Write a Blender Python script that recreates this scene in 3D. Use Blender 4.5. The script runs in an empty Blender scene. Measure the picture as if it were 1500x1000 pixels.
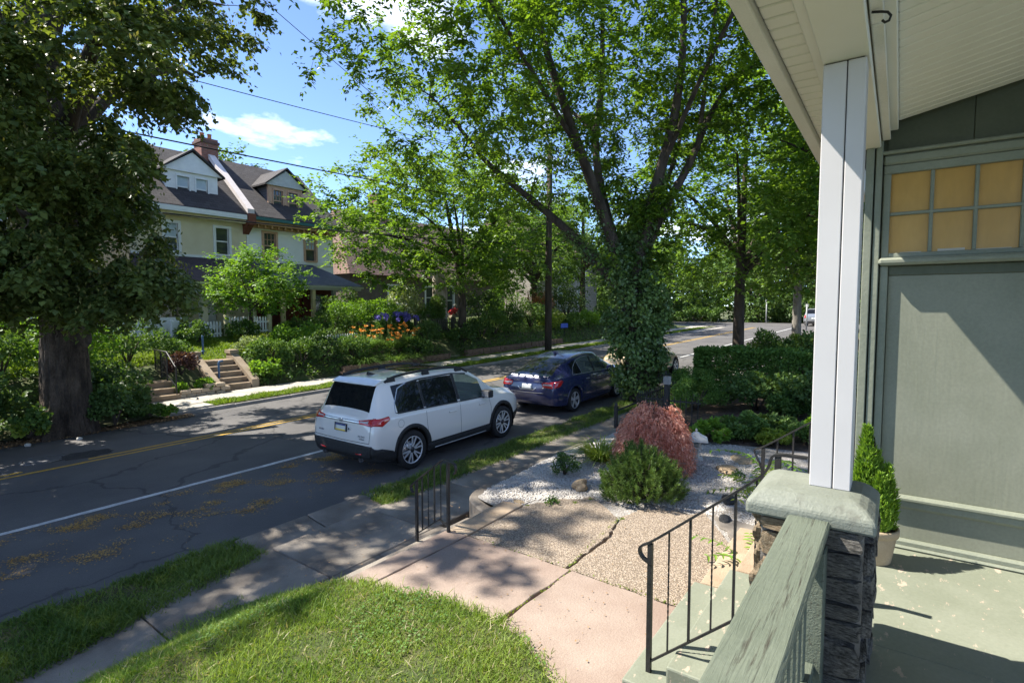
import bpy, bmesh, math, random
import numpy as np
from mathutils import Vector, Matrix
from mathutils.bvhtree import BVHTree

sc = bpy.context.scene
COL = sc.collection
R = math.radians
rng = np.random.default_rng(7)
random.seed(7)

# ------------------------------------------------------------------ camera, sky, sun, exposure
cd = bpy.data.cameras.new('camera'); cam = bpy.data.objects.new('camera', cd); COL.objects.link(cam)
cam.location = (0, 0, 2.95); cam.rotation_euler = (R(90 - 3.58), 0, R(37 - 90))
cd.sensor_width = 36; cd.lens = 19.2; cd.clip_start = .05; cd.clip_end = 2000
sc.camera = cam

SUNV = Vector((-.33, .69, 1.0)).normalized()          # towards the sun
SUN_EL = math.asin(SUNV.z); SUN_AZ = math.atan2(SUNV.x, SUNV.y)
w = bpy.data.worlds.new('World'); sc.world = w; w.use_nodes = True
nt = w.node_tree; nt.nodes.clear()
def wn(t, **k):
    n = nt.nodes.new(t)
    for a, b in k.items(): setattr(n, a, b)
    return n
sky = wn('ShaderNodeTexSky', sky_type='NISHITA', sun_disc=False, sun_elevation=SUN_EL, sun_rotation=SUN_AZ, altitude=6000.0, air_density=1.05, dust_density=0, ozone_density=2.4)
bg = wn('ShaderNodeBackground'); wo = wn('ShaderNodeOutputWorld')
tc = wn('ShaderNodeTexCoord'); sep = wn('ShaderNodeSeparateXYZ')
# clouds: fair-weather cumulus on a plane overhead (direction divided by its height)
addz = wn('ShaderNodeMath', operation='ADD'); addz.inputs[1].default_value = .12
dv = wn('ShaderNodeVectorMath', operation='DIVIDE')
comb = wn('ShaderNodeCombineXYZ')
cn = wn('ShaderNodeTexNoise'); cn.inputs['Scale'].default_value = 1.25; cn.inputs['Detail'].default_value = 9; cn.inputs['Roughness'].default_value = .56
mp = wn('ShaderNodeMapping'); mp.inputs['Location'].default_value = (5.61, 6.68, 7.16); mp.inputs['Scale'].default_value = (1, 1, 1)
cr = wn('ShaderNodeValToRGB'); cr.color_ramp.elements[0].position = .55; cr.color_ramp.elements[1].position = .72
mix = wn('ShaderNodeMixRGB'); mix.inputs[2].default_value = (7.5, 7.7, 8.0, 1)
L = nt.links.new
L(tc.outputs['Generated'], sep.inputs[0]); L(sep.outputs['Z'], addz.inputs[0])
for i in 'XYZ': L(addz.outputs[0], comb.inputs[i])
L(tc.outputs['Generated'], dv.inputs[0]); L(comb.outputs[0], dv.inputs[1]); L(dv.outputs[0], mp.inputs['Vector']); L(mp.outputs[0], cn.inputs['Vector'])
L(cn.outputs['Fac'], cr.inputs[0]); L(cr.outputs[0], mix.inputs[0]); L(sky.outputs[0], mix.inputs[1]); L(mix.outputs[0], bg.inputs['Color'])
bg.inputs['Strength'].default_value = .15
L(bg.outputs[0], wo.inputs[0])

sd = bpy.data.lights.new('sun', 'SUN'); sd.energy = 4.7; sd.angle = R(.53); sd.color = (1, .95, .85)
so = bpy.data.objects.new('sun', sd); COL.objects.link(so); so.location = (-10, 20, 30)
so.rotation_euler = (-SUNV).to_track_quat('-Z', 'Y').to_euler()
vs = sc.view_settings; vs.view_transform = 'Standard'; vs.look = 'None'; vs.exposure = 1.42; vs.gamma = 1; vs.use_curve_mapping = False
sc.render.engine = 'CYCLES'
sc.cycles.max_bounces = 6; sc.cycles.diffuse_bounces = 3; sc.cycles.glossy_bounces = 3; sc.cycles.transmission_bounces = 5; sc.cycles.transparent_max_bounces = 6
sc.cycles.use_denoising = True

# ------------------------------------------------------------------ helpers
class MB:
    """collects geometry; build() links it as ONE mesh object"""
    def __init__(s): s.v = []; s.f = []; s.m = []; s.sm = []
    def add(s, vs, fs, mi=0, smooth=False):
        o = len(s.v); s.v += [tuple(p) for p in vs]; s.f += [tuple(i + o for i in f) for f in fs]; s.m += [mi] * len(fs); s.sm += [smooth] * len(fs); return s
    def box(s, x0, x1, y0, y1, z0, z1, mi=0):
        vs = [(x, y, z) for z in (z0, z1) for y in (y0, y1) for x in (x0, x1)]
        return s.add(vs, [(0, 2, 3, 1), (4, 5, 7, 6), (0, 1, 5, 4), (2, 6, 7, 3), (0, 4, 6, 2), (1, 3, 7, 5)], mi)
    def bar(s, p, q, w, h, mi=0, up=(0, 0, 1)):
        p = Vector(p); q = Vector(q); d = (q - p).normalized(); u = Vector(up)
        sd_ = d.cross(u)
        if sd_.length < 1e-4: sd_ = d.cross(Vector((1, 0, 0)))
        sd_.normalize(); u = sd_.cross(d)
        vs = [e + sd_ * a * w / 2 + u * b * h / 2 for e in (p, q) for a, b in ((-1, -1), (1, -1), (1, 1), (-1, 1))]
        return s.add(vs, [(0, 1, 2, 3), (7, 6, 5, 4), (0, 4, 5, 1), (1, 5, 6, 2), (2, 6, 7, 3), (3, 7, 4, 0)], mi)
    def tube(s, pts, r, seg=8, mi=0, caps=True, smooth=True):
        pts = [Vector(p) for p in pts]; n = len(pts)
        rs = r if hasattr(r, '__len__') else [r] * n
        vs = []; ref = None
        for i, p in enumerate(pts):
            d = (pts[min(i + 1, n - 1)] - pts[max(i - 1, 0)])
            d = d.normalized() if d.length > 1e-9 else Vector((0, 0, 1))
            if ref is None: ref = d.cross(Vector((.13, .31, .94)) if abs(d.z) < .9 else Vector((1, .2, 0))).normalized()
            a = (ref - d * ref.dot(d)).normalized(); b = d.cross(a); ref = a
            vs += [p + (a * math.cos(t) + b * math.sin(t)) * rs[i] for t in [2 * math.pi * k / seg for k in range(seg)]]
        fs = [(i * seg + k, i * seg + (k + 1) % seg, (i + 1) * seg + (k + 1) % seg, (i + 1) * seg + k) for i in range(n - 1) for k in range(seg)]
        s.add(vs, fs, mi, smooth)
        if caps:
            o = len(s.v) - len(vs); s.f += [tuple(o + k for k in reversed(range(seg))), tuple(o + (n - 1) * seg + k for k in range(seg))]; s.m += [mi, mi]; s.sm += [False, False]
        return s
    def lathe(s, prof, seg=24, axis='z', c=(0, 0, 0), mi=0, smooth=True):
        vs = []
        for r_, h in prof:
            for k in range(seg):
                a = 2 * math.pi * k / seg; x, y = r_ * math.cos(a), r_ * math.sin(a)
                p = (x, y, h) if axis == 'z' else (x, h, y) if axis == 'y' else (h, x, y)
                vs.append((p[0] + c[0], p[1] + c[1], p[2] + c[2]))
        fs = [(i * seg + k, i * seg + (k + 1) % seg, (i + 1) * seg + (k + 1) % seg, (i + 1) * seg + k) for i in range(len(prof) - 1) for k in range(seg)]
        return s.add(vs, fs, mi, smooth)
    def prism(s, poly, z0, z1, mi=0):
        n = len(poly); vs = [(x, y, z0) for x, y in poly] + [(x, y, z1) for x, y in poly]
        return s.add(vs, [tuple(reversed(range(n))), tuple(range(n, 2 * n))] + [(i, (i + 1) % n, n + (i + 1) % n, n + i) for i in range(n)], mi)
    def extr(s, poly, axis, a0, a1, mi=0):
        """polygon given in the two other axes, extruded along axis"""
        n = len(poly)
        def P(p, a): return (a, p[0], p[1]) if axis == 'x' else (p[0], a, p[1]) if axis == 'y' else (p[0], p[1], a)
        vs = [P(p, a0) for p in poly] + [P(p, a1) for p in poly]
        return s.add(vs, [tuple(reversed(range(n))), tuple(range(n, 2 * n))] + [(i, (i + 1) % n, n + (i + 1) % n, n + i) for i in range(n)], mi)
    def mesh(s, name, mats, off=None):
        me = bpy.data.meshes.new(name); v = s.v
        if off is not None: v = [(p[0] - off[0], p[1] - off[1], p[2] - off[2]) for p in v]
        me.from_pydata([tuple(p) for p in v], [], s.f)
        for m in (mats if isinstance(mats, (list, tuple)) else [mats]): me.materials.append(m)
        me.polygons.foreach_set('material_index', s.m); me.polygons.foreach_set('use_smooth', s.sm)
        bm = bmesh.new(); bm.from_mesh(me); bmesh.ops.recalc_face_normals(bm, faces=bm.faces); bm.to_mesh(me); bm.free()
        me.update(); return me
    def build(s, name, mats, parent=None, world=True):
        """vertices are in world axes (world=True: the parent's location is subtracted) or in the parent's frame"""
        off = tuple(parent_world(parent)) if (parent is not None and world) else None
        return link(name, s.mesh(name, mats, off), parent)

def parent_world(o):
    v = Vector((0, 0, 0))
    while o is not None: v += o.location; o = o.parent
    return v
def link(name, me, parent=None, loc=None, rot=None, scale=None):
    o = bpy.data.objects.new(name, me); COL.objects.link(o); o.parent = parent
    if loc is not None: o.location = loc
    if rot is not None: o.rotation_euler = rot
    if scale is not None: o.scale = scale
    return o
def tag(o, label=None, cat=None, group=None, kind=None):
    for k, v in (('label', label), ('category', cat), ('group', group), ('kind', kind)):
        if v: o[k] = v
    return o
def thing(name, label, cat, loc=(0, 0, 0), rz=0, group=None):
    o = bpy.data.objects.new(name, None); COL.objects.link(o); o.empty_display_size = .2
    o.location = loc; o.rotation_euler = (0, 0, rz); return tag(o, label, cat, group)
def copy_tree(o, parent=None):
    c = o.copy(); COL.objects.link(c); c.parent = parent
    for ch in list(o.children): copy_tree(ch, c)
    return c
def bevel(o, w_=.01, seg=2):
    m = o.modifiers.new('bevel', 'BEVEL'); m.width = w_; m.segments = seg; m.limit_method = 'ANGLE'; return o
def zr(x):                                          # the street climbs 2 % along X
    return .02 * (max(-40, min(x, 70)) - 8)

# ------------------------------------------------------------------ materials
MATS = {}
def mat(name, c1, c2=None, scale=8, rough=.8, bump=0, bscale=None, spec=.3, fine=0, fscale=120, metal=0, detail=5, stretch=None, coat=0, emit=None, thr=None):
    """two-colour noise blend + fine speckle + bump, all in world/object space"""
    if name in MATS: return MATS[name]
    m = bpy.data.materials.new(name); m.use_nodes = True; n = m.node_tree; b = n.nodes['Principled BSDF']; MATS[name] = m
    b.inputs['Roughness'].default_value = rough; b.inputs['Specular IOR Level'].default_value = spec; b.inputs['Metallic'].default_value = metal; b.inputs['Coat Weight'].default_value = coat
    if coat: b.inputs['Coat Roughness'].default_value = .03
    b.inputs['Base Color'].default_value = (*c1, 1)
    t = n.nodes.new('ShaderNodeTexCoord'); vec = t.outputs['Object']
    if stretch:
        mpn = n.nodes.new('ShaderNodeMapping'); mpn.inputs['Scale'].default_value = stretch; n.links.new(vec, mpn.inputs[0]); vec = mpn.outputs[0]
    colout = None
    if c2 is not None:
        no = n.nodes.new('ShaderNodeTexNoise'); no.inputs['Scale'].default_value = scale; no.inputs['Detail'].default_value = detail; no.inputs['Roughness'].default_value = .6; n.links.new(vec, no.inputs['Vector'])
        rp = n.nodes.new('ShaderNodeValToRGB'); lo, hi = thr or (.35, .65); rp.color_ramp.elements[0].position = lo; rp.color_ramp.elements[1].position = hi
        rp.color_ramp.elements[0].color = (*c1, 1); rp.color_ramp.elements[1].color = (*c2, 1); n.links.new(no.outputs['Fac'], rp.inputs[0]); colout = rp.outputs[0]
    if fine:
        n2 = n.nodes.new('ShaderNodeTexNoise'); n2.inputs['Scale'].default_value = fscale; n2.inputs['Detail'].default_value = 3; n.links.new(vec, n2.inputs['Vector'])
        mr = n.nodes.new('ShaderNodeMapRange'); mr.inputs['From Min'].default_value = .3; mr.inputs['From Max'].default_value = .7; mr.inputs['To Min'].default_value = 1 - fine; mr.inputs['To Max'].default_value = 1 + fine
        n.links.new(n2.outputs['Fac'], mr.inputs['Value'])
        mx = n.nodes.new('ShaderNodeVectorMath'); mx.operation = 'SCALE'
        if colout: n.links.new(colout, mx.inputs[0])
        else: mx.inputs[0].default_value = c1
        n.links.new(mr.outputs[0], mx.inputs['Scale']); colout = mx.outputs[0]
    if colout: n.links.new(colout, b.inputs['Base Color'])
    if bump:
        n3 = n.nodes.new('ShaderNodeTexNoise'); n3.inputs['Scale'].default_value = bscale or scale * 4; n3.inputs['Detail'].default_value = 6; n.links.new(vec, n3.inputs['Vector'])
        bp = n.nodes.new('ShaderNodeBump'); bp.inputs['Strength'].default_value = bump; bp.inputs['Distance'].default_value = .02; n.links.new(n3.outputs['Fac'], bp.inputs['Height']); n.links.new(bp.outputs[0], b.inputs['Normal'])
    if emit: b.inputs['Emission Color'].default_value = (*emit, 1); b.inputs['Emission Strength'].default_value = 1
    return m

def leafmat(name, c1, c2, trans=.35, tint=(1.5, 1.45, .5), rough=.5, spec=.25, clump=.6):
    """foliage: colour varies leaf by leaf (face attribute) and clump by clump; part of the light passes through"""
    m = bpy.data.materials.new(name); m.use_nodes = True; n = m.node_tree; b = n.nodes['Principled BSDF']; out = n.nodes['Material Output']; MATS[name] = m
    at = n.nodes.new('ShaderNodeAttribute'); at.attribute_name = 'rnd'
    g = n.nodes.new('ShaderNodeNewGeometry'); no = n.nodes.new('ShaderNodeTexNoise'); no.inputs['Scale'].default_value = clump; no.inputs['Detail'].default_value = 2; n.links.new(g.outputs['Position'], no.inputs['Vector'])
    ad = n.nodes.new('ShaderNodeMath'); ad.operation = 'MULTIPLY_ADD'; ad.inputs[1].default_value = .7; n.links.new(at.outputs['Fac'], ad.inputs[0])
    sb = n.nodes.new('ShaderNodeMath'); sb.operation = 'MULTIPLY_ADD'; sb.inputs[1].default_value = 1.4; sb.inputs[2].default_value = -.55; n.links.new(no.outputs['Fac'], sb.inputs[0]); n.links.new(sb.outputs[0], ad.inputs[2])
    rp = n.nodes.new('ShaderNodeValToRGB'); rp.color_ramp.elements[0].position = .1; rp.color_ramp.elements[1].position = .9
    rp.color_ramp.elements[0].color = (*c1, 1); rp.color_ramp.elements[1].color = (*c2, 1); n.links.new(ad.outputs[0], rp.inputs[0]); n.links.new(rp.outputs[0], b.inputs['Base Color'])
    b.inputs['Roughness'].default_value = rough; b.inputs['Specular IOR Level'].default_value = spec
    tr = n.nodes.new('ShaderNodeBsdfTranslucent'); vm = n.nodes.new('ShaderNodeVectorMath'); vm.operation = 'MULTIPLY'; vm.inputs[1].default_value = tint; n.links.new(rp.outputs[0], vm.inputs[0]); n.links.new(vm.outputs[0], tr.inputs['Color'])
    ms = n.nodes.new('ShaderNodeMixShader'); ms.inputs[0].default_value = trans; n.links.new(b.outputs[0], ms.inputs[1]); n.links.new(tr.outputs[0], ms.inputs[2]); n.links.new(ms.outputs[0], out.inputs['Surface'])
    return m
def glassmat(name, tint, trans=.5, rough=.03):
    m = bpy.data.materials.new(name); m.use_nodes = True; n = m.node_tree; b = n.nodes['Principled BSDF']; out = n.nodes['Material Output']; MATS[name] = m
    b.inputs['Base Color'].default_value = (*[c * .3 for c in tint], 1); b.inputs['Roughness'].default_value = rough; b.inputs['Specular IOR Level'].default_value = .6
    t = n.nodes.new('ShaderNodeBsdfTransparent'); t.inputs[0].default_value = (*tint, 1)
    ms = n.nodes.new('ShaderNodeMixShader'); ms.inputs[0].default_value = trans; n.links.new(b.outputs[0], ms.inputs[1]); n.links.new(t.outputs[0], ms.inputs[2]); n.links.new(ms.outputs[0], out.inputs['Surface'])
    return m

# ------------------------------------------------------------------ leaves, blades, trees
def nrm(a): return a / np.maximum(np.linalg.norm(a, axis=1, keepdims=True), 1e-9)
def rvec(n): return nrm(rng.normal(size=(n, 3)))
def fast_mesh(name, V, F, m, rnd=None, smooth=False):
    V = np.asarray(V, np.float32); F = np.asarray(F, np.int32); k = F.shape[1]
    me = bpy.data.meshes.new(name); me.vertices.add(len(V)); me.vertices.foreach_set('co', V.ravel())
    me.loops.add(F.size); me.loops.foreach_set('vertex_index', F.ravel()); me.polygons.add(len(F)); me.polygons.foreach_set('loop_start', np.arange(0, F.size, k, dtype=np.int32))
    me.update(calc_edges=True)
    if rnd is not None:
        a = me.attributes.new('rnd', 'FLOAT', 'FACE'); a.data.foreach_set('value', np.asarray(rnd, np.float32))
    me.materials.append(m); me.validate(); return me
def leaf_mesh(name, P, D, N, size, wr, m, fold=.12, detail=1):
    """one leaf per row: base P, direction D, face normal N, length size, half width wr*size"""
    n = len(P); size = np.broadcast_to(np.asarray(size, float), (n,))[:, None]; D = nrm(D); S = nrm(np.cross(D, N)); N = np.cross(S, D)
    r_ = rng.random(n)
    if detail == 1:
        mid = P + D * size * .45
        V = np.stack([P, mid + S * size * wr + N * size * fold, P + D * size, mid - S * size * wr + N * size * fold], 1).reshape(-1, 3)
        b = np.arange(n)[:, None] * 4; F = np.concatenate([b + [[0, 1, 2]], b + [[0, 2, 3]]], 1).reshape(-1, 3); return fast_mesh(name, V, F, m, np.repeat(r_, 2))
    a = P + D * size * .25; c = P + D * size * .68; t = P + D * size - N * size * fold * .8
    V = np.stack([P, a + S * size * wr + N * size * fold, c + S * size * wr * .75 + N * size * fold * .6, t, c - S * size * wr * .75 + N * size * fold * .6, a - S * size * wr + N * size * fold], 1).reshape(-1, 3)
    b = np.arange(n)[:, None] * 6; F = np.concatenate([b + [[0, 1, 2, 3]], b + [[0, 3, 4, 5]]], 1).reshape(-1, 4); return fast_mesh(name, V, F, m, np.repeat(r_, 2))
def blade_mesh(name, P, D, size, wd, m, bend=.35):
    """grass blades: 3-point strip bending over"""
    n = len(P); size = np.broadcast_to(np.asarray(size, float), (n,))[:, None]; D = nrm(D); hz = rvec(n); hz[:, 2] = 0; hz = nrm(hz); S = nrm(np.cross(D, hz))
    mid = P + D * size * .55 + hz * size * bend * .25; tip = P + D * size * .95 + hz * size * bend
    V = np.stack([P - S * wd, P + S * wd, mid + S * wd * .8, mid - S * wd * .8, tip], 1).reshape(-1, 3); b = np.arange(n)[:, None] * 5
    F = np.concatenate([b + [[0, 1, 2]], b + [[0, 2, 3]], b + [[3, 2, 4]]], 1).reshape(-1, 3); return fast_mesh(name, V, F, m, np.repeat(rng.random(n), 3))
def blob_points(blobs, n, shell=.55):
    """points in ellipsoids, gathered towards the skin; blobs: (x,y,z,rx,ry,rz)"""
    B = np.array(blobs, float); vol = (B[:, 3] * B[:, 4] * B[:, 5]) ** (2 / 3); k = rng.choice(len(B), n, p=vol / vol.sum())
    d = rvec(n); rad = (shell + (1 - shell) * rng.random(n)) * (1 + .12 * rng.normal(size=n)); return B[k, :3] + d * rad[:, None] * B[k, 3:6], d
def clump_blobs(c, r, k, size=.35, flat=.8, low=-.35):
    """k small blobs over the surface of one big ellipsoid: an uneven outline"""
    out = []
    for i in range(k):
        d = rvec(1)[0]
        while d[2] < low: d = rvec(1)[0]
        f = .62 + .33 * random.random(); s = size * (.7 + .6 * random.random()); mr = min(r)
        out.append((c[0] + d[0] * r[0] * f, c[1] + d[1] * r[1] * f, c[2] + d[2] * r[2] * f, s * mr, s * mr, s * mr * flat))
    return out
def shrub(name, label, cat, c, r, n, leaf, m, wr=.3, k=26, size=.38, up=.5, stem=True, group=None, parent=None, low=-.35, detail=1, stemmat=None):
    """leafy bush: foliage of single leaves over many small clumps, with stems inside; c = foot"""
    t = parent or thing(name, label, cat, c, 0, group)
    cc = (c[0], c[1], c[2] + r[2] * .9); P, d = blob_points(clump_blobs(cc, r, k, size, low=low), n); P[:, 2] = np.maximum(P[:, 2], c[2] + .01)
    D = nrm(d * .8 + rvec(n) * .8 + [0, 0, .15]); N = nrm(np.array([[0, 0, up]]) + d * .5 + rvec(n) * .6)
    link('foliage', leaf_mesh('foliage', P - np.array(c), D, N, leaf * (.7 + .6 * rng.random(n)), wr, m, detail=detail), t)
    if stem:
        b = MB()
        for i in range(5):
            a = rng.random() * 6.28; q = (c[0] + math.cos(a) * r[0] * .5, c[1] + math.sin(a) * r[1] * .5, c[2] + r[2] * 1.2)
            b.tube([c, ((c[0] + q[0]) / 2 + .03, (c[1] + q[1]) / 2, c[2] + r[2] * .7), q], [.02 + .015 * r[2], .015 * (1 + r[2]), .006], 5)
        b.build('stem', stemmat or MATS['bark'], t)
    return t

def interp_poly(pts, step):
    pts = np.array(pts, float); seg = np.linalg.norm(np.diff(pts[:, :3], axis=0), axis=1); s = np.concatenate([[0], np.cumsum(seg)]); k = max(2, int(s[-1] / step) + 1)
    t = np.linspace(0, s[-1], k); return np.stack([np.interp(t, s, pts[:, i]) for i in range(pts.shape[1])], 1)
def smooth_poly(pts, it=2):
    p = np.array(pts, float)
    for _ in range(it):
        q = np.empty((2 * len(p) - 2, p.shape[1])); q[0::2] = .75 * p[:-1] + .25 * p[1:]; q[1::2] = .25 * p[:-1] + .75 * p[1:]; p = np.vstack([p[:1], q, p[-1:]])
    return p
def tree(name, label, base, limbs, tips, per_tip, leaf, lm, bm, wr=.32, twig=.55, droop=.1, cat='tree', group=None, flat=.5, seg=8, sag=0., detail=1, thin=1.):
    """limbs: polylines (x,y,z,r); tips: points the finer branches grow out to; leaves hang along twigs round every tip"""
    t = thing(name, label, cat, base, 0, group); b = MB(); nodes = []
    for l in limbs:
        p = smooth_poly(l, 2); b.tube(p[:, :3], list(p[:, 3]), seg if p[0, 3] > .06 else 6)
        nodes.append(interp_poly(p, .35))
    nodes = np.vstack(nodes); tips = np.array(tips, float); dd = ((tips[:, None, :] - nodes[None, :, :3]) ** 2).sum(2).min(1); tips = tips[np.argsort(dd)]
    b0 = np.array(base)
    for q in tips:
        dv_ = nodes[:, :3] - q; dist = np.sqrt((dv_ ** 2).sum(1)); back = np.maximum(0, np.linalg.norm(nodes[:, :3] - b0, axis=1) - np.linalg.norm(q - b0)) ; i = np.argmin(dist + .8 * back)
        a = nodes[i]; ln = dist[i]
        if ln < .15: continue
        mid = (a[:3] + q) / 2 + rng.normal(size=3) * .1 * ln + np.array([0, 0, (.12 - sag) * ln]); r0 = min(a[3] * .7, .012 + .014 * ln) * thin
        p = smooth_poly(np.vstack([np.append(a[:3], r0), np.append(mid, r0 * .7), np.append(q, .006)]), 1)
        b.tube(p[:, :3], list(p[:, 3]), 5, caps=False); nodes = np.vstack([nodes, interp_poly(p, .4)[1:]])
    b.build('trunk', bm, t)
    # twigs and leaves
    k = len(tips); m_ = per_tip; c0 = tips.mean(0); tw = 7
    dirs = nrm(rvec(k * tw) * [1, 1, flat] + nrm(np.repeat(tips - c0, tw, 0)) * .35 + [0, 0, -droop]); ln = twig * (.5 + .8 * rng.random(k * tw))
    per = max(1, m_ // tw); ii = np.repeat(np.arange(k * tw), per); u = np.tile((np.arange(per) + .6) / per, k * tw); base_p = np.repeat(tips, tw, 0)[ii]; dr = dirs[ii]
    P = base_p + dr * (ln[ii] * u)[:, None] + [0, 0, -1] * (droop * ln[ii] * u * u)[:, None] + rng.normal(size=(len(ii), 3)) * .03
    side = nrm(np.cross(dr, [0, 0, 1.])) * np.where(np.tile(np.arange(per), k * tw) % 2, 1, -1)[:, None]
    D = nrm(dr * .6 + side + rvec(len(ii)) * .45 + [0, 0, -droop * 2]); N = nrm(np.array([0, 0, 1.]) + rvec(len(ii)) * .55)
    link('crown', leaf_mesh('crown', P - b0, D, N, leaf * (.65 + .6 * rng.random(len(ii))), wr, lm, detail=detail), t)
    return t
def env_tips(k, c, r, low=-1., shell=.35, extra=None):
    """tips inside an ellipsoid, denser towards its skin"""
    out = []
    while len(out) < k:
        d = rvec(1)[0]
        if d[2] < low: continue
        f = (shell + (1 - shell) * random.random() ** .6) * (.85 + .25 * random.random()); q = np.array(c) + d * np.array(r) * f
        if extra is None or extra(q): out.append(q)
    return out
# ------------------------------------------------------------------ shared materials
BARK = mat('bark', (.035, .027, .021), (.085, .066, .052), 6, .95, .9, 18, stretch=(1, 1, .25))
BARK2 = mat('bark_grey', (.13, .115, .10), (.24, .22, .19), 5, .95, .8, 16, stretch=(1, 1, .3))
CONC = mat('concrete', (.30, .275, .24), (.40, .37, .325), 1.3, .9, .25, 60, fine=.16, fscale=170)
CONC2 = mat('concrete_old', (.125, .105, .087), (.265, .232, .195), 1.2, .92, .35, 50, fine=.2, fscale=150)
PINK = mat('pink_concrete', (.235, .172, .138), (.325, .258, .213), 1.1, .88, .25, 55, fine=.2, fscale=160)
TANST = mat('tan_stone', (.27, .195, .13), (.38, .295, .21), 2.5, .88, .3, 45, fine=.14, fscale=140)
DARKWALL = mat('weathered_wall', (.09, .075, .06), (.22, .19, .155), 5, .95, .7, 22, fine=.2)
SOIL = mat('soil', (.05, .035, .024), (.11, .08, .055), 5, .97, .8, 25, fine=.3, fscale=60)
MULCH = mat('mulch', (.045, .03, .022), (.12, .085, .06), 9, .97, 1, 40, fine=.4, fscale=50)
TURF = mat('turf_base', (.045, .065, .018), (.10, .095, .04), 3, .95, .5, 60, fine=.3, fscale=90)
KERB = mat('kerb_stone', (.20, .19, .18), (.32, .30, .28), 3, .9, .3, 40, fine=.15)
IRON = mat('black_iron', (.012, .012, .013), (.026, .024, .023), 14, .5, .15, 80, spec=.35)
WHITEP = mat('white_paint', (.72, .72, .72), (.80, .80, .79), 3, .55)
YELLOWL = mat('yellow_line_paint', (.50, .30, .035), (.34, .22, .06), 6, .8, fine=.25, fscale=70)
WHITEL = mat('white_line_paint', (.60, .60, .60), (.40, .40, .40), 5, .8, fine=.22, fscale=70)
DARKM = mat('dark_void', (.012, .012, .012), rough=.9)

def road_mat():
    m = mat('asphalt', (.082, .078, .078), (.118, .111, .108), .55, .86, .35, 90, fine=.3, fscale=210, spec=.35)
    n = m.node_tree; b = n.nodes['Principled BSDF']; src = b.inputs['Base Color'].links[0].from_socket
    t = n.nodes.new('ShaderNodeTexCoord'); v = n.nodes.new('ShaderNodeTexVoronoi'); v.feature = 'DISTANCE_TO_EDGE'; v.inputs['Scale'].default_value = .22
    no = n.nodes.new('ShaderNodeTexNoise'); no.inputs['Scale'].default_value = 1.7; no.inputs['Detail'].default_value = 6
    va = n.nodes.new('ShaderNodeVectorMath'); va.operation = 'MULTIPLY_ADD'; va.inputs[1].default_value = (.9, .9, 0)
    n.links.new(t.outputs['Object'], no.inputs['Vector']); n.links.new(no.outputs['Color'], va.inputs[0]); n.links.new(t.outputs['Object'], va.inputs[2]); n.links.new(va.outputs[0], v.inputs['Vector'])
    cr_ = n.nodes.new('ShaderNodeMapRange'); cr_.inputs['From Min'].default_value = .003; cr_.inputs['From Max'].default_value = .008; cr_.inputs['To Min'].default_value = .62; cr_.inputs['To Max'].default_value = 1
    n.links.new(v.outputs['Distance'], cr_.inputs['Value']); sc_ = n.nodes.new('ShaderNodeVectorMath'); sc_.operation = 'SCALE'; n.links.new(src, sc_.inputs[0]); n.links.new(cr_.outputs[0], sc_.inputs['Scale']); n.links.new(sc_.outputs[0], b.inputs['Base Color'])
    return m
ASPH = road_mat()
def pebble_mat(name, cols, scale, gap=(.06, .05, .04), bump=.8):
    m = bpy.data.materials.new(name); m.use_nodes = True; n = m.node_tree; b = n.nodes['Principled BSDF']; MATS[name] = m; b.inputs['Roughness'].default_value = .85
    t = n.nodes.new('ShaderNodeTexCoord'); v = n.nodes.new('ShaderNodeTexVoronoi'); v.inputs['Scale'].default_value = scale; n.links.new(t.outputs['Object'], v.inputs['Vector'])
    rp = n.nodes.new('ShaderNodeValToRGB'); rp.color_ramp.elements[0].color = (*cols[0], 1); rp.color_ramp.elements[1].color = (*cols[-1], 1)
    for i, c in enumerate(cols[1:-1]): e = rp.color_ramp.elements.new((i + 1) / (len(cols) - 1)); e.color = (*c, 1)
    sp = n.nodes.new('ShaderNodeSeparateXYZ'); n.links.new(v.outputs['Color'], sp.inputs[0]); n.links.new(sp.outputs[0], rp.inputs[0])
    mr = n.nodes.new('ShaderNodeMapRange'); mr.inputs['From Min'].default_value = .35; mr.inputs['From Max'].default_value = .7; n.links.new(v.outputs['Distance'], mr.inputs['Value'])
    mx = n.nodes.new('ShaderNodeMixRGB'); mx.inputs[2].default_value = (*gap, 1); n.links.new(mr.outputs[0], mx.inputs[0]); n.links.new(rp.outputs[0], mx.inputs[1]); n.links.new(mx.outputs[0], b.inputs['Base Color'])
    bp = n.nodes.new('ShaderNodeBump'); bp.inputs['Strength'].default_value = bump; bp.inputs['Distance'].default_value = .01; bp.invert = True; n.links.new(v.outputs['Distance'], bp.inputs['Height']); n.links.new(bp.outputs[0], b.inputs['Normal'])
    return m
AGG = pebble_mat('exposed_aggregate', [(.12, .085, .055), (.33, .255, .18), (.44, .36, .28), (.20, .145, .10)], 70, (.16, .125, .095))
GRAVBASE = pebble_mat('white_gravel_base', [(.30, .27, .24), (.44, .42, .40), (.17, .145, .12)], 60, (.2, .18, .16))
PEBBLE = mat('white_pebble', (.30, .265, .225), (.56, .53, .495), 45, .8)
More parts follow.
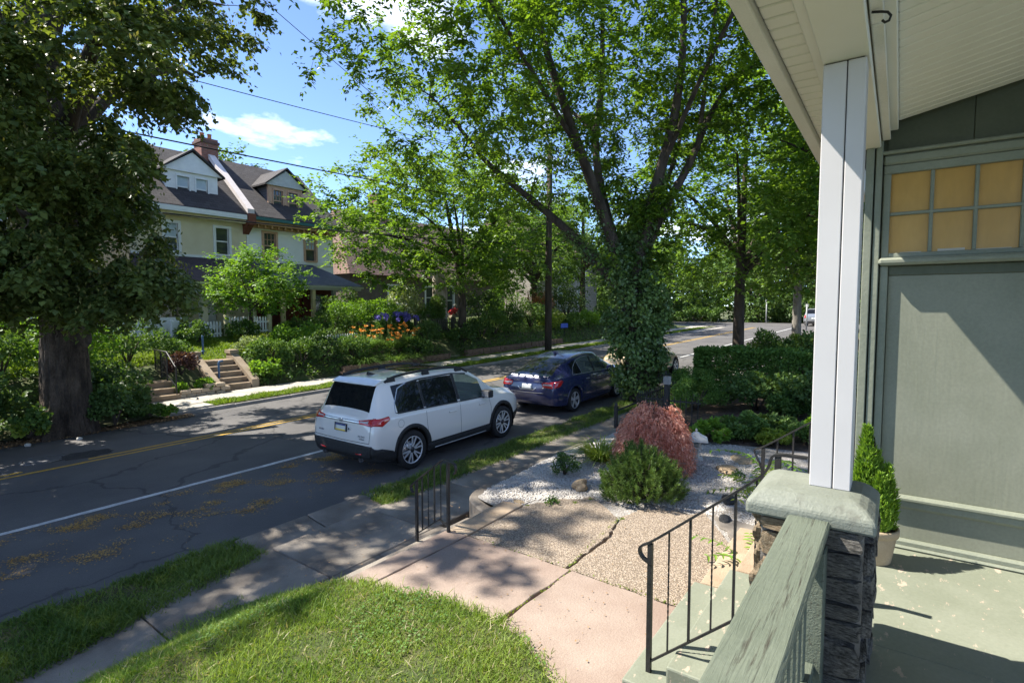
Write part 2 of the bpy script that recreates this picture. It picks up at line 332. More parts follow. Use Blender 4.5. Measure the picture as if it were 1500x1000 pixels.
def brick_mat(name, c1, c2, mortar, scale=1., bw=.22, bh=.075, rough=.9, ms=.012, rot=None):
    m = bpy.data.materials.new(name); m.use_nodes = True; n = m.node_tree; b = n.nodes['Principled BSDF']; MATS[name] = m; b.inputs['Roughness'].default_value = rough
    t = n.nodes.new('ShaderNodeTexCoord'); mpn = n.nodes.new('ShaderNodeMapping'); mpn.inputs['Rotation'].default_value = rot or (R(90), 0, 0); n.links.new(t.outputs['Object'], mpn.inputs[0])
    k = n.nodes.new('ShaderNodeTexBrick'); k.inputs['Scale'].default_value = scale; k.inputs['Brick Width'].default_value = bw; k.inputs['Row Height'].default_value = bh; k.inputs['Mortar Size'].default_value = ms
    k.inputs['Color1'].default_value = (*c1, 1); k.inputs['Color2'].default_value = (*c2, 1); k.inputs['Mortar'].default_value = (*mortar, 1); n.links.new(mpn.outputs[0], k.inputs['Vector']); n.links.new(k.outputs['Color'], b.inputs['Base Color'])
    bp = n.nodes.new('ShaderNodeBump'); bp.inputs['Strength'].default_value = .5; bp.inputs['Distance'].default_value = .02; bp.invert = True; n.links.new(k.outputs['Fac'], bp.inputs['Height']); n.links.new(bp.outputs[0], b.inputs['Normal'])
    return m

# ------------------------------------------------------------------ ground, road, pavements
def sheet(name, xs, ys, zf, m, kind='structure', parent=None, smooth=False):
    b = MB(); nx, ny = len(xs), len(ys)
    b.add([(x, y, zf(x, y)) for y in ys for x in xs], [(j * nx + i, j * nx + i + 1, (j + 1) * nx + i + 1, (j + 1) * nx + i) for j in range(ny - 1) for i in range(nx - 1)], 0, smooth)
    o = b.build(name, m, parent)
    if kind: o['kind'] = kind
    return o
fr = lambda a, b_, s: list(np.arange(a, b_ + 1e-6, s))
sheet('ground', [-700, -300, -100, -40] + fr(-30, 80, 10) + [120, 300, 700], [-700, -200, -60, -20, 0, 20, 40, 80, 200, 700], lambda x, y: zr(x) - .35 + (2.2 if y > 60 else 0) + (.3 if x > 100 else 0), TURF)
b = MB(); xs = fr(-30, 58, 2); ys = [6.93, 9, 11.3, 13.6, 16.25]
for X, Y in ((xs, ys), ([58, 62, 67], [-60, -20, 6.93, 9, 11.3, 13.6, 16.25, 40, 80])):
    nx = len(X); b.add([(x, y, zr(x)) for y in Y for x in X], [(j * nx + i, j * nx + i + 1, (j + 1) * nx + i + 1, (j + 1) * nx + i) for j in range(len(Y) - 1) for i in range(nx - 1)])
road = b.build('road', ASPH); road['kind'] = 'structure'

def strip(name, m, y0, y1, x0, x1, dz=.004, step=1.5, wob=0., gaps=()):
    b = MB(); x = x0; prev = None
    while x < x1 - 1e-6:
        xn = min(x + step, x1)
        if not any(g0 < (x + xn) / 2 < g1 for g0, g1 in gaps):
            j = lambda: rng.normal() * wob
            b.add([(x, y0 + j(), zr(x) + dz), (xn, y0 + j(), zr(xn) + dz), (xn, y1 + j(), zr(xn) + dz), (x, y1 + j(), zr(x) + dz)], [(0, 1, 2, 3)])
        x = xn
    o = b.build(name, m); o['kind'] = 'structure'; return o
strip('yellow_road_line', YELLOWL, 13.02, 13.12, -10, 57, step=.5, wob=.006, gaps=((2.75, 3.15),))
strip('yellow_road_line', YELLOWL, 13.24, 13.34, -10, 57, step=.5, wob=.006, gaps=((2.6, 3.6),))
strip('white_road_line', WHITEL, 9.84, 9.95, -10, 57, step=.5, wob=.005)

# dark patch and manhole cover in the far lane
b = MB(); pts = []
for k in range(28):
    a = 2 * math.pi * k / 28; rr = 1 + .12 * rng.normal(); pts.append((3.55 + .52 * rr * math.cos(a), 13.72 + .34 * rr * math.sin(a)))
b.add([(x, y, zr(x) + .005) for x, y in pts], [tuple(range(28))])
o = b.build('asphalt_patch', mat('tar_patch', (.02, .02, .022), (.04, .038, .037), 7, .8, .6, 50, fine=.3)); o['kind'] = 'structure'
t = thing('manhole_cover', 'round grey iron manhole cover left of the dark patch in the road', 'manhole cover', (2.95, 14.0, zr(2.95) + .004))
b = MB().lathe([(0, .008), (.29, .008), (.30, .002), (.30, -.01)], 28); b.build('lid', mat('cast_iron', (.10, .10, .105), (.15, .15, .155), 20, .6, .3, 60, metal=.4), t, world=False)
b = MB().lathe([(.31, .0), (.31, .006), (.36, .006), (.37, -.01)], 28); b.build('rim', MATS['cast_iron'], t, world=False)

# kerbs: stones end to end
def kerb_run(y0, y1, x0, x1, h, ln, gaps=()):
    s = tag(thing('kerb', None, None), kind='structure'); me = bevel_box_mesh('kerb_stone', ln - .012, y1 - y0, .3, KERB); x = x0
    while x < x1:
        if not any(g0 < x + ln / 2 < g1 for g0, g1 in gaps):
            link('kerb_stone', me, s, (x + ln / 2, (y0 + y1) / 2, zr(x + ln / 2) + h - .15 + rng.normal() * .006), (0, -.02, rng.normal() * .003))
        x += ln
    return s
def bevel_box_mesh(name, lx, ly, lz, m, bv=.012):
    bm = bmesh.new(); bmesh.ops.create_cube(bm, size=1); bmesh.ops.scale(bm, vec=(lx, ly, lz), verts=bm.verts); bmesh.ops.bevel(bm, geom=bm.edges[:], offset=bv, segments=1, affect='EDGES')
    me = bpy.data.meshes.new(name); bm.to_mesh(me); bm.free(); me.materials.append(m); return me
kerb_run(6.80, 6.93, -4, 57, .05, 1.8)
kerb_run(16.25, 16.38, 6.1, 57, .10, 1.8)

# pavement slabs: each one its own piece with open joints
def slab_row(s, name, x0, x1, y0, y1, ln, dz, m, th=.12, tilt=.004):
    x = x0; me = bevel_box_mesh(name, ln - .016, y1 - y0, th, m, .01)
    while x < x1 - .05:
        c = x + ln / 2; link(name, me, s, (c, (y0 + y1) / 2, zr(c) + dz - th / 2 + rng.normal() * .004), (rng.normal() * tilt, -.02 + rng.normal() * tilt, 0)); x += ln
s = tag(thing('sidewalk', None, None), kind='structure')
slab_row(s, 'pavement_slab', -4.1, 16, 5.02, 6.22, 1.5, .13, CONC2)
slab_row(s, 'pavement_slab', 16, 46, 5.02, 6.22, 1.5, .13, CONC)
link('pavement_slab', bevel_box_mesh('pavement_slab', 1.0, .56, .12, CONC2), s, (3.72, 6.51, zr(3.7) + .045), (.13, -.02, 0))
link('pavement_slab', bevel_box_mesh('pavement_slab', .96, .56, .12, CONC2), s, (4.72, 6.51, zr(4.7) + .05), (.13, -.02, 0))
link('pavement_slab', bevel_box_mesh('pavement_slab', .9, .55, .12, CONC2), s, (3.6, 4.735, zr(3.6) + .075), (0, -.02, 0))
link('pavement_slab', bevel_box_mesh('pavement_slab', 1.0, .55, .12, CONC2), s, (4.56, 4.735, zr(4.6) + .075), (0, -.02, .01))
s2 = tag(thing('far_sidewalk', None, None), kind='structure')
slab_row(s2, 'pavement_slab', 5.9, 53, 17.05, 18.35, 1.5, .15, CONC)
link('pavement_slab', bevel_box_mesh('pavement_slab', 1.25, .66, .12, CONC), s2, (6.72, 16.7, zr(6.7) + .085), (-.02, -.02, 0))
b = MB().add([(47, 15.6, zr(47) + .02), (56, 15.6, zr(56) + .02), (62, 27, zr(62) + .03), (51, 27, zr(51) + .03)], [(0, 1, 2, 3)]); o = b.build('driveway', CONC); o['kind'] = 'structure'

# verges and terraces
TF = lambda z0: (lambda x, y: zr(x) + z0)
sheet('verge', fr(-4, 57, 1.5), [6.2, 6.5, 6.8], lambda x, y: zr(x) + (.115 if y > 6.3 else .12) + (.02 * math.sin(x * 3) if 6.3 < y < 6.7 else 0) - (.09 if 3.2 < x < 5.2 else 0), mat('dry_turf', (.06, .065, .022), (.19, .145, .085), 2.2, .95, .5, 50, fine=.25, thr=(.5, .72)))
sheet('far_verge', fr(6.2, 57, 1.5), [16.36, 16.7, 17.06], lambda x, y: zr(x) + .12, TURF)
def far_z(x, y):
    k = max(0, min(1, (y - 18.4) / 1.6)); k2 = max(0, min(1, (y - 20) / 4.5))
    e_ = max(0, min(1, (57 - x) / 10)); return zr(x) * .6 + .14 + (.02 * (x - 8) * .4) + (.85 * k * k * (3 - 2 * k) + .75 * k2) * e_ + .03 * math.sin(x * 1.7 + y) - .2 * (1 - e_)
sheet('far_bank', [-14, -10, -6, -2] + fr(0, 60, .8), [15.95, 16.3, 17, 17.7, 18.36, 18.7, 19.1, 19.5, 20, 21, 22.5, 24.5, 28, 45], lambda x, y: far_z(x, y) - (.0 if (y > 18.36 or x < 5.7) else .25) - (.3 if (8.5 < x < 10 and 18.4 < y < 20) or (6.3 < x < 7.3 and 18.2 < y < 19.1) else 0), mat('far_soil', (.07, .06, .03), (.07, .105, .03), 1.5, .95, .6, 30, fine=.3, fscale=60), smooth=True)
def near_z(x, y):
    if x < 3.25:                       # lawn with a bank down to the pavement
        k = max(0, min(1, (y - 4.0) / .95)); return .57 - .012 * (3 - x) - k * (.57 - zr(x) - .11) + .012 * math.sin(3 * x) * math.cos(2.3 * y)
    k = max(0, min(1, (y - 4.3) / .7)); return .50 + .008 * (x - 5) - .1 * k
b = MB(); gy = [1.2, 1.8, 2.6, 3.4, 3.8, 4.1, 4.35, 4.55, 4.7, 4.8, 4.9]; gx = lambda y: float(np.interp(y, [3.8, 4.1, 4.35, 4.55, 4.7, 4.8, 4.9], [5.02, 5.1, 5.18, 5.3, 5.5, 5.75, 6.3]))
V = [(x, y, near_z(x, y) + .02 * math.sin(2 * x + y)) for y in gy for x in np.linspace(gx(y), 10.2, 14)]
b.add(V, [(j * 14 + i, j * 14 + i + 1, (j + 1) * 14 + i + 1, (j + 1) * 14 + i) for j in range(len(gy) - 1) for i in range(13)], 0, True); o = b.build('garden_bed', GRAVBASE); o['kind'] = 'structure'
sheet('mulch_bed', [8.7, 9.4, 10.2] + fr(11, 45, 2), [-6, -3, 0, 1.2, 2.4, 3.4, 4.2, 4.98], lambda x, y: near_z(x, y) - (.05 if x < 10 else -.012), MULCH, smooth=True)
sheet('side_yard', [3.1, 4.4, 6.4, 8.8], [-6, -2, .3, 1.25], lambda x, y: .43, SOIL)

# garden edging: low concrete wall that curls in at the steps
def wall_path(path, w_, z0, z1f, name, m, parent=None):
    p = smooth_poly(np.array(path, float), 2); b = MB(); n = len(p); V = []
    for i in range(n):
        d = p[min(i + 1, n - 1)] - p[max(i - 1, 0)]; d /= np.linalg.norm(d); s_ = np.array([-d[1], d[0]]); zt = z1f(p[i][0], p[i][1])
        for q, z in ((p[i] - s_ * w_ / 2, z0), (p[i] - s_ * w_ / 2, zt - .02), (p[i] - s_ * (w_ / 2 - .02), zt), (p[i] + s_ * (w_ / 2 - .02), zt), (p[i] + s_ * w_ / 2, zt - .02), (p[i] + s_ * w_ / 2, z0)): V.append((q[0], q[1], z))
    b.add(V, [(i * 6 + k, i * 6 + k + 1, (i + 1) * 6 + k + 1, (i + 1) * 6 + k) for i in range(n - 1) for k in range(5)] + [tuple(range(6)), tuple((n - 1) * 6 + k for k in reversed(range(6)))])
    return b.build(name, m, parent)
o = wall_path([(5.05, 3.98), (5.12, 4.35), (5.4, 4.72), (6.1, 4.9), (7.5, 4.93), (10.8, 4.95)], .17, .0, lambda x, y: .47 + .008 * (x - 5) - .05 * max(0, min(1, (x - 5.2) / .8)), 'garden_edging', CONC2)
tag(o, 'low concrete edging wall curling round the white gravel bed', 'garden wall')

# front walk: stone step, pinkish slabs, exposed-aggregate slabs with ragged joints
def ragged(a, b_, n=9, amp=.012):
    a = np.array(a); b_ = np.array(b_); d = b_ - a; s_ = np.array([-d[1], d[0]]) / np.linalg.norm(d)
    return [tuple(a + d * t + s_ * rng.normal() * amp * (0 < t < 1)) for t in np.linspace(0, 1, n)][:-1]
def slab(name, corners, z, m, parent, amps=None, th=.1, notch=None):
    pl = []
    for i in range(len(corners)): pl += ragged(corners[i], corners[(i + 1) % len(corners)], 12, (amps or [.003] * 9)[i])
    o = MB().prism(pl, z - th, z).build(name, m, parent); bevel(o, .006, 1); return o
W = tag(thing('front_walk', None, None), kind='structure')
slab('walk_slab', [(2.88, 3.755), (4.19, 3.755), (4.19, 4.03), (2.88, 4.0)], .556, PINK, W)
slab('walk_slab', [(4.20, 3.757), (5.28, 3.81), (5.24, 4.08), (4.20, 4.03)], .558, TANST, W)
slab('walk_slab', [(2.2, 2.535), (4.21, 2.50), (4.20, 3.742), (2.2, 3.742)], .553, PINK, W, [.009, .005, .003, .003])
slab('walk_slab', [(2.2, 1.38), (4.18, 1.38), (4.21, 2.487), (2.2, 2.512)], .549, PINK, W, [.003, .005, .009, .003])
slab('walk_slab', [(4.225, 2.56), (5.1, 2.56), (5.62, 2.72), (6.05, 3.3), (5.32, 3.79), (4.215, 3.742)], .552, AGG, W, [.01, .01, .012, .03, .004, .006])
slab('walk_slab', [(4.20, 1.38), (5.5, 1.38), (6.35, 1.95), (6.1, 2.6), (5.63, 2.69), (5.1, 2.535), (4.225, 2.535)], .548, AGG, W, [.004, .004, .04, .012, .01, .01, .006])
slab('walk_slab', [(5.52, 1.3), (6.9, 1.3), (6.8, 1.75), (6.37, 1.93)], .540, CONC2, W, [.004, .02, .03, .02])
# lower step to the pavement
slab('walk_slab', [(2.95, 4.04), (5.0, 4.09), (5.0, 4.47), (2.95, 4.44)], .33, CONC2, W, th=.34)
b = MB().box(2.9, 5.0, 3.8, 4.02, -.05, .44); b.build('step_riser', CONC2, W)
# ------------------------------------------------------------------ the porch the picture is taken from
def paint_mat(name, c1, c2, peel, pthr=(.70, .74), grain=(1, 1, 1), rough=.6, bump=.25, pscale=9, gscale=18):
    """old paint: slight tone change, wood grain relief, flakes where the ground coat shows"""
    m = mat(name, c1, c2, 2.5, rough, 0, fine=.06, fscale=60); n = m.node_tree; b = n.nodes['Principled BSDF']; src = b.inputs['Base Color'].links[0].from_socket
    t = n.nodes.new('ShaderNodeTexCoord'); mp_ = n.nodes.new('ShaderNodeMapping'); mp_.inputs['Scale'].default_value = grain; n.links.new(t.outputs['Object'], mp_.inputs[0])
    no = n.nodes.new('ShaderNodeTexNoise'); no.inputs['Scale'].default_value = pscale; no.inputs['Detail'].default_value = 9; no.inputs['Roughness'].default_value = .68; n.links.new(mp_.outputs[0], no.inputs['Vector'])
    mr = n.nodes.new('ShaderNodeMapRange'); mr.inputs['From Min'].default_value = pthr[0]; mr.inputs['From Max'].default_value = pthr[1]; n.links.new(no.outputs['Fac'], mr.inputs['Value'])
    mx = n.nodes.new('ShaderNodeMixRGB'); mx.inputs[2].default_value = (*peel, 1); n.links.new(mr.outputs[0], mx.inputs[0]); n.links.new(src, mx.inputs[1]); n.links.new(mx.outputs[0], b.inputs['Base Color'])
    n3 = n.nodes.new('ShaderNodeTexNoise'); n3.inputs['Scale'].default_value = gscale; n3.inputs['Detail'].default_value = 5; n3.inputs['Distortion'].default_value = 1.2; n.links.new(mp_.outputs[0], n3.inputs['Vector'])
    bp = n.nodes.new('ShaderNodeBump'); bp.inputs['Strength'].default_value = bump; bp.inputs['Distance'].default_value = .01; n.links.new(n3.outputs['Fac'], bp.inputs['Height']); n.links.new(bp.outputs[0], b.inputs['Normal'])
    return m
GREENW = paint_mat('green_wall_paint', (.185, .193, .145), (.22, .226, .175), (.33, .34, .29), (.76, .79), (8, 8, .9), .55, .13, 6, 3)
GREENT = paint_mat('green_trim_paint', (.175, .19, .145), (.22, .232, .18), (.42, .40, .34), (.70, .74), (2, 2, 2), .55, .2, 9, 14)
GREEND = paint_mat('dark_green_paint', (.075, .085, .058), (.095, .105, .075), (.3, .3, .26), (.8, .82), (1, 1, 1), .6, .15)
GREENR = paint_mat('green_rail_paint', (.095, .112, .084), (.13, .148, .114), (.04, .034, .027), (.57, .68), (.9, 16, 16), .5, .45, 4, 5)
GREENF = paint_mat('green_floor_paint', (.175, .188, .14), (.215, .226, .175), (.40, .32, .25), (.605, .635), (1, 2.2, 1), .5, .12, 8, 30)
GREENC = paint_mat('green_cap_paint', (.15, .162, .132), (.20, .212, .178), (.085, .085, .068), (.56, .74), (1, 1, 1), .6, .35, 6, 45)
VINYL = mat('white_vinyl', (.50, .48, .475), (.55, .53, .525), 1.2, .42)
CREAM = mat('cream_soffit', (.70, .685, .63), (.76, .745, .69), 1.2, .5)
FASC = mat('white_fascia', (.62, .61, .57), (.70, .69, .66), 1.5, .5, fine=.05)

P = thing('front_porch', 'painted green and white porch with stone pier and sloping boarded ceiling', 'porch', (.0043 + .01, -.145, 0), R(1.7))
def pb(name, m, *boxes, parent=None, bv=.004):
    b = MB()
    for q in boxes: b.box(*q)
    o = b.build(name, m, parent or P, world=False)
    if bv: bevel(o, bv, 1)
    return o
pb('floor', GREENF, (-3, 2.9, -2.7, .6, 1.28, 1.42), (2.9, 4.22, -2.7, .40, 1.28, 1.42))
pb('skirt', DARKWALL, (-3, 2.5, .44, .58, .3, 1.28), (2.86, 4.2, -2.6, .36, .3, 1.28), bv=0)

# stone pier
pier = pb('pier', mat('pier_mortar', (.16, .145, .125), (.26, .235, .205), 6, .95, .6, 30), (2.50, 2.85, .225, .60, .3, 2.075), bv=0)
def rock_mesh(name, m, seed, amp=.09, sub=3, boxy=.72):
    rg = np.random.default_rng(seed); bm = bmesh.new(); bmesh.ops.create_cube(bm, size=1); bmesh.ops.subdivide_edges(bm, edges=bm.edges[:], cuts=sub, use_grid_fill=True)
    ph = rg.random((4, 3)) * 6.28; fq = 2 + 4 * rg.random((4, 3))
    for v in bm.verts:
        c = v.co; r_ = c.length; s = c.normalized() * .62; c2 = c * boxy + s * (1 - boxy); d = sum(math.sin(fq[i] @ np.array(c2) + ph[i].sum()) for i in range(4)) * amp / 2
        v.co = c2 * (1 + d)
    for f in bm.faces: f.smooth = False
    me = bpy.data.meshes.new(name); bm.to_mesh(me); bm.free(); me.materials.append(m); return me
SCHIST = mat('dark_schist', (.035, .033, .030), (.17, .16, .145), 7, .8, .55, 22, fine=.3, fscale=60, stretch=(1, 1, 2))
FIELD = mat('brown_fieldstone', (.20, .145, .09), (.36, .28, .19), 8, .9, .8, 35, fine=.2)
stone_me = [rock_mesh('stone', SCHIST, i, .10, 4, .86) for i in range(4)] + [rock_mesh('stone', FIELD, 9 + i, .10, 4, .82) for i in range(3)]
def stones_on(x0, x1, y0, y1, axis, kinds):
    z = .42
    while z < 2.05:
        h = min(random.uniform(.07, .17), 2.075 - z); a = (y0 if axis == 'x' else x0); e = (y1 if axis == 'x' else x1)
        while a < e - .01:
            l = random.uniform(.12, .27); l = e - a if e - a - l < .08 else l; c = a + l / 2; me = stone_me[random.choice(kinds)]; dp = random.uniform(.05, .085)
            if axis == 'x': link('stone', me, pier, (x0 + random.uniform(-.012, .006), c, z + h / 2), (random.uniform(-.05, .05), 0, 0), (dp, l - .018, h - .018))
            else: link('stone', me, pier, (c, y0 + random.uniform(-.008, .008), z + h / 2), (0, random.uniform(-.05, .05), 0), (l - .018, dp, h - .018))
            a += l
        z += h
stones_on(2.50, 2.50, .225, .43, 'x', [0, 1, 2, 3]); stones_on(2.50, 2.50, .44, .60, 'x', [4, 5, 6])
stones_on(2.5, 2.85, .60, .60, 'y', [4, 5, 6, 0]); stones_on(2.5, 2.85, .225, .225, 'y', [0, 1, 2, 3]); stones_on(2.85, 2.85, .225, .60, 'x', [0, 1, 2])
# cap: cast block with a broad weathered chamfer
b = MB(); rings = [(0, 2.072), (0, 2.124), (.010, 2.136), (.034, 2.160), (.062, 2.176), (.10, 2.183)]; V = []
for ins, z in rings: V += [(2.44 + ins, .185 + ins, z), (2.90 - ins, .185 + ins, z), (2.90 - ins, .655 - ins, z), (2.44 + ins, .655 - ins, z)]
b.add(V, [(3, 2, 1, 0)] + [(4 * i + k, 4 * i + (k + 1) % 4, 4 * i + 4 + (k + 1) % 4, 4 * i + 4 + k) for i in range(5) for k in range(4)] + [(20, 21, 22, 23)])
o = b.build('pier_cap', GREENC, P, world=False); bevel(o, .012, 2)

# column: boxed post clad in two vinyl boards with an open seam
colm = pb('column', mat('column_seam', (.05, .05, .05), rough=.8), (2.636, 2.774, .294, .429, 2.178, 3.95), bv=0)
pb('cladding_board', VINYL, (2.628, 2.648, .3535, .437, 2.183, 3.945), parent=colm, bv=.003)
pb('cladding_board', VINYL, (2.628, 2.648, .286, .349, 2.183, 3.945), parent=colm, bv=.003)
pb('cladding_board', VINYL, (2.65, 2.78, .426, .437, 2.183, 3.945), parent=colm, bv=.002)
pb('cladding_board', VINYL, (2.65, 2.78, .286, .297, 2.183, 3.945), parent=colm, bv=.002)
pb('cladding_board', VINYL, (2.772, 2.782, .300, .424, 2.183, 3.945), parent=colm, bv=.002)

# beam, eaves, roof
pb('beam', CREAM, (-3, 4.195, .275, .44, 3.95, 4.22))
pb('frieze_board', CREAM, (-3, 6.5, .443, .485, 3.99, 4.2))
pb('inner_trim', CREAM, (-3, 4.19, .235, .272, 4.0, 4.2)); pb('crown_board', CREAM, (-3, 4.19, .19, .232, 4.045, 4.2)); pb('trim_cover', FASC, (1.2, 2.45, .226, .268, 3.985, 4.0)); pb('trim_cover', FASC, (2.47, 4.18, .226, .268, 3.988, 3.999))
pb('fascia', FASC, (-3, 6.5, .61, .67, 4.0, 4.17)); pb('gutter_lip', FASC, (-3, 6.5, .675, .705, 4.10, 4.172))
b = MB(); b.extr([(.74, 4.175), (.74, 4.22), (-3.2, 5.05), (-3.2, 4.95)], 'x', -3.1, 6.5); b.build('roof', mat('grey_shingle', (.09, .09, .095), (.14, .135, .14), 10, .95, .5, 50), P, world=False)
me = bevel_box_mesh('soffit_panel', .091, .12, .014, CREAM, .005)
for i in range(52): link('soffit_panel', me, P, (.55 + i * .1, .5475, 4.045))
pb('soffit_backing', mat('soffit_gap', (.08, .075, .065), rough=.9), (-3, 6.5, .487, .608, 4.055, 4.065), bv=0)
slope = math.atan(.21); me = bevel_box_mesh('ceiling_board', .079, 2.3, .014, CREAM, .005)
for i in range(46): link('ceiling_board', me, P, (.14 + i * .0885, .19 - 1.15 * math.cos(slope), 4.098 + 1.15 * math.sin(slope)), (-slope, 0, 0))
b = MB(); b.extr([(.27, 4.092), (-2.7, 4.716), (-2.7, 4.73), (.27, 4.11)], 'x', -3, 4.19); b.build('ceiling_backing', MATS['soffit_gap'], P, world=False)
b = MB(); hk = [(3.02, .25, 3.985), (3.02, .25, 3.955)] + [(3.02 + .018 * math.sin(a) * .2, .25 - .018 + .018 * math.cos(a), 3.94 + .02 * math.sin(-a)) for a in np.linspace(0, 4.4, 9)]
b.tube([(2.33, .262, 3.978), (2.33, .235, 3.972), (2.33, .215, 3.965), (2.33, .205, 3.95), (2.33, .21, 3.935), (2.33, .222, 3.932), (2.33, .23, 3.942)], .0045, 6); b.build('hook', IRON, P, world=False)

# panelled partition with a boarded-up transom window
wall = pb('partition', GREEND, (4.26, 4.33, -2.7, .40, 1.42, 4.5), bv=0); wall.location = (0, -.089, 0)
pb('wall_panel', GREENW, (4.236, 4.262, -2.6, .30, 1.757, 3.15), parent=wall, bv=.003)
pb('wall_panel', GREENW, (4.236, 4.262, -2.6, .30, 1.474, 1.672), parent=wall, bv=.003)
pb('stile', GREENT, (4.205, 4.262, .302, .345, 1.42, 3.21), parent=wall); pb('chair_rail', GREENT, (4.195, 4.262, -2.6, .30, 1.672, 1.757), parent=wall, bv=.018)
pb('rail_bead', GREENT, (4.18, 4.197, -2.6, .30, 1.728, 1.752), parent=wall, bv=.006)
pb('base_board', GREENT, (4.20, 4.262, -2.6, .30, 1.42, 1.474), parent=wall, bv=.012); pb('shoe_moulding', GREENT, (4.17, 4.198, -2.6, .30, 1.42, 1.442), parent=wall, bv=.01)
pb('top_rail', GREEND, (4.225, 4.262, -2.6, .302, 3.15, 3.21), parent=wall)
pb('corner_post', GREENT, (4.18, 4.33, .352, .388, 1.42, 4.03), parent=wall); pb('corner_post', GREENT, (4.17, 4.33, .396, .44, 1.42, 4.03), parent=wall)
pb('header', GREENT, (4.20, 4.262, -2.6, .35, 3.84, 3.90), parent=wall, bv=.012); pb('header_bead', GREENT, (4.185, 4.262, -2.6, .36, 3.902, 3.925), parent=wall, bv=.006)
for i in range(5): pb('upper_board', GREEND, (4.25, 4.262, .33 - .42 * (i + 1) + .004, .33 - .42 * i, 3.927, 4.6), parent=wall, bv=.002)
win = pb('window', GREENT, (4.215, 4.262, -.78, .345, 3.785, 3.838), (4.215, 4.262, .305, .345, 3.262, 3.785), (4.215, 4.262, -.78, -.74, 3.262, 3.785), (4.215, 4.262, -.74, .305, 3.262, 3.29), parent=P)
win.location = (0, -.089, 0)
pb('sill', GREENT, (4.14, 4.262, -.84, .355, 3.212, 3.258), parent=win, bv=.015)
pb('muntin', GREENT, (4.222, 4.25, -.74, .305, 3.525, 3.545), parent=win)
for k, y in enumerate((.097, -.112, -.32, -.53)): pb('muntin', GREENT, (4.224, 4.25, y - .01, y + .01, 3.29, 3.785), parent=win)
AMBER = mat('amber_board', (.40, .22, .045), (.46, .27, .07), 1.6, .3, .04, 6, stretch=(1, 2, .7), fine=.05, fscale=14, spec=.4)
PUTTY = mat('old_putty', (.45, .42, .36), rough=.9)
ys_ = [.305, .107, .087, -.102, -.122, -.31, -.33, -.52, -.54, -.74]
for k in range(5):
    for z0, z1 in ((3.29, 3.525), (3.545, 3.785)):
        pn = pb('pane', AMBER, (4.243, 4.247, ys_[2 * k + 1], ys_[2 * k], z0, z1), parent=win, bv=0)
for k in range(3):
    pb('putty', PUTTY, (4.238, 4.2425, ys_[2 * k + 1] + .03, ys_[2 * k] - .06 + .03 * k, 3.292, 3.296 + .01 * (k == 1)), parent=win, bv=0)

# wooden rail beside the camera
rl = pb('railing', GREENR, (-2.5, 2.45, .338, .49, 2.065, 2.102), parent=P, bv=.008)
pb('rail_support', GREENR, (-2.5, 2.46, .37, .455, 2.005, 2.062), parent=rl); pb('bottom_rail', GREENR, (-2.5, 2.46, .37, .455, 1.50, 1.55), parent=rl)
pb('end_post', GREENR, (2.36, 2.455, .345, .405, 1.42, 2.003), parent=rl)
me = bevel_box_mesh('baluster', .045, .045, .455, GREENR, .004)
for i in range(16): link('baluster', me, rl, (2.24 - i * .125, .412, 1.7775))

# steps
def flight(name, label, x0, x1, m, rag=0):
    s = thing(name, label, 'steps', (x0 + .5, 1.0, .5), R(1.7)); ed = [(1.39, .72), (1.12, .90), (.85, 1.07), (.60, 1.25)]; prev = .2
    for y, z in ed:
        b = MB().box(x0, x1, .38, y, z - .2, z); o = b.build('tread', m, s); bevel(o, .012, 2)
    return s
flight('porch_steps', 'green painted porch steps below the iron handrail beside the stone pier', 2.93, 4.37, GREENF)
flight('sandstone_steps', 'tan sandstone steps beyond the green painted steps', 4.385, 5.75, TANST)

def twisted(b, p, q, w_, turns, mi=0):
    p = np.array(p); q = np.array(q); n = 20; V = []
    for i in range(n + 1):
        t_ = i / n; a = turns * 2 * math.pi * max(0, min(1, (t_ - .25) / .5)); c = p + (q - p) * t_
        for k in range(4): V.append((c[0] + w_ * .7 * math.cos(a + k * math.pi / 2 + .78), c[1] + w_ * .7 * math.sin(a + k * math.pi / 2 + .78), c[2]))
    b.add(V, [(i * 4 + k, i * 4 + (k + 1) % 4, (i + 1) * 4 + (k + 1) % 4, (i + 1) * 4 + k) for i in range(n) for k in range(4)], mi)
def rail_path(h, pts, name='top_rail', w_=.034, t_=.012):
    """flat iron bar along a path"""
    b = MB(); p = smooth_poly(np.array(pts), 2); V = []; n = len(p)
    for i in range(n):
        d = p[min(i + 1, n - 1)] - p[max(i - 1, 0)]; d /= np.linalg.norm(d); s_ = np.cross(d, [1., 0, 0]); s_ /= np.linalg.norm(s_)
        for a, c in ((-1, -1), (1, -1), (1, 1), (-1, 1)): V.append(p[i] + np.array([1., 0, 0]) * a * w_ / 2 + s_ * c * t_ / 2)
    b.add(V, [(i * 4 + k, i * 4 + (k + 1) % 4, (i + 1) * 4 + (k + 1) % 4, (i + 1) * 4 + k) for i in range(n - 1) for k in range(4)] + [(0, 1, 2, 3), tuple((n - 1) * 4 + k for k in (3, 2, 1, 0))]); return b.build(name, IRON, h)
def lz(y, a, b_): return a[1] + (y - a[0]) * (b_[1] - a[1]) / (b_[0] - a[0])
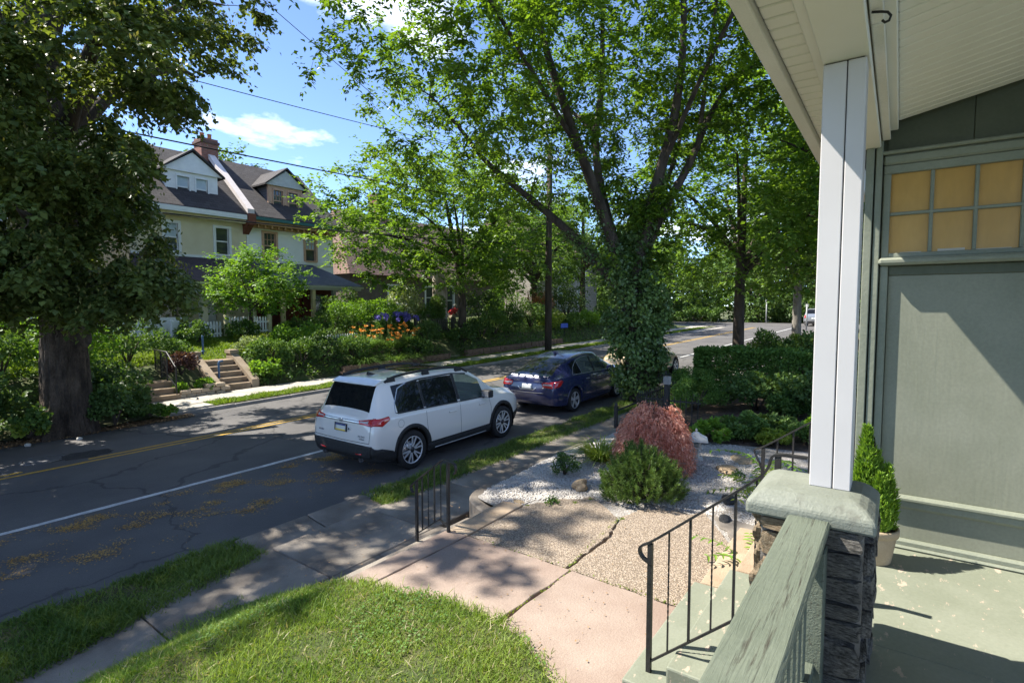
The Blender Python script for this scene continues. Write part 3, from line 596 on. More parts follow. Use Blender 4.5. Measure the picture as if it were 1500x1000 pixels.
def handrail(name, label, x, top, bot, posts, bals, twist=True):
    h = thing(name, label, 'handrail', (x, posts[0][0], posts[0][1])); rail_path(h, [(x, y, z) for y, z in top])
    b = MB().bar((x, bot[0][0], bot[0][1]), (x, bot[1][0], bot[1][1]), .02, .012); b.build('bottom_rail', IRON, h)
    for y, z0, z1 in posts: MB().box(x - .014, x + .014, y - .014, y + .014, z0, z1).build('post', IRON, h)
    for i, (y, z0, z1) in enumerate(bals):
        b = MB()
        if twist and i % 2 == 0: twisted(b, (x, y, z0), (x, y, z1), .009, 5)
        else: b.box(x - .0065, x + .0065, y - .0065, y + .0065, z0, z1)
        b.build('baluster', IRON, h)
    return h
def shifted(dy):
    return lambda nm, lb, x, top, bot, posts, bals, tw=True: handrail(nm, lb, x, [(y + dy, z) for y, z in top], [(y + dy, z) for y, z in bot], [(y + dy, a, c) for y, a, c in posts], [(y + dy, a, c) for y, a, c in bals], tw)
HR1 = shifted(-.075); HR2 = shifted(-.13)
A0, A1 = (1.352, 1.525), (.75, 2.035)
B0, B1 = (1.345, .78), (.62, 1.43)
HR1('stair_handrail', 'black iron stair handrail nearest the camera with twisted balusters and curled end', 3.08, [(1.335, 1.40), (1.40, 1.425), (1.42, 1.48), (1.385, 1.51), A0, (1.1, lz(1.1, A0, A1)), A1, (.70, 2.10), (.69, 2.16), (.665, 2.185), (.52, 2.187)],
         (B0, B1), [(1.345, .55, 1.525), (.655, 1.25, 2.175)], [(y, lz(y, B0, B1), lz(y, A0, A1) - .005) for y in (1.23, 1.105, .98, .86, .755)])
A0, A1 = (1.30, 1.635), (.52, 2.21); B0, B1 = (1.29, .86), (.60, 1.45)
HR2('stair_handrail', 'black iron stair handrail beyond the pier above the sandstone steps', 5.42, [(1.27, 1.40), (1.31, 1.50), (1.36, 1.60), (1.35, 1.625), A0, (.9, lz(.9, A0, A1)), A1, (.35, 2.26)],
         (B0, B1), [(1.28, .72, 1.64), (.56, 1.25, 2.17)], [(y, lz(y, B0, B1), lz(y, A0, A1) - .005) for y in (1.16, 1.03, .90, .77, .65)], False)
A0, A1 = (4.06, 1.325), (4.50, .985); B0, B1 = (4.09, .67), (4.45, .42)
h = handrail('walk_handrail', 'short black iron handrail on the front walk steps in front of the white car', 4.14, [(3.88, 1.20), (3.85, 1.255), (3.87, 1.31), (3.93, 1.32), (4.03, 1.335), A0, (4.28, lz(4.28, A0, A1)), A1, (4.545, .95), (4.54, .90), (4.505, .875)],
         (B0, B1), [(3.97, .556, 1.315), (4.455, .33, 1.015)], [(4.08, .665, 1.31), (4.175, .61, 1.235), (4.27, .545, 1.16), (4.365, .48, 1.085)])
MB().bar((4.14, 3.985, .615), (4.14, 4.10, .665), .02, .012).build('bottom_rail', IRON, h)

# potted cypress by the wall
TERRA = mat('pale_terracotta', (.33, .25, .16), (.42, .33, .225), 5, .85, .1, 60, fine=.08)
c = (3.90, .19, 1.42)
t = thing('potted_cypress', 'small bright green cypress in a pale terracotta pot on the porch floor', 'potted plant', c)
MB().lathe([(.0, .0), (.082, .0), (.088, .01), (.112, .165), (.112, .168), (.122, .17), (.126, .205), (.124, .215), (.112, .215), (.108, .19), (0, .19)], 36).build('pot', TERRA, t, world=False)
o = MB().lathe([(0, .205), (.06, .203), (.107, .195)], 20).build('soil', SOIL, t, world=False)
MB().tube([(0, 0, .19), (.01, 0, .5), (0, .02, .75)], [.012, .008, .003], 6).build('stem', BARK, t, world=False)
CYP = leafmat('cypress_green', (.10, .20, .022), (.27, .42, .06), .3, (1.4, 1.4, .4), clump=9)
n = 9000; lobes = [(0, .055, .2, .60, .085), (.02, -.05, .2, .38, .07), (-.03, .085, .2, .38, .06), (.03, .01, .2, .46, .08), (-.05, -.02, .2, .34, .075)]
k = rng.choice(5, n, p=[.34, .17, .15, .18, .16]); Lb = np.array(lobes)[k]; u = rng.random(n) ** 1.25; prof = np.sin(np.pi * np.clip(u * .86 + .14, 0, 1)) ** .7 * (1 - .55 * u); a = rng.random(n) * 6.28; rr = Lb[:, 4] * prof * (.55 + .5 * rng.random(n))
Pp = np.stack([Lb[:, 0] + np.cos(a) * rr, Lb[:, 1] + np.sin(a) * rr, Lb[:, 2] + Lb[:, 3] * u], 1); D = np.stack([np.cos(a) * .55, np.sin(a) * .55, np.ones(n)], 1) + rng.normal(size=(n, 3)) * .25
link('foliage', leaf_mesh('foliage', Pp, D, rvec(n), .034 * (.6 + .8 * rng.random(n)), .13, CYP), t)
# ------------------------------------------------------------------ cars
TYRE = mat('tyre_rubber', (.016, .016, .017), (.028, .027, .026), 20, .85, .1, 60)
RIMS = mat('machined_rim', (.60, .60, .61), rough=.38, metal=.45); RIMB = mat('black_rim', (.02, .02, .022), rough=.35, spec=.5)
TRIM = mat('black_trim', (.018, .018, .019), (.03, .03, .03), 30, .6, .1, 90); CHROME = mat('chrome', (.50, .50, .51), rough=.22, metal=.7)
GLD = glassmat('privacy_glass', (.05, .055, .06), .35); GLC = glassmat('clear_car_glass', (.55, .68, .66), .62)
LAMPR = mat('red_lamp', (.36, .008, .010), (.50, .016, .018), 8, .08, coat=.6, spec=.6); LAMPW = mat('clear_lamp', (.45, .40, .40), rough=.1, coat=.6)
def paint(name, c, metal=.0, rough=.28): return mat(name, c, rough=rough, metal=metal, coat=1., spec=.5)
def pchip(x, xk, yk):
    xk = np.array(xk, float); yk = np.array(yk, float); h = np.diff(xk); d = np.diff(yk) / h; m = np.zeros(len(xk)); m[0] = d[0]; m[-1] = d[-1]
    for i in range(1, len(xk) - 1):
        if d[i - 1] * d[i] > 0: w1 = 2 * h[i] + h[i - 1]; w2 = h[i] + 2 * h[i - 1]; m[i] = (w1 + w2) / (w1 / d[i - 1] + w2 / d[i])
    i = np.clip(np.searchsorted(xk, x) - 1, 0, len(h) - 1); t = (x - xk[i]) / h[i]
    return (1 + 2 * t) * (1 - t) ** 2 * yk[i] + t * (1 - t) ** 2 * h[i] * m[i] + t * t * (3 - 2 * t) * yk[i + 1] + t * t * (t - 1) * h[i] * m[i + 1]
SUB = [2, 1, 2, 6, 4, 4, 1, 4, 1, 2, 4, 5]
def text_mesh(s, size, m, depth=.002):
    c = bpy.data.curves.new('t', 'FONT'); c.body = s; c.size = size; c.extrude = depth; c.align_x = 'CENTER'; c.align_y = 'CENTER'
    o = bpy.data.objects.new('t', c); COL.objects.link(o); dg = bpy.context.evaluated_depsgraph_get(); me = bpy.data.meshes.new_from_object(o.evaluated_get(dg)); bpy.data.objects.remove(o); me.materials.clear(); me.materials.append(m); me.name = 'lettering'; return me
REARM = Matrix(((0, 0, -1), (-1, 0, 0), (0, 1, 0))).to_euler()

class Car:
    def __init__(s, name, label, loc, rz, K, pm, wheels, Rw, wins, glass, rear=None, front=None, roofglass=None, group=None, zdark=.0):
        s.t = thing(name, label, 'car', loc, rz, group); s.K = K; s.pm = pm; xk = K['x']; s.wheels = wheels; s.R = Rw
        edges = sorted(set([xk[0], xk[-1]] + [e for w_ in wins for e in w_[:2]] + list(rear or []) + list(front or []) + list(roofglass or []))); xs = [edges[0]]
        for a, b_ in zip(edges[:-1], edges[1:]):
            n_ = max(1, int(math.ceil((b_ - a) / .045))); xs += list(a + (b_ - a) * (np.arange(n_) + 1) / n_)
        xs = np.array(sorted(set(list(np.round(xs, 5)) + [.01, .025]))); s.xs = xs; s.S = [s.section(x) for x in xs]; n = len(s.S[0])
        rowid = np.concatenate([[i] * k for i, k in enumerate(SUB)]); V = []; nst = len(xs)
        for sg in (1, -1):
            for i, x in enumerate(xs): V += [(x, sg * y, z) for y, z in s.S[i]]
        body = []; gl = {}; allf = []
        for si, sg in enumerate((1, -1)):
            o0 = si * nst * n
            for i in range(nst - 1):
                xm = (xs[i] + xs[i + 1]) / 2
                for j in range(n - 1):
                    f = (o0 + i * n + j, o0 + i * n + j + 1, o0 + (i + 1) * n + j + 1, o0 + (i + 1) * n + j); allf.append(f); rj = rowid[j]; key = None
                    if rj == 7:
                        for q, w_ in enumerate(wins):
                            if w_[0] < xm < w_[1]: key = ('side', q, sg)
                    if rj >= 10 and rear and rear[0] < xm < rear[1]: key = ('rear',)
                    if rj >= 10 and front and front[0] < xm < front[1]: key = ('front',)
                    if rj >= 11 and roofglass and roofglass[0] < xm < roofglass[1]: key = ('roof',)
                    if key: gl.setdefault(key, []).append(f); continue
                    c = np.mean([V[q] for q in f], 0)
                    if rj <= 5 and rj >= 1 and any((c[0] - wx) ** 2 + (c[2] - Rw) ** 2 < (Rw + .075) ** 2 for wx in wheels): continue
                    body.append(f)
            body.append(tuple(o0 + j for j in range(n))); body.append(tuple(o0 + (nst - 1) * n + j for j in range(n))); allf += body[-2:]
        s.V = V; s.bvh = BVHTree.FromPolygons([Vector(v) for v in V], allf)
        b = MB(); b.add(V, body, 0, True); b.m = [1 if (len(f) == 4 and np.mean([V[q][2] for q in f]) < zdark) else 0 for f in body]; me = b.mesh('body', [pm, TRIM]); bm = bmesh.new(); bm.from_mesh(me); bmesh.ops.remove_doubles(bm, verts=bm.verts, dist=.0004); bmesh.ops.recalc_face_normals(bm, faces=bm.faces); bm.to_mesh(me); bm.free(); me.set_sharp_from_angle(angle=R(38)); s.body = link('body', me, s.t)
        for key, fs in gl.items():
            ids = sorted({i for f in fs for i in f}); mp_ = {q: k for k, q in enumerate(ids)}; b = MB(); b.add([V[q] for q in ids], [tuple(mp_[q] for q in f) for f in fs], 0, True)
            nm = {'side': 'side_window', 'rear': 'rear_window', 'front': 'windshield', 'roof': 'sunroof'}[key[0]]; g = glass[key[1]] if key[0] == 'side' else GLC if key[0] == 'front' else GLD
            me = b.mesh(nm, g); bm = bmesh.new(); bm.from_mesh(me); bmesh.ops.remove_doubles(bm, verts=bm.verts, dist=.0004); bm.to_mesh(me); bm.free(); link(nm, me, s.t)
        # wheel wells, floor
        for wx in wheels:
            for sg in (-1, 1):
                b = MB().lathe([(Rw + .075, sg * .97 * s.K['wm'][6]), (Rw + .075, sg * .55), (0, sg * .55)], 28, 'y', (wx, 0, Rw + .0))
                b.v = [(x, y, max(z, .2)) for x, y, z in b.v]; b.build('wheel_well', DARKM, s.t, world=False)
    def section(s, x):
        K = s.K; g = lambda k: float(pchip(np.array(x), K['x'], K[k])); zb, ws, wm, zt, wb, zf, wr = g('zb'), g('ws'), g('wm'), g('zbelt'), g('wb'), g('zroof'), g('wr')
        zt = min(zt, zf - .06); z4 = min(.60, zb + (zt - zb) * .55); z5 = min(.82, zb + (zt - zb) * .82); r7 = np.array((wb - .022, zt)); r9 = np.array((wr, zf - .065)); r9[1] = max(r9[1], zt + .012)
        rows = [(0, zb), (ws * .9, zb), (ws, zb + .03), (wm * .985, zb + min(.18, (zt - zb) * .3)), (wm, z4), (wm * .992, z5), (wb, zt - .025), tuple(r7), tuple(r7 + (r9 - r7) * .9), tuple(r9), (wr - .06, zf - .018), (wr * .55, zf + .008), (0, zf + .018)]
        out = [rows[0]]; Rr = [np.array(q, float) for q in rows]
        for i, k in enumerate(SUB):
            a, b_ = Rr[i], Rr[i + 1]
            sm = i in (3, 4, 5, 10, 11)
            p0 = Rr[i - 1] if i > 0 else a; p3 = Rr[i + 2] if i + 2 < len(Rr) else np.array((-Rr[i][0], Rr[i][1]))
            for q in range(1, k + 1):
                t_ = q / k
                out.append(tuple(a + (b_ - a) * t_) if not sm else tuple(.5 * (2 * a + (b_ - p0) * t_ + (2 * p0 - 5 * a + 4 * b_ - p3) * t_ ** 2 + (3 * a - p0 - 3 * b_ + p3) * t_ ** 3)))
        return out
    def hit(s, mode, u, v, sg=-1):
        if mode == 'side': o, d = Vector((u, sg * 2, v)), Vector((0, -sg, 0))
        elif mode == 'rear': o, d = Vector((-1, u, v)), Vector((1, 0, 0))
        elif mode == 'front': o, d = Vector((7, u, v)), Vector((-1, 0, 0))
        else: o, d = Vector((u, v, 3)), Vector((0, 0, -1))
        h, nn, _, _ = s.bvh.ray_cast(o, d)
        if h is None: return None
        if nn.dot(d) > 0: nn = -nn
        return h, nn
    def patch(s, name, m, mode, poly, off=.006, n=(14, 6), sg=-1, parent=None):
        """convex polygon laid onto the body surface"""
        poly = [tuple(p) for p in poly]; vs_ = [p[1] for p in poly]; v0, v1 = min(vs_), max(vs_); b = MB(); V = []; nu, nv = n; ok = True
        for j in range(nv + 1):
            v = v0 + (v1 - v0) * min(max(j / nv, .001), .999); xs = []
            for a, c in zip(poly, poly[1:] + poly[:1]):
                if (a[1] - v) * (c[1] - v) < 0: xs.append(a[0] + (c[0] - a[0]) * (v - a[1]) / (c[1] - a[1]))
            if len(xs) < 2: return None
            for i in range(nu + 1):
                u = min(xs) + (max(xs) - min(xs)) * i / nu; h = s.hit(mode, u, v, sg)
                V.append(h[0] + h[1] * off if h else (V[-1] if V else Vector((0, 0, 0))))
        b.add(V, [(j * (nu + 1) + i, j * (nu + 1) + i + 1, (j + 1) * (nu + 1) + i + 1, (j + 1) * (nu + 1) + i) for j in range(nv) for i in range(nu)], 0, True)
        o = b.build(name, m, parent or s.t, world=False); sm_ = o.modifiers.new('thick', 'SOLIDIFY'); sm_.thickness = .006; sm_.offset = 0; return o
    def ribbon(s, name, m, pts, w_=.008, off=.003, sg=-1, mode='side', parent=None):
        p = interp_poly(np.array(pts, float), .04); b = MB(); V = []; n = len(p)
        for i in range(n):
            d = p[min(i + 1, n - 1)] - p[max(i - 1, 0)]; d = d / np.linalg.norm(d); q = np.array((-d[1], d[0]))
            for e in (-1, 1):
                c = p[i] + q * e * w_ / 2; h = s.hit(mode, c[0], c[1], sg); V.append(h[0] + h[1] * off if h else (V[-1] if V else Vector((0, 0, 0))))
        b.add(V, [(2 * i, 2 * i + 1, 2 * i + 3, 2 * i + 2) for i in range(n - 1)]); return b.build(name, m, parent or s.t, world=False)
    def arch(s, m, w_=.06, off=.012, sg=-1, r0=None):
        for wx in s.wheels:
            b = MB(); V = []; r0_ = r0 or s.R + .055
            angs = [a for a in np.linspace(R(-15), R(195), 44)]
            for a in angs:
                for rr in (r0_, r0_ + w_):
                    h = s.hit('side', wx + rr * math.cos(a), max(s.R + rr * math.sin(a), .26), sg); y = h[0].y + sg * off if h else (V[-1][1] if V else sg * .9)
                    V.append((wx + rr * math.cos(a), y, max(s.R + rr * math.sin(a), .25)))
            n = len(angs); V += [(x, y - sg * .06, z) for x, y, z in V]; k = 2 * n
            b.add(V, [(2 * i, 2 * i + 1, 2 * i + 3, 2 * i + 2) for i in range(n - 1)] + [(2 * i, 2 * i + 2, k + 2 * i + 2, k + 2 * i) for i in range(n - 1)] + [(2 * i + 1, 2 * i + 3, k + 2 * i + 3, k + 2 * i + 1) for i in range(n - 1)], 0, True)
            b.build('wheel_arch', m, s.t, world=False)
    def wheel(s, spokes, mats, rim_r, ymid):
        for wx in s.wheels:
            for sg in (-1, 1):
                c = (wx, sg * ymid, s.R); wt = MB(); Rr = s.R; w2 = .115
                wt.lathe([(rim_r, -w2 * .9), (Rr * .93, -w2), (Rr * .985, -w2 * .75), (Rr, -w2 * .4), (Rr, w2 * .4), (Rr * .985, w2 * .75), (Rr * .93, w2), (rim_r, w2 * .9)], 40, 'y')
                wo = wt.build('wheel', TYRE, s.t, world=False); wo.location = c; wo.scale = (s.t.scale[2] / s.t.scale[0], 1, 1)
                b = MB(); f = sg * .085; b.lathe([(rim_r, f * 1.18), (rim_r * .95, f * 1.2), (rim_r * .90, f * .8), (rim_r * .88, f * -.5), (0, f * -.5)], 36, 'y', mi=1); b.lathe([(rim_r * 1.0, f * 1.2), (rim_r * .96, f * 1.25), (rim_r * .92, f * 1.05)], 36, 'y', mi=0)
                for k in range(spokes['n']):
                    a0 = 2 * math.pi * k / spokes['n'] + .3
                    for da in spokes['split']:
                        p = (math.cos(a0 + da * .35) * rim_r * .16, f * .92, math.sin(a0 + da * .35) * rim_r * .16); q = (math.cos(a0 + da) * rim_r * .93, f * 1.04, math.sin(a0 + da) * rim_r * .93)
                        b.bar(p, q, spokes['w'], .02, 0, up=(0, sg, 0)); pm_ = [(p[i] + q[i]) / 2 for i in range(3)]
                b.lathe([(0, f * 1.12), (rim_r * .2, f * 1.1), (rim_r * .24, f * .8)], 20, 'y', mi=spokes.get('hub', 1))
                o = b.build('rim', mats, wo, world=False)
                MB().lathe([(rim_r * .62, f * .1), (rim_r * .62, f * .2), (rim_r * .15, f * .2)], 24, 'y').build('brake_disc', CHROME, wo, world=False)
    def seats(s, m, rows, z=.55):
        for x, ys in rows:
            for y in ys:
                b = MB(); b.box(x - .02, x + .48, y - .24, y + .24, z - .1, z + .06); b.extr([(x - .02, z), (x + .10, z), (x - .04, z + .58), (x - .15, z + .56)], 'y', y - .23, y + .23); b.box(x - .15, x - .05, y - .12, y + .12, z + .6, z + .78); bevel(b.build('seat', m, s.t, world=False), .03, 2)

# --- white SUV
WH = paint('pearl_white_paint', (.68, .645, .595), rough=.3)
K = dict(x=[0, .04, .10, .17, .32, .52, .72, 1.2, 2.0, 2.9, 3.35, 4.0, 4.5, 4.8, 4.95, 5.0],
    zroof=[.74, 1.00, 1.12, 1.18, 1.42, 1.67, 1.725, 1.755, 1.765, 1.725, 1.56, 1.165, 1.10, 1.02, .88, .72],
    zbelt=[.64, .88, .99, 1.04, 1.10, 1.115, 1.11, 1.10, 1.08, 1.055, 1.045, 1.03, .98, .90, .77, .62],
    wb=[.74, .83, .875, .895, .915, .925, .93, .935, .94, .935, .925, .89, .84, .74, .60, .52], wm=[.79, .87, .915, .935, .95, .96, .965, .965, .965, .962, .955, .935, .89, .79, .68, .6],
    wr=[.60, .70, .735, .735, .71, .685, .68, .685, .69, .675, .655, .78, .73, .62, .48, .42], ws=[.66, .78, .85, .88, .90, .91, .92, .92, .92, .92, .91, .88, .83, .74, .62, .52], zb=[.42, .35, .31, .29, .27, .25, .24, .22, .22, .22, .22, .23, .25, .29, .35, .42])
cx, cy = 5.74, 8.32
C1 = Car('parked_car', 'white sport utility car with black roof rails parked at the near kerb', (cx, cy, zr(cx)), R(.5), K, WH, (1.14, 4.03), .372, [(.82, 1.50), (1.56, 2.50), (2.58, 3.42)], [GLD, GLD, GLC], rear=(.19, .50), front=(3.02, 3.86), roofglass=(1.55, 2.75), zdark=.44)
C1.t.rotation_euler = (0, -.02, R(.6)); C1.t.scale = (.945, .96, .968)
C1.wheel(dict(n=6, split=(-.2, .2), w=.028), [RIMS, RIMB], .262, .845); C1.seats(TRIM, [(1.55, (-.36, .36)), (2.5, (-.38, .38))])
for sg in (-1, 1):
    C1.arch(TRIM, .075, .012, sg); C1.patch('sill_cladding', TRIM, 'side', [(1.6, .24), (3.55, .24), (3.6, .40), (1.55, .40)], .012, (30, 4), sg)
    C1.patch('sill_strip', RIMS, 'side', [(1.75, .285), (3.4, .285), (3.4, .302), (1.75, .302)], .022, (24, 1), sg)
    C1.ribbon('door_seam', DARKM, [(1.535, 1.08), (1.54, .80), (1.58, .42)], sg=sg); C1.ribbon('door_seam', DARKM, [(2.54, 1.06), (2.54, .42)], sg=sg); C1.ribbon('door_seam', DARKM, [(3.53, 1.03), (3.60, .80), (3.56, .42)], sg=sg)
    C1.ribbon('belt_trim', TRIM, [(.78, 1.128), (1.6, 1.105), (3.45, 1.055)], .018, .006, sg); C1.ribbon('window_trim', TRIM, [(1.53, 1.13), (1.53, 1.62)], .06, .003, sg); C1.ribbon('window_trim', TRIM, [(2.54, 1.12), (2.54, 1.64)], .08, .003, sg)
    C1.ribbon('window_trim', CHROME, [(.76, 1.13), (.80, 1.30), (.96, 1.55), (1.2, 1.63)], .02, .006, sg); C1.ribbon('window_trim', TRIM, [(.98, 1.60), (1.6, 1.655), (2.5, 1.655), (3.0, 1.60)], .03, .004, sg)
    for x in (2.28, 1.66 + 1.6): 
        h = C1.hit('side', x, .93, sg); b = MB(); b.box(x - .11, x + .11, h[0].y + sg * .012, h[0].y + sg * .04, .905, .94); bevel(b.build('door_handle', WH, C1.t, world=False), .012, 2)
    # mirror
    b = MB(); y = sg * .90; b.box(3.28, 3.44, min(y, y + sg * .25), max(y, y + sg * .25), 1.05, 1.22); b.box(3.33, 3.41, min(y - sg * .06, y + sg * .04), max(y - sg * .06, y + sg * .04), 1.02, 1.09); o = b.build('side_mirror', TRIM, C1.t, world=False); bevel(o, .04, 3)
    b = MB(); b.box(3.275, 3.281, min(y + sg * .03, y + sg * .22), max(y + sg * .03, y + sg * .22), 1.075, 1.195); b.build('mirror_glass', CHROME, o, world=False)
    # roof rail with three feet
    b = MB(); yr = sg * .66; zt = lambda x: C1.hit('top', x, yr)[0].z
    p = [(.72, yr, zt(.72) + .012), (.92, yr, zt(.92) + .075), (1.5, yr, zt(1.5) + .088), (2.3, yr, zt(2.3) + .088), (2.85, yr, zt(2.85) + .075), (3.08, yr, zt(3.08) + .010)]
    b.tube(smooth_poly(np.array(p), 2), .026, 8); rr = b.build('roof_rail', TRIM, C1.t, world=False)
    for x in (.88, 1.8, 2.78): MB().extr([(x - .10, zt(x) - .01), (x + .10, zt(x) - .01), (x + .07, zt(x) + .075), (x - .07, zt(x) + .075)], 'y', yr - .025, yr + .025).build('rail_foot', TRIM, rr, world=False)
    # tail lamp wrapping the corner
    C1.patch('tail_lamp', LAMPR, 'side', [(.07, .965), (.30, .95), (.56, 1.055), (.52, 1.10), (.14, 1.085)], .012, (16, 6), sg)
    q = [(sg * .84, .96), (sg * .50, .985), (sg * .50, 1.045), (sg * .84, 1.09)]; C1.patch('tail_lamp', LAMPR, 'rear', q, .012, (14, 6))
    q = [(sg * .74, 1.0), (sg * .55, 1.005), (sg * .55, 1.035), (sg * .74, 1.045)]; C1.patch('lamp_lens', LAMPW, 'rear', q, .02, (8, 3))
    C1.patch('rear_reflector', LAMPR, 'rear', [(sg * .62, .425), (sg * .45, .42), (sg * .45, .455), (sg * .62, .46)], .03, (6, 2))
    b = MB().lathe([(.045, -.03), (.045, .12), (.036, .12), (.036, -.02)], 18, 'x', (.03, sg * .55, .33)); b.build('exhaust_tip', CHROME, C1.t, world=False)
    C1.patch('head_lamp', LAMPW, 'front', [(sg * .48, .80), (sg * .70, .80), (sg * .72, .90), (sg * .48, .88)], .008, (8, 4))
C1.patch('rear_bumper', TRIM, 'rear', [(-.80, .38), (.80, .38), (.86, .615), (-.86, .615)], .014, (40, 6))
C1.patch('rear_bumper', TRIM, 'side', [(.02, .40), (.70, .28), (.70, .45), (.02, .61)], .012, (12, 5), -1); C1.patch('rear_bumper', TRIM, 'side', [(.02, .40), (.70, .28), (.70, .45), (.02, .61)], .012, (12, 5), 1)
C1.patch('front_bumper', TRIM, 'side', [(4.48, .34), (4.9, .42), (4.93, .58), (4.45, .50)], .012, (8, 5), -1)
C1.patch('number_plate_recess', TRIM, 'rear', [(-.19, .80), (.19, .80), (.19, .945), (-.19, .945)], .006, (10, 4))
pl = C1.patch('number_plate', mat('plate_white', (.60, .60, .55), rough=.5), 'rear', [(-.15, .805), (.15, .805), (.15, .93), (-.15, .93)], .018, (6, 4))
C1.patch('plate_band', mat('plate_yellow', (.70, .50, .08), rough=.5), 'rear', [(-.15, .806), (.15, .806), (.15, .835), (-.15, .835)], .026, (6, 1)); C1.patch('plate_band', mat('plate_blue', (.03, .06, .22), rough=.5), 'rear', [(-.15, .905), (.15, .905), (.15, .929), (-.15, .929)], .026, (6, 1))
C1.patch('chrome_bar', CHROME, 'rear', [(-.52, .985), (.52, .985), (.52, 1.03), (-.52, 1.03)], .02, (30, 3))
h = C1.hit('rear', 0, 1.008)[0]; b = MB(); b.tube([(h.x - .03, .055 * math.cos(a), 1.008 + .032 * math.sin(a)) for a in np.linspace(0, 6.283, 25)], .006, 6, caps=False)
for a, c in ((.02, .01), (-.015, .012), (-.005, -.01), (.022, -.008), (.004, .002), (-.025, -.002)): b.box(h.x - .036, h.x - .028, a - .004, a + .004, 1.008 + c - .004, 1.008 + c + .004)
b.build('emblem', CHROME, C1.t, world=False)
h = C1.hit('rear', -.27, .87)[0]; b = MB().lathe([(0, h.x - .014), (.048, h.x - .014), (.05, h.x - .004)], 24, 'x', (0, -.245, .868), mi=0); b.lathe([(.036, h.x - .0155), (.042, h.x - .0155)], 24, 'x', (0, -.245, .868), mi=1); b.lathe([(0, h.x - .0155), (.022, h.x - .0155)], 16, 'x', (0, -.245, .868), mi=1); b.build('sticker', [WHITEP, TRIM], C1.t, world=False)
for s_, sz, y, z in (('ASCENT', .052, -.60, .765), ('TOURING', .034, -.61, .72), ('SUBARU', .045, .60, .765)):
    h = C1.hit('rear', y, z)[0]; link('lettering', text_mesh(s_, sz, CHROME), C1.t, (h.x - .012, y, z), REARM)
C1.ribbon('hatch_seam', DARKM, [(-.80, 1.10), (-.82, .85), (-.80, .66)], .008, .003, mode='rear'); C1.ribbon('hatch_seam', DARKM, [(.80, 1.10), (.82, .85), (.80, .66)], .008, .003, mode='rear'); C1.ribbon('hatch_seam', DARKM, [(-.80, .66), (0, .645), (.80, .66)], .009, .003, mode='rear')
C1.ribbon('fuel_door', DARKM, [(.86 + .075 * math.cos(a), .93 + .075 * math.sin(a)) for a in np.linspace(0, 6.3, 20)], .005, .002)
b = MB(); b.extr([(.50, 1.64), (.41, 1.645), (.43, 1.668), (.66, 1.728), (.66, 1.70)], 'y', -.64, .64); bevel(b.build('roof_spoiler', WH, C1.t, world=False), .012, 2)
zt = C1.hit('top', .98, 0)[0].z; b = MB(); b.extr([(.86, zt), (1.06, zt), (1.0, zt + .02), (.88, zt + .065)], 'y', -.028, .028); bevel(b.build('antenna_fin', TRIM, C1.t, world=False), .008, 2)
b = MB(); b.tube([(.26, -.05, 1.22), (.24, .45, 1.24)], .008, 6); b.build('rear_wiper', TRIM, C1.t, world=False)
MB().box(.6, 4.3, -.8, .8, .36, .42).build('cabin_floor', TRIM, C1.t, world=False); bevel(MB().box(3.35, 3.75, -.8, .8, .75, 1.05).build('dashboard', TRIM, C1.t, world=False), .04)

for ch in C1.t.children:            # short rear overhang
    if ch.name.startswith('wheel') and not ch.name.startswith('wheel_'): continue
    if ch.location.length > 1e-6 and ch.location.x < .75: ch.location.x = .75 - (.75 - ch.location.x) * .74
    elif ch.data:
        for v in ch.data.vertices:
            if v.co.x < .75: v.co.x = .75 - (.75 - v.co.x) * .74
# --- dark blue fastback
BL = paint('dark_blue_paint', (.021, .027, .085), .15, .25)
K = dict(x=[0, .05, .12, .20, .5, 1.0, 1.6, 2.2, 2.75, 3.2, 3.85, 4.4, 4.75, 4.93, 5.0],
    zroof=[.74, 1.00, 1.09, 1.125, 1.25, 1.43, 1.575, 1.62, 1.59, 1.42, 1.10, 1.01, .90, .76, .62], zbelt=[.64, .88, .97, 1.01, 1.04, 1.06, 1.05, 1.03, 1.005, .99, .97, .90, .79, .66, .55],
    wb=[.72, .81, .85, .87, .895, .915, .92, .92, .915, .905, .86, .80, .70, .58, .5], wm=[.76, .85, .89, .91, .935, .945, .948, .948, .945, .94, .915, .87, .77, .65, .56],
    wr=[.60, .70, .73, .72, .67, .625, .615, .62, .61, .60, .74, .68, .58, .46, .4], ws=[.62, .75, .82, .85, .89, .9, .9, .9, .9, .9, .87, .82, .72, .6, .5], zb=[.42, .34, .30, .27, .24, .22, .2, .2, .2, .2, .21, .23, .27, .33, .4])
cx, cy = 11.85, 8.42
C2 = Car('parked_car', 'dark blue fastback car parked in front of the white car', (cx, cy, zr(cx)), R(.8), K, BL, (1.07, 3.87), .345, [(1.12, 1.52), (1.58, 2.28), (2.36, 3.22)], [GLD, GLC, GLC], rear=(.26, 1.22), front=(2.78, 3.74))
C2.t.rotation_euler = (0, -.02, R(.8)); C2.t.scale = (.95, .97, .945)
C2.wheel(dict(n=5, split=(-.13, .13), w=.05, hub=0), [mat('silver_rim', (.50, .50, .52), rough=.35, metal=.5), RIMB], .245, .825); C2.seats(mat('tan_leather', (.34, .24, .15), rough=.6), [(1.75, (-.34, .34)), (2.55, (-.36, .36))], .5)
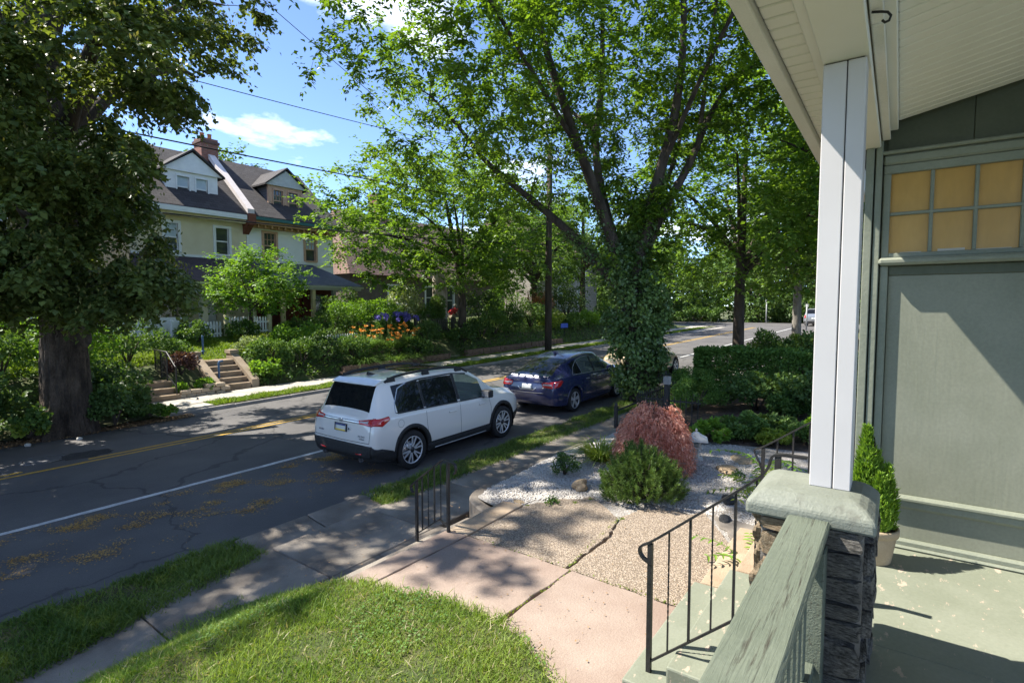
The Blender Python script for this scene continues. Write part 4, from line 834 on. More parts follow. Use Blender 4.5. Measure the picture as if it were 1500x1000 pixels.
for sg in (-1, 1):
    C2.arch(BL, .035, .006, sg, .345 + .06); C2.ribbon('window_trim', CHROME, [(1.02, 1.075), (1.5, 1.068), (2.4, 1.04), (3.3, 1.005)], .02, .006, sg); C2.ribbon('window_trim', CHROME, [(1.02, 1.08), (1.25, 1.27), (1.55, 1.44), (1.9, 1.505), (2.4, 1.51)], .02, .006, sg); C2.ribbon('window_trim', CHROME, [(1.55, 1.08), (1.55, 1.42)], .03, .004, sg); C2.ribbon('window_trim', TRIM, [(2.32, 1.06), (2.32, 1.50)], .08, .003, sg)
    C2.ribbon('door_seam', DARKM, [(1.62, 1.02), (1.52, .8), (1.55, .35)], sg=sg); C2.ribbon('door_seam', DARKM, [(2.34, 1.02), (2.36, .33)], sg=sg); C2.ribbon('door_seam', DARKM, [(3.36, .97), (3.42, .7), (3.38, .33)], sg=sg)
    for x in (1.78, 2.52): h = C2.hit('side', x, .90, sg); b = MB(); b.box(x - .1, x + .1, h[0].y + sg * .01, h[0].y + sg * .038, .88, .912); bevel(b.build('door_handle', CHROME, C2.t, world=False), .01, 2)
    b = MB(); y = sg * .88; b.box(3.12, 3.26, min(y, y + sg * .22), max(y, y + sg * .22), 1.0, 1.15); bevel(b.build('side_mirror', BL, C2.t, world=False), .04, 3)
    C2.patch('tail_lamp', LAMPR, 'side', [(.06, .80), (.28, .84), (.46, .98), (.36, 1.0), (.12, .975)], .012, (14, 6), sg); C2.patch('tail_lamp', LAMPR, 'rear', [(sg * .82, .795), (sg * .52, .82), (sg * .47, .935), (sg * .55, .955), (sg * .82, .975)], .012, (14, 7)); C2.patch('lamp_lens', LAMPW, 'rear', [(sg * .78, .865), (sg * .53, .875), (sg * .53, .91), (sg * .78, .905)], .02, (8, 3))
    C2.ribbon('sill_seam', DARKM, [(1.5, .33), (3.4, .31)], .012, .003, sg)
C2.patch('number_plate', mat('plate_pale', (.62, .63, .62), rough=.5), 'rear', [(-.16, .74), (.16, .74), (.16, .88), (-.16, .88)], .016, (6, 4)); C2.ribbon('plate_frame', CHROME, [(-.30, .80), (-.22, .725), (.22, .725), (.30, .80)], .02, .012, mode='rear')
h = C2.hit('rear', 0, .945)[0]; b = MB(); [b.box(h.x - .02, h.x - .005, *q) for q in ((-.045, -.030, .91, .985), (.030, .045, .91, .985), (-.03, .03, .942, .955))]; b.build('emblem', CHROME, C2.t, world=False)
for s_, y in (('ACCORD', .36), ('CROSSTOUR', -.36)):
    h = C2.hit('rear', y, .965)[0]; link('lettering', text_mesh(s_, .05, CHROME), C2.t, (h.x - .012, y, .965), REARM)
C2.ribbon('hatch_seam', DARKM, [(-.70, .98), (-.62, .72), (-.55, .64), (.55, .64), (.62, .72), (.70, .98)], .01, .003, mode='rear'); C2.ribbon('bumper_trim', CHROME, [(-.55, .655), (0, .645), (.55, .655)], .014, .008, mode='rear')
b = MB(); b.extr([(.10, 1.085), (.30, 1.145), (.14, 1.125)], 'y', -.62, .62); bevel(b.build('lip_spoiler', BL, C2.t, world=False), .006)
zt = C2.hit('top', 1.55, 0)[0].z; b = MB(); b.extr([(1.46, zt), (1.64, zt), (1.58, zt + .015), (1.47, zt + .06)], 'y', -.022, .022); b.build('antenna_fin', BL, C2.t, world=False)
MB().box(.5, 4.2, -.78, .78, .32, .38).build('cabin_floor', TRIM, C2.t, world=False); bevel(MB().box(3.15, 3.6, -.78, .78, .7, .98).build('dashboard', TRIM, C2.t, world=False), .04)

# --- beige small car behind the ivy-covered tree
K = dict(x=[0, .06, .2, .5, .9, 1.4, 1.9, 2.5, 2.95, 3.4, 3.75, 4.0, 4.08], zroof=[.6, .82, .98, 1.16, 1.36, 1.49, 1.5, 1.36, 1.0, .94, .84, .68, .55], zbelt=[.5, .72, .86, .93, .95, .95, .94, .92, .9, .86, .74, .58, .46],
    wb=[.5, .66, .76, .82, .84, .84, .83, .82, .8, .74, .62, .48, .4], wm=[.55, .7, .8, .86, .88, .88, .87, .87, .87, .83, .72, .56, .46], wr=[.4, .52, .58, .58, .56, .55, .55, .56, .66, .62, .5, .36, .3], ws=[.5, .64, .74, .8, .82, .82, .82, .82, .8, .76, .66, .52, .42], zb=[.4, .32, .26, .22, .2, .2, .2, .2, .21, .24, .28, .34, .4])
C3 = Car('parked_car', 'beige rounded car showing its front wing behind the ivy-covered tree', (18.3, 8.82, zr(18.3)), 0, K, paint('beige_paint', (.42, .33, .20), .2), (.78, 3.28), .33, [(1.3, 2.55)], [GLC], rear=(.6, 1.25), front=(2.15, 2.85))
C3.t.rotation_euler = (0, -.02, 0); C3.wheel(dict(n=5, split=(-.14, .14), w=.045, hub=0), [MATS['silver_rim'], RIMB], .225, .77)
for sg in (-1, 1): C3.arch(MATS['beige_paint'], .05, .012, sg, .33 + .06); C3.ribbon('door_seam', DARKM, [(1.3, .88), (1.3, .3)], sg=sg); C3.ribbon('door_seam', DARKM, [(2.6, .88), (2.62, .3)], sg=sg)
C3.patch('sill_cladding', TRIM, 'side', [(1.15, .22), (2.9, .22), (2.9, .33), (1.15, .33)], .01, (20, 3), -1); C3.patch('head_lamp', LAMPW, 'front', [(-.55, .68), (-.34, .68), (-.34, .80), (-.55, .80)], .01, (6, 5))
# --- silver van far up the street
K = dict(x=[0, .04, .15, .4, 1.2, 2.4, 3.4, 3.9, 4.4, 4.75, 4.85], zroof=[.7, 1.0, 1.35, 1.68, 1.75, 1.75, 1.62, 1.2, 1.05, .8, .62], zbelt=[.6, .88, 1.02, 1.06, 1.07, 1.05, 1.02, 1.0, .9, .68, .52], wb=[.75, .84, .89, .91, .92, .92, .91, .88, .8, .6, .5], wm=[.8, .88, .92, .94, .95, .95, .94, .92, .85, .68, .58],
    wr=[.62, .72, .74, .7, .69, .69, .67, .76, .68, .5, .42], ws=[.7, .8, .86, .9, .9, .9, .9, .88, .8, .64, .54], zb=[.4, .33, .28, .24, .22, .22, .22, .23, .26, .33, .4])
C4 = Car('parked_van', 'silver minivan seen from behind far up the street beside the column', (61, 8.7, zr(61)), R(-4), K, paint('silver_paint', (.40, .41, .43), .5), (.95, 3.85), .34, [(.6, 1.5), (1.6, 2.5), (2.6, 3.4)], [GLD, GLD, GLC], rear=(.10, .36), front=(3.1, 3.9))
C4.t.rotation_euler = (0, -.02, R(-4)); C4.wheel(dict(n=5, split=(0,), w=.06, hub=0), [MATS['silver_rim'], RIMB], .23, .82)
for sg in (-1, 1): C4.patch('tail_lamp', LAMPR, 'rear', [(sg * .82, .82), (sg * .66, .82), (sg * .66, 1.1), (sg * .80, 1.1)], .012, (6, 8))
C4.patch('rear_bumper', TRIM, 'rear', [(-.8, .36), (.8, .36), (.84, .52), (-.84, .52)], .014, (20, 4)); C4.patch('number_plate', MATS['plate_pale'], 'rear', [(-.16, .70), (.16, .70), (.16, .84), (-.16, .84)], .016, (6, 4))
# ------------------------------------------------------------------ houses across the street
STUCY = mat('yellow_stucco', (.66, .575, .39), (.72, .64, .46), 1.5, .9, .2, 40, fine=.05)
STUCW = mat('white_stucco', (.80, .80, .775), (.85, .85, .83), 1.5, .9, .15, 40, fine=.04)
PEACH = mat('peach_trim', (.50, .30, .20), (.58, .37, .26), 4, .7); TEAL = mat('teal_gutter', (.05, .15, .15), rough=.5); CORN = mat('wood_cornice', (.36, .20, .09), (.48, .29, .14), 3, .7, fine=.1, fscale=30)
SHBR = brick_mat('brown_shingle', (.036, .030, .030), (.058, .050, .049), (.02, .017, .017), 1, .32, .17, ms=.01, rot=(0, 0, 0)); SHBL = brick_mat('blue_shingle', (.06, .07, .105), (.085, .095, .13), (.04, .045, .06), 1, .32, .17, ms=.008, rot=(0, 0, 0))
SHPU = brick_mat('purple_shingle', (.05, .036, .042), (.07, .05, .058), (.03, .02, .026), 1, .32, .17, ms=.008, rot=(0, 0, 0)); SHRED = brick_mat('red_brown_shingle', (.20, .12, .10), (.26, .165, .13), (.11, .07, .06), 1, .32, .17, ms=.012, rot=(0, 0, 0))
BRICK = brick_mat('chimney_brick', (.22, .07, .045), (.32, .12, .075), (.20, .15, .12), 1, .22, .075); STONEW = brick_mat('stone_wall', (.26, .23, .19), (.38, .34, .28), (.42, .39, .35), 1, .42, .2, ms=.03)
REDW = mat('dark_red_wall', (.10, .025, .02), (.15, .04, .03), 4, .8); TANP = mat('tan_paint', (.50, .38, .22), (.58, .46, .29), 3, .7); SIDEG = brick_mat('grey_siding', (.10, .10, .11), (.12, .12, .13), (.05, .05, .055), 1, 4., .15, ms=.012)
HGL = mat('house_glass', (.03, .035, .04), (.055, .06, .065), .8, .06, spec=.8); BLIND = mat('window_blind', (.42, .50, .56), (.5, .58, .63), 2, .5)
def holes_wall(b, x0, x1, z0, z1, y0, y1, holes, mi=0):
    xs = sorted({x0, x1} | {h[0] for h in holes} | {h[1] for h in holes}); zs = sorted({z0, z1} | {h[2] for h in holes} | {h[3] for h in holes})
    for i in range(len(xs) - 1):
        run = None
        for j in range(len(zs) - 1):
            cx_, cz_ = (xs[i] + xs[i + 1]) / 2, (zs[j] + zs[j + 1]) / 2
            if any(h[0] < cx_ < h[1] and h[2] < cz_ < h[3] for h in holes):
                if run: b.box(xs[i], xs[i + 1], y0, y1, run[0], run[1], mi); run = None
            else: run = (run[0] if run else zs[j], zs[j + 1])
        if run: b.box(xs[i], xs[i + 1], y0, y1, run[0], run[1], mi)
def sash(parent, x0, x1, z0, z1, y, fm, blind=False, grid=False, fw=.13, dy=.05):
    """double-hung window: casing proud of the wall, two panes set back"""
    b = MB(); b.box(x0 - fw, x0, y - dy, y + .06, z0 - fw * .7, z1 + fw); b.box(x1, x1 + fw, y - dy, y + .06, z0 - fw * .7, z1 + fw); b.box(x0, x1, y - dy, y + .06, z1, z1 + fw); b.box(x0 - .04, x1 + .04, y - dy - .06, y + .06, z0 - fw * .7, z0); zm = (z0 + z1) / 2
    b.box(x0, x1, y + .03, y + .08, zm - .03, zm + .03); b.box(x0, x0 + .04, y + .03, y + .08, z0, z1); b.box(x1 - .04, x1, y + .03, y + .08, z0, z1)
    if grid:
        for k in (1, 2): b.box(x0 + (x1 - x0) * k / 3 - .012, x0 + (x1 - x0) * k / 3 + .012, y + .035, y + .07, zm, z1)
        b.box(x0, x1, y + .035, y + .07, (zm + z1) / 2 - .012, (zm + z1) / 2 + .012)
    f = b.build('window', fm, parent)
    MB().box(x0 + .04, x1 - .04, y + .065, y + .075, zm + .03, z1).build('pane', BLIND if blind else HGL, f); MB().box(x0 + .04, x1 - .04, y + .085, y + .095, z0, zm - .03).build('pane', HGL, f)
    return f
Y0 = 28.5
def half(name, label, x0, x1, wm_, tm, wins, roofm, porchm, prx):
    H = thing(name, label, 'house', ((x0 + x1) / 2, Y0, 1.7)); b = MB(); holes = [(a, c, 5.62, 6.92) for a, c in wins]
    holes_wall(b, x0, x1, 4.0, 7.75, Y0, Y0 + .3, holes); b.box(x0, x0 + .25, Y0 + .3, 36.4, 1.4, 7.75); b.box(x1 - .25, x1, Y0 + .3, 36.4, 1.4, 7.75); b.box(x0 + .25, x1 - .25, 36.1, 36.4, 1.4, 7.75); b.build('wall', wm_, H)
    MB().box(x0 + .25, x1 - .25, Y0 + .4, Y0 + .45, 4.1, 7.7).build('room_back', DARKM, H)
    return H
# white half
Hw = half('white_house', 'white stuccoed house half with peach window trim and dark gabled dormer', 14.72, 19.95, STUCW, PEACH, [(15.65, 16.30), (18.12, 18.75)], SHBR, SHBL, None)
for a, c in ((15.65, 16.30), (18.12, 18.75)): sash(Hw, a, c, 5.62, 6.92, Y0, PEACH, blind=a > 17, grid=True)
Hy = half('yellow_house', 'yellow stuccoed house half with white trim and white gabled dormer', 9.35, 14.70, STUCY, WHITEP, [(10.83, 11.40), (13.14, 13.78)], SHBR, SHPU, None)
for a, c in ((10.83, 11.40), (13.14, 13.78)): sash(Hy, a, c, 5.62, 6.92, Y0, WHITEP, blind=a < 12)
def main_roof(H, x0, x1, m):
    b = MB(); z0, zr_ = 7.72, 11.35; b.add([(x0, 27.95, z0), (x1, 27.95, z0), (x1, 32.4, zr_), (x0, 32.4, zr_), (x0, 36.9, z0), (x1, 36.9, z0)] + [(x0, 27.95, z0 - .12), (x1, 27.95, z0 - .12), (x1, 32.4, zr_ - .15), (x0, 32.4, zr_ - .15), (x0, 36.9, z0 - .12), (x1, 36.9, z0 - .12)],
        [(0, 1, 2, 3), (3, 2, 5, 4), (6, 9, 8, 7), (9, 10, 11, 8), (0, 6, 7, 1), (1, 7, 8, 2), (2, 8, 11, 5), (0, 3, 9, 6), (3, 4, 10, 9), (4, 5, 11, 10)]); return b.build('roof', m, H)
rw = main_roof(Hw, 14.74, 20.2, SHBR); ry = main_roof(Hy, 9.2, 14.70, SHBR)
MB().add([(19.7, 28.8, 7.75), (19.7, 36.1, 7.75), (19.7, 32.4, 11.1), (19.95, 28.8, 7.75), (19.95, 36.1, 7.75), (19.95, 32.4, 11.1)], [(0, 1, 2), (3, 5, 4), (0, 2, 5, 3), (1, 4, 5, 2), (0, 3, 4, 1)]).build('gable', STUCW, Hw)
MB().box(14.9, 20.2, 27.88, 27.97, 7.50, 7.66).build('gutter', TEAL, Hw); MB().box(14.9, 20.0, 28.0, Y0, 7.28, 7.52).build('cornice', CORN, Hw); MB().box(14.9, 20.0, 28.2, Y0, 7.14, 7.26).build('cornice', CORN, Hw)
for i in range(13): MB().box(15.1 + i * .38, 15.18 + i * .38, 28.05, 28.19, 7.14, 7.275).build('bracket', CORN, Hw)
MB().box(9.2, 14.45, 27.86, 27.97, 7.42, 7.66).build('gutter', WHITEP, Hy); MB().box(9.3, 14.5, 28.1, Y0, 7.25, 7.60).build('cornice', STUCY, Hy)
# party wall coping with brick corbel
b = MB(); b.extr([(27.9, 7.75), (27.9, 8.0), (32.3, 11.65), (32.3, 11.4)], 'x', 14.50, 14.86); b.build('coping', mat('pale_coping', (.62, .56, .52), (.7, .62, .58), 3, .8), Hy)
b = MB(); b.box(14.5, 14.86, 27.75, 28.5, 7.2, 7.75); b.extr([(28.5, 6.75), (27.95, 7.2), (28.5, 7.2)], 'x', 14.52, 14.84); b.build('corbel', mat('brown_brick', (.16, .055, .035), (.22, .085, .055), 8, .9), Hy)
# chimney with courses of brick
ch = MB().box(14.15, 15.05, 32.0, 32.9, 10.6, 12.0).build('chimney', BRICK, Hy)
MB().box(14.08, 15.12, 31.93, 32.97, 12.0, 12.14).build('chimney_band', mat('soot_band', (.10, .06, .05), (.17, .10, .08), 5, .9), ch); MB().box(14.15, 15.05, 32.0, 32.9, 12.14, 12.28).build('chimney_band', BRICK, ch)
for x in (14.4, 14.8): MB().lathe([(.11, 12.28), (.10, 12.55), (.12, 12.58), (.12, 12.62)], 14, 'z', (x, 32.45, 0)).build('chimney_pot', mat('orange_clay', (.40, .16, .07), rough=.85), ch)
def dormer(H, x0, x1, zb, ze, zp, y, fm, sidem, roofm, wins, pedm):
    D = MB(); holes = [(a, c, z0, z1) for a, c, z0, z1 in wins]; holes_wall(D, x0, x1, zb, ze, y, y + .12, holes); D_ = D.build('dormer', fm, H); xm = (x0 + x1) / 2
    for a in (x0, x1 - .08): MB().extr([(y + .12, zb), (y + .12, ze), (y + 2.4, ze), (y + 2.0, zb + .9)], 'x', a, a + .08).build('dormer_side', sidem, D_)
    MB().extr([(x0 - .2, ze), (x1 + .2, ze), (xm, zp - .08)], 'y', y - .12, y).build('pediment', pedm, D_)
    b = MB()
    for sg, xa in ((-1, x0 - .28), (1, x1 + .28)): b.add([(xa, y - .25, ze - .06), (xm, y - .25, zp), (xm, y + 3.6, zp), (xa, y + 2.6, ze - .06), (xa, y - .25, ze + .03), (xm, y - .25, zp + .1), (xm, y + 3.6, zp + .1), (xa, y + 2.6, ze + .03)], [(0, 1, 2, 3), (4, 5, 6, 7), (0, 1, 5, 4), (1, 2, 6, 5), (2, 3, 7, 6), (3, 0, 4, 7)])
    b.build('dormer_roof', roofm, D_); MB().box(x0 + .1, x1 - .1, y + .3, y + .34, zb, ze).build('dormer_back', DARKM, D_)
    return D_
dormer(Hy, 11.2, 13.62, 8.05, 9.55, 10.62, 29.15, WHITEP, WHITEP, SHBR, [(11.70, 12.25, 8.32, 9.32), (12.57, 13.12, 8.32, 9.32)], WHITEP)
for a, c in ((11.70, 12.25), (12.57, 13.12)): sash(Hy, a, c, 8.32, 9.32, 29.15, WHITEP, blind=True, fw=.06)
dormer(Hw, 16.32, 18.40, 8.1, 9.70, 10.68, 29.15, PEACH, SIDEG, SHBR, [(16.62, 17.18, 8.32, 9.46), (17.54, 18.10, 8.32, 9.46)], mat('pale_pediment', (.45, .45, .44), (.52, .52, .5), 4, .8))
for a, c in ((16.62, 17.18), (17.54, 18.10)): sash(Hw, a, c, 8.32, 9.46, 29.15, PEACH, grid=True, fw=.05)
# porch roofs and posts
def porch_roof(H, x0, x1, hip, m, fm):
    b = MB(); xe = x1 - (1.2 if hip else 0); T = [(x0, 25.45, 4.12), (x1, 25.45, 4.12), (xe, Y0, 5.38), (x0, Y0, 5.38), (x1, Y0, 4.12)]; b.add(T + [(p[0], p[1], p[2] - .12) for p in T], [(0, 1, 2, 3), (1, 4, 2), (5, 8, 7, 6), (6, 7, 9), (0, 5, 6, 1), (1, 6, 9, 4), (0, 3, 8, 5), (3, 2, 7, 8), (2, 4, 9, 7)]); b.build('porch_roof', m, H)
    MB().box(x0, x1 - .1, 25.5, 25.62, 3.86, 3.99).build('porch_beam', fm, H); MB().box(x0 + .02, x1 - .02, 25.36, 25.448, 3.98, 4.08).build('porch_gutter', fm, H)
porch_roof(Hw, 14.74, 19.75, True, SHBL, mat('grey_beam', (.42, .42, .40), rough=.7)); porch_roof(Hy, 9.0, 14.70, False, SHPU, mat('cream_beam', (.55, .52, .40), rough=.7))
MB().box(14.8, 19.9, Y0 - .06, Y0 + .02, 5.38, 5.56).build('flashing', WHITEP, Hw); MB().box(9.4, 14.68, Y0 - .06, Y0 + .02, 5.38, 5.50).build('flashing', WHITEP, Hy)
for x in (14.95, 16.65, 17.9, 19.3): MB().box(x - .09, x + .09, 25.5, 25.68, 1.7, 3.86).build('porch_post', TANP if x != 17.9 else mat('grey_post', (.25, .23, .2), rough=.8), Hw)
for x in (9.3, 11.2, 13.4): MB().box(x - .13, x + .13, 25.5, 25.76, 1.7, 3.86).build('porch_post', MATS['cream_beam'], Hy)
b = MB(); holes_wall(b, 14.72, 19.95, 1.5, 4.0, Y0, Y0 + .3, [(17.0, 17.9, 1.9, 3.95), (15.4, 16.4, 2.5, 3.7), (18.5, 19.4, 2.5, 3.7)]); b.build('ground_floor_wall', REDW, Hw); MB().box(17.02, 17.88, Y0 + .1, Y0 + .15, 1.9, 3.93).build('door', mat('red_door', (.16, .02, .015), rough=.4), Hw); MB().box(14.8, 19.9, Y0 + .2, Y0 + .22, 2.4, 3.8).build('pane', HGL, Hw)
b = MB(); holes_wall(b, 9.35, 14.7, 1.5, 4.0, Y0, Y0 + .3, [(12.2, 13.1, 1.9, 3.95), (10.2, 11.3, 2.5, 3.7)]); b.build('ground_floor_wall', STUCY, Hy); MB().box(12.22, 13.08, Y0 + .1, Y0 + .15, 1.9, 3.93).build('door', WHITEP, Hy); MB().box(9.7, 11.9, Y0 + .2, Y0 + .22, 2.4, 3.8).build('pane', HGL, Hy)
for H, a, c in ((Hw, 14.74, 19.6), (Hy, 9.1, 14.7)): MB().box(a, c, 25.5, Y0, 1.45, 1.78).build('porch_floor', mat('porch_boards', (.20, .17, .14), (.27, .23, .19), 6, .8), H)
# neighbouring house behind the big tree
Hn = thing('tan_house', 'tan house with arched white window behind the big old tree', 'house', (3.6, 27, 1.5)); b = MB(); holes_wall(b, -3.5, 9.0, 1.4, 7.6, 27.4, 27.7, [(8.48, 8.9, 3.0, 4.2), (5.2, 6.2, 2.6, 4.1), (4.2, 5.0, 5.2, 6.6), (6.6, 7.4, 5.2, 6.6)]); b.box(-3.5, -3.2, 27.7, 36, 1.4, 7.6); b.box(8.7, 9.0, 27.7, 36, 1.4, 7.6); b.build('wall', mat('peach_stucco', (.60, .42, .27), (.68, .50, .34), 2, .9, fine=.05), Hn)
b = MB(); b.tube([(8.48, 27.36, 3.0), (8.48, 27.36, 3.95)] + [(8.69 - .21 * math.cos(a), 27.36, 3.95 + .25 * math.sin(a)) for a in np.linspace(.2, 2.94, 9)] + [(8.90, 27.36, 3.95), (8.90, 27.36, 3.0)], .05, 6); f = b.build('window', WHITEP, Hn); MB().box(8.48, 8.9, 27.5, 27.52, 3.0, 4.2).build('pane', BLIND, f)
for a, c, z0, z1 in ((5.2, 6.2, 2.6, 4.1), (4.2, 5.0, 5.2, 6.6), (6.6, 7.4, 5.2, 6.6)): sash(Hn, a, c, z0, z1, 27.4, WHITEP, blind=True)
b = MB(); b.extr([(26.8, 7.6), (26.8, 7.72), (31.5, 10.9), (36.3, 7.72), (36.3, 7.6)], 'x', -3.8, 9.1); b.build('roof', SHBR, Hn); b = MB(); b.extr([(24.6, 4.1), (24.6, 4.25), (27.4, 5.1), (27.4, 4.95)], 'x', -3.6, 7.4); b.build('porch_roof', SHPU, Hn)
for x in (-1, 1.6, 4.2, 7.0): MB().box(x - .12, x + .12, 24.75, 24.99, 1.4, 4.12).build('porch_post', WHITEP, Hn)
MB().box(-3.6, 9.0, 24.7, 27.38, 1.2, 1.62).build('porch_floor', MATS['porch_boards'], Hn)
# red-brown shingled house with a steep roof, and a stone house further up
Hb = thing('brick_house', 'brown house with steep red-brown shingled roof right of the white house', 'house', (30, 33, 2)); b = MB(); holes_wall(b, 23.0, 40, 1.8, 5.4, 31.0, 31.3, [(26.3, 27.4, 2.9, 4.5), (30, 31, 2.9, 4.5), (32.2, 33.1, 2.4, 4.6)]); b.box(23, 23.3, 31.3, 38.7, 1.8, 5.4); b.build('wall', brick_mat('dark_brick', (.09, .065, .055), (.14, .10, .085), (.2, .18, .16), 1, .24, .08), Hb)
for a, c, z0, z1 in ((26.3, 27.4, 2.9, 4.5), (30, 31, 2.9, 4.5), (32.2, 33.1, 2.4, 4.6)): sash(Hb, a, c, z0, z1, 31.0, WHITEP)
b = MB(); b.add([(22.6, 30.5, 5.2), (40.4, 30.5, 5.2), (39, 35, 10.2), (24.6, 35, 10.2), (22.6, 39.5, 5.2), (40.4, 39.5, 5.2)], [(0, 1, 2, 3), (3, 2, 5, 4), (0, 3, 4), (1, 5, 2), (0, 4, 5, 1)]); rb = b.build('roof', SHRED, Hb); MB().box(28.2, 29.2, 34.5, 35.5, 9.6, 11.6).build('chimney', BRICK, rb); MB().box(28.1, 29.3, 34.4, 35.6, 11.6, 11.8).build('chimney_band', MATS['soot_band'], rb)
Hs = thing('stone_house', 'pale stone house with white window behind the utility pole', 'house', (48, 29, 2)); b = MB(); holes_wall(b, 42, 54, 2.0, 8.2, 29.0, 29.4, [(49.9, 51.0, 3.2, 4.9), (46, 47, 3.2, 4.9), (47, 48, 6, 7.4), (50.4, 51.4, 6, 7.4)]); b.box(42, 42.4, 29.4, 37, 2, 8.2); b.box(53.6, 54, 29.4, 37, 2, 8.2); b.build('wall', STONEW, Hs)
for a, c, z0, z1 in ((49.9, 51.0, 3.2, 4.9), (46, 47, 3.2, 4.9), (47, 48, 6, 7.4), (50.4, 51.4, 6, 7.4)): sash(Hs, a, c, z0, z1, 29.0, WHITEP, blind=True)
b = MB(); b.extr([(28.4, 8.1), (28.4, 8.3), (33, 12.5), (37.6, 8.3), (37.6, 8.1)], 'x', 41.5, 54.5); b.build('roof', SHRED, Hs); MB().box(52.4, 53.4, 32.5, 33.5, 11.6, 14).build('chimney', STONEW, Hs)

# ------------------------------------------------------------------ steps, walls, fences across the street
BRST = mat('brown_step_concrete', (.20, .145, .095), (.30, .225, .155), 4, .92, .3, 40, fine=.15); PALEB = mat('tan_block', (.34, .27, .19), (.44, .36, .27), 6, .92, .4, 45, fine=.15)
def far_steps(name, label, x0, x1, y0, z0, n, rise, run, m, group=None):
    s = thing(name, label, 'steps', ((x0 + x1) / 2, y0, z0))
    for i in range(n):
        z = z0 + rise * (i + 1); y = y0 + run * i; bevel(MB().box(x0, x1, y, y0 + run * n + .5, z - rise - .25, z).build('tread', m, s), .015, 1)
    return s
far_steps('garden_steps', 'three brown concrete steps with black handrail beside the big tree', 6.35, 7.2, 18.2, .10, 3, .18, .29, BRST)
s = far_steps('garden_steps', 'five brown concrete steps between sloping cheek walls with blue posts', 8.62, 9.62, 18.6, .18, 5, .18, .30, BRST)
for x in (8.34, 9.64): MB().extr([(18.6, .1), (18.6, .45), (18.9, .62), (20.1, 1.28), (20.4, 1.28), (20.4, .1)], 'x', x, x + .26).build('cheek_wall', mat('cheek_concrete', (.26, .20, .14), (.34, .27, .20), 3, .92, .4, 30), s); MB().box(x - .03, x + .29, 20.05, 20.45, 1.282, 1.40).build('cheek_cap', MATS['cheek_concrete'], s)
far_steps('garden_steps', 'narrow stone steps climbing the planted bank behind the blue car', 19.6, 20.5, 18.75, .37, 5, .16, .30, mat('grey_step', (.22, .18, .14), (.32, .27, .21), 4, .9)); 
BLUEP = mat('blue_pipe', (.05, .11, .22), (.07, .15, .28), 4, .5)
for (x, y, z, h_), lb in (((8.75, 20.2, 1.40, .55), 'straight blue pipe post at the top of the five steps'), ((8.72, 19.0, .40, .72), 'hooked blue pipe post half way up the five steps')):
    o = thing('pipe_post', lb, 'post', (x, y, z)); b = MB(); b.tube([(0, 0, -.1), (0, 0, h_ - .06), (.02 * ('hook' in lb), 0, h_), (.14 if 'hook' in lb else .005, 0, h_ + .01)], .035, 10); b.build('pipe', BLUEP, o, world=False); MB().lathe([(0, .03), (.06, .03), (.065, .0)], 12).build('foot_plate', BLUEP, o, world=False)
h = thing('step_handrail', 'black iron handrail at the right of the three brown steps', 'handrail', (7.12, 18.3, .3))
MB().tube([(7.12, 18.25, 1.10), (7.12, 18.35, 1.13), (7.12, 18.95, 1.55), (7.12, 19.9, 1.58)], .022, 8).build('top_rail', IRON, h)
for y, z0, z1 in ((18.3, .28, 1.11), (18.95, .6, 1.55), (19.4, .6, 1.56), (19.85, .6, 1.57)): MB().box(7.103, 7.137, y - .017, y + .017, z0, z1).build('post', IRON, h)
for i in range(9): MB().box(7.112, 7.128, 19.02 + i * .09 - .008, 19.02 + i * .09 + .008, .75, 1.54).build('baluster', IRON, h)
MB().bar((7.12, 18.35, .52), (7.12, 18.95, .85), .02, .02).build('bottom_rail', IRON, h)
# block edging between the two flights, stepped at its end
e = thing('block_edging', 'low stepped wall of tan concrete blocks between the two flights of steps', 'garden wall', (7.9, 18.35, .15)); me = bevel_box_mesh('block', .29, .2, .12, PALEB, .015)
for c in range(3):
    for i in range(5):
        if c < 2 or i in (3, 4): link('block', me, e, (-.62 + i * .3 + .15 * (c % 2) - .05, .02 * i * (i < 4), .03 + c * .125), (0, 0, rng.normal() * .03))
# retaining walls of the far bank
RW = mat('brown_retaining_stone', (.11, .07, .05), (.20, .135, .10), 5, .95, .6, 25, fine=.2)
def retaining(label, x0, x1, y, h_):
    w_ = thing('retaining_wall', label, 'retaining wall', ((x0 + x1) / 2, y, zr(x0) + .1)); me = [rock_mesh('stone', RW, 40 + i, .05, 2, .9) for i in range(3)]; z = 0
    for c in range(2):
        x = x0 + (.12 if c else 0)
        while x < x1 - .1:
            l = random.uniform(.28, .5); l = min(l, x1 - x); link('stone', random.choice(me), w_, (x + l / 2 - w_.location.x, rng.normal() * .012, zr(x) - zr(x0) + h_ * (c + .5) / 2), (0, 0, 0), (l * .98, .22, h_ / 2 * .97)); x += l
    return w_
retaining('low brown stone retaining wall left of the narrow stone steps', 13.2, 19.5, 18.55, .38); retaining('low brown stone retaining wall right of the narrow stone steps', 20.65, 30, 18.6, .42)
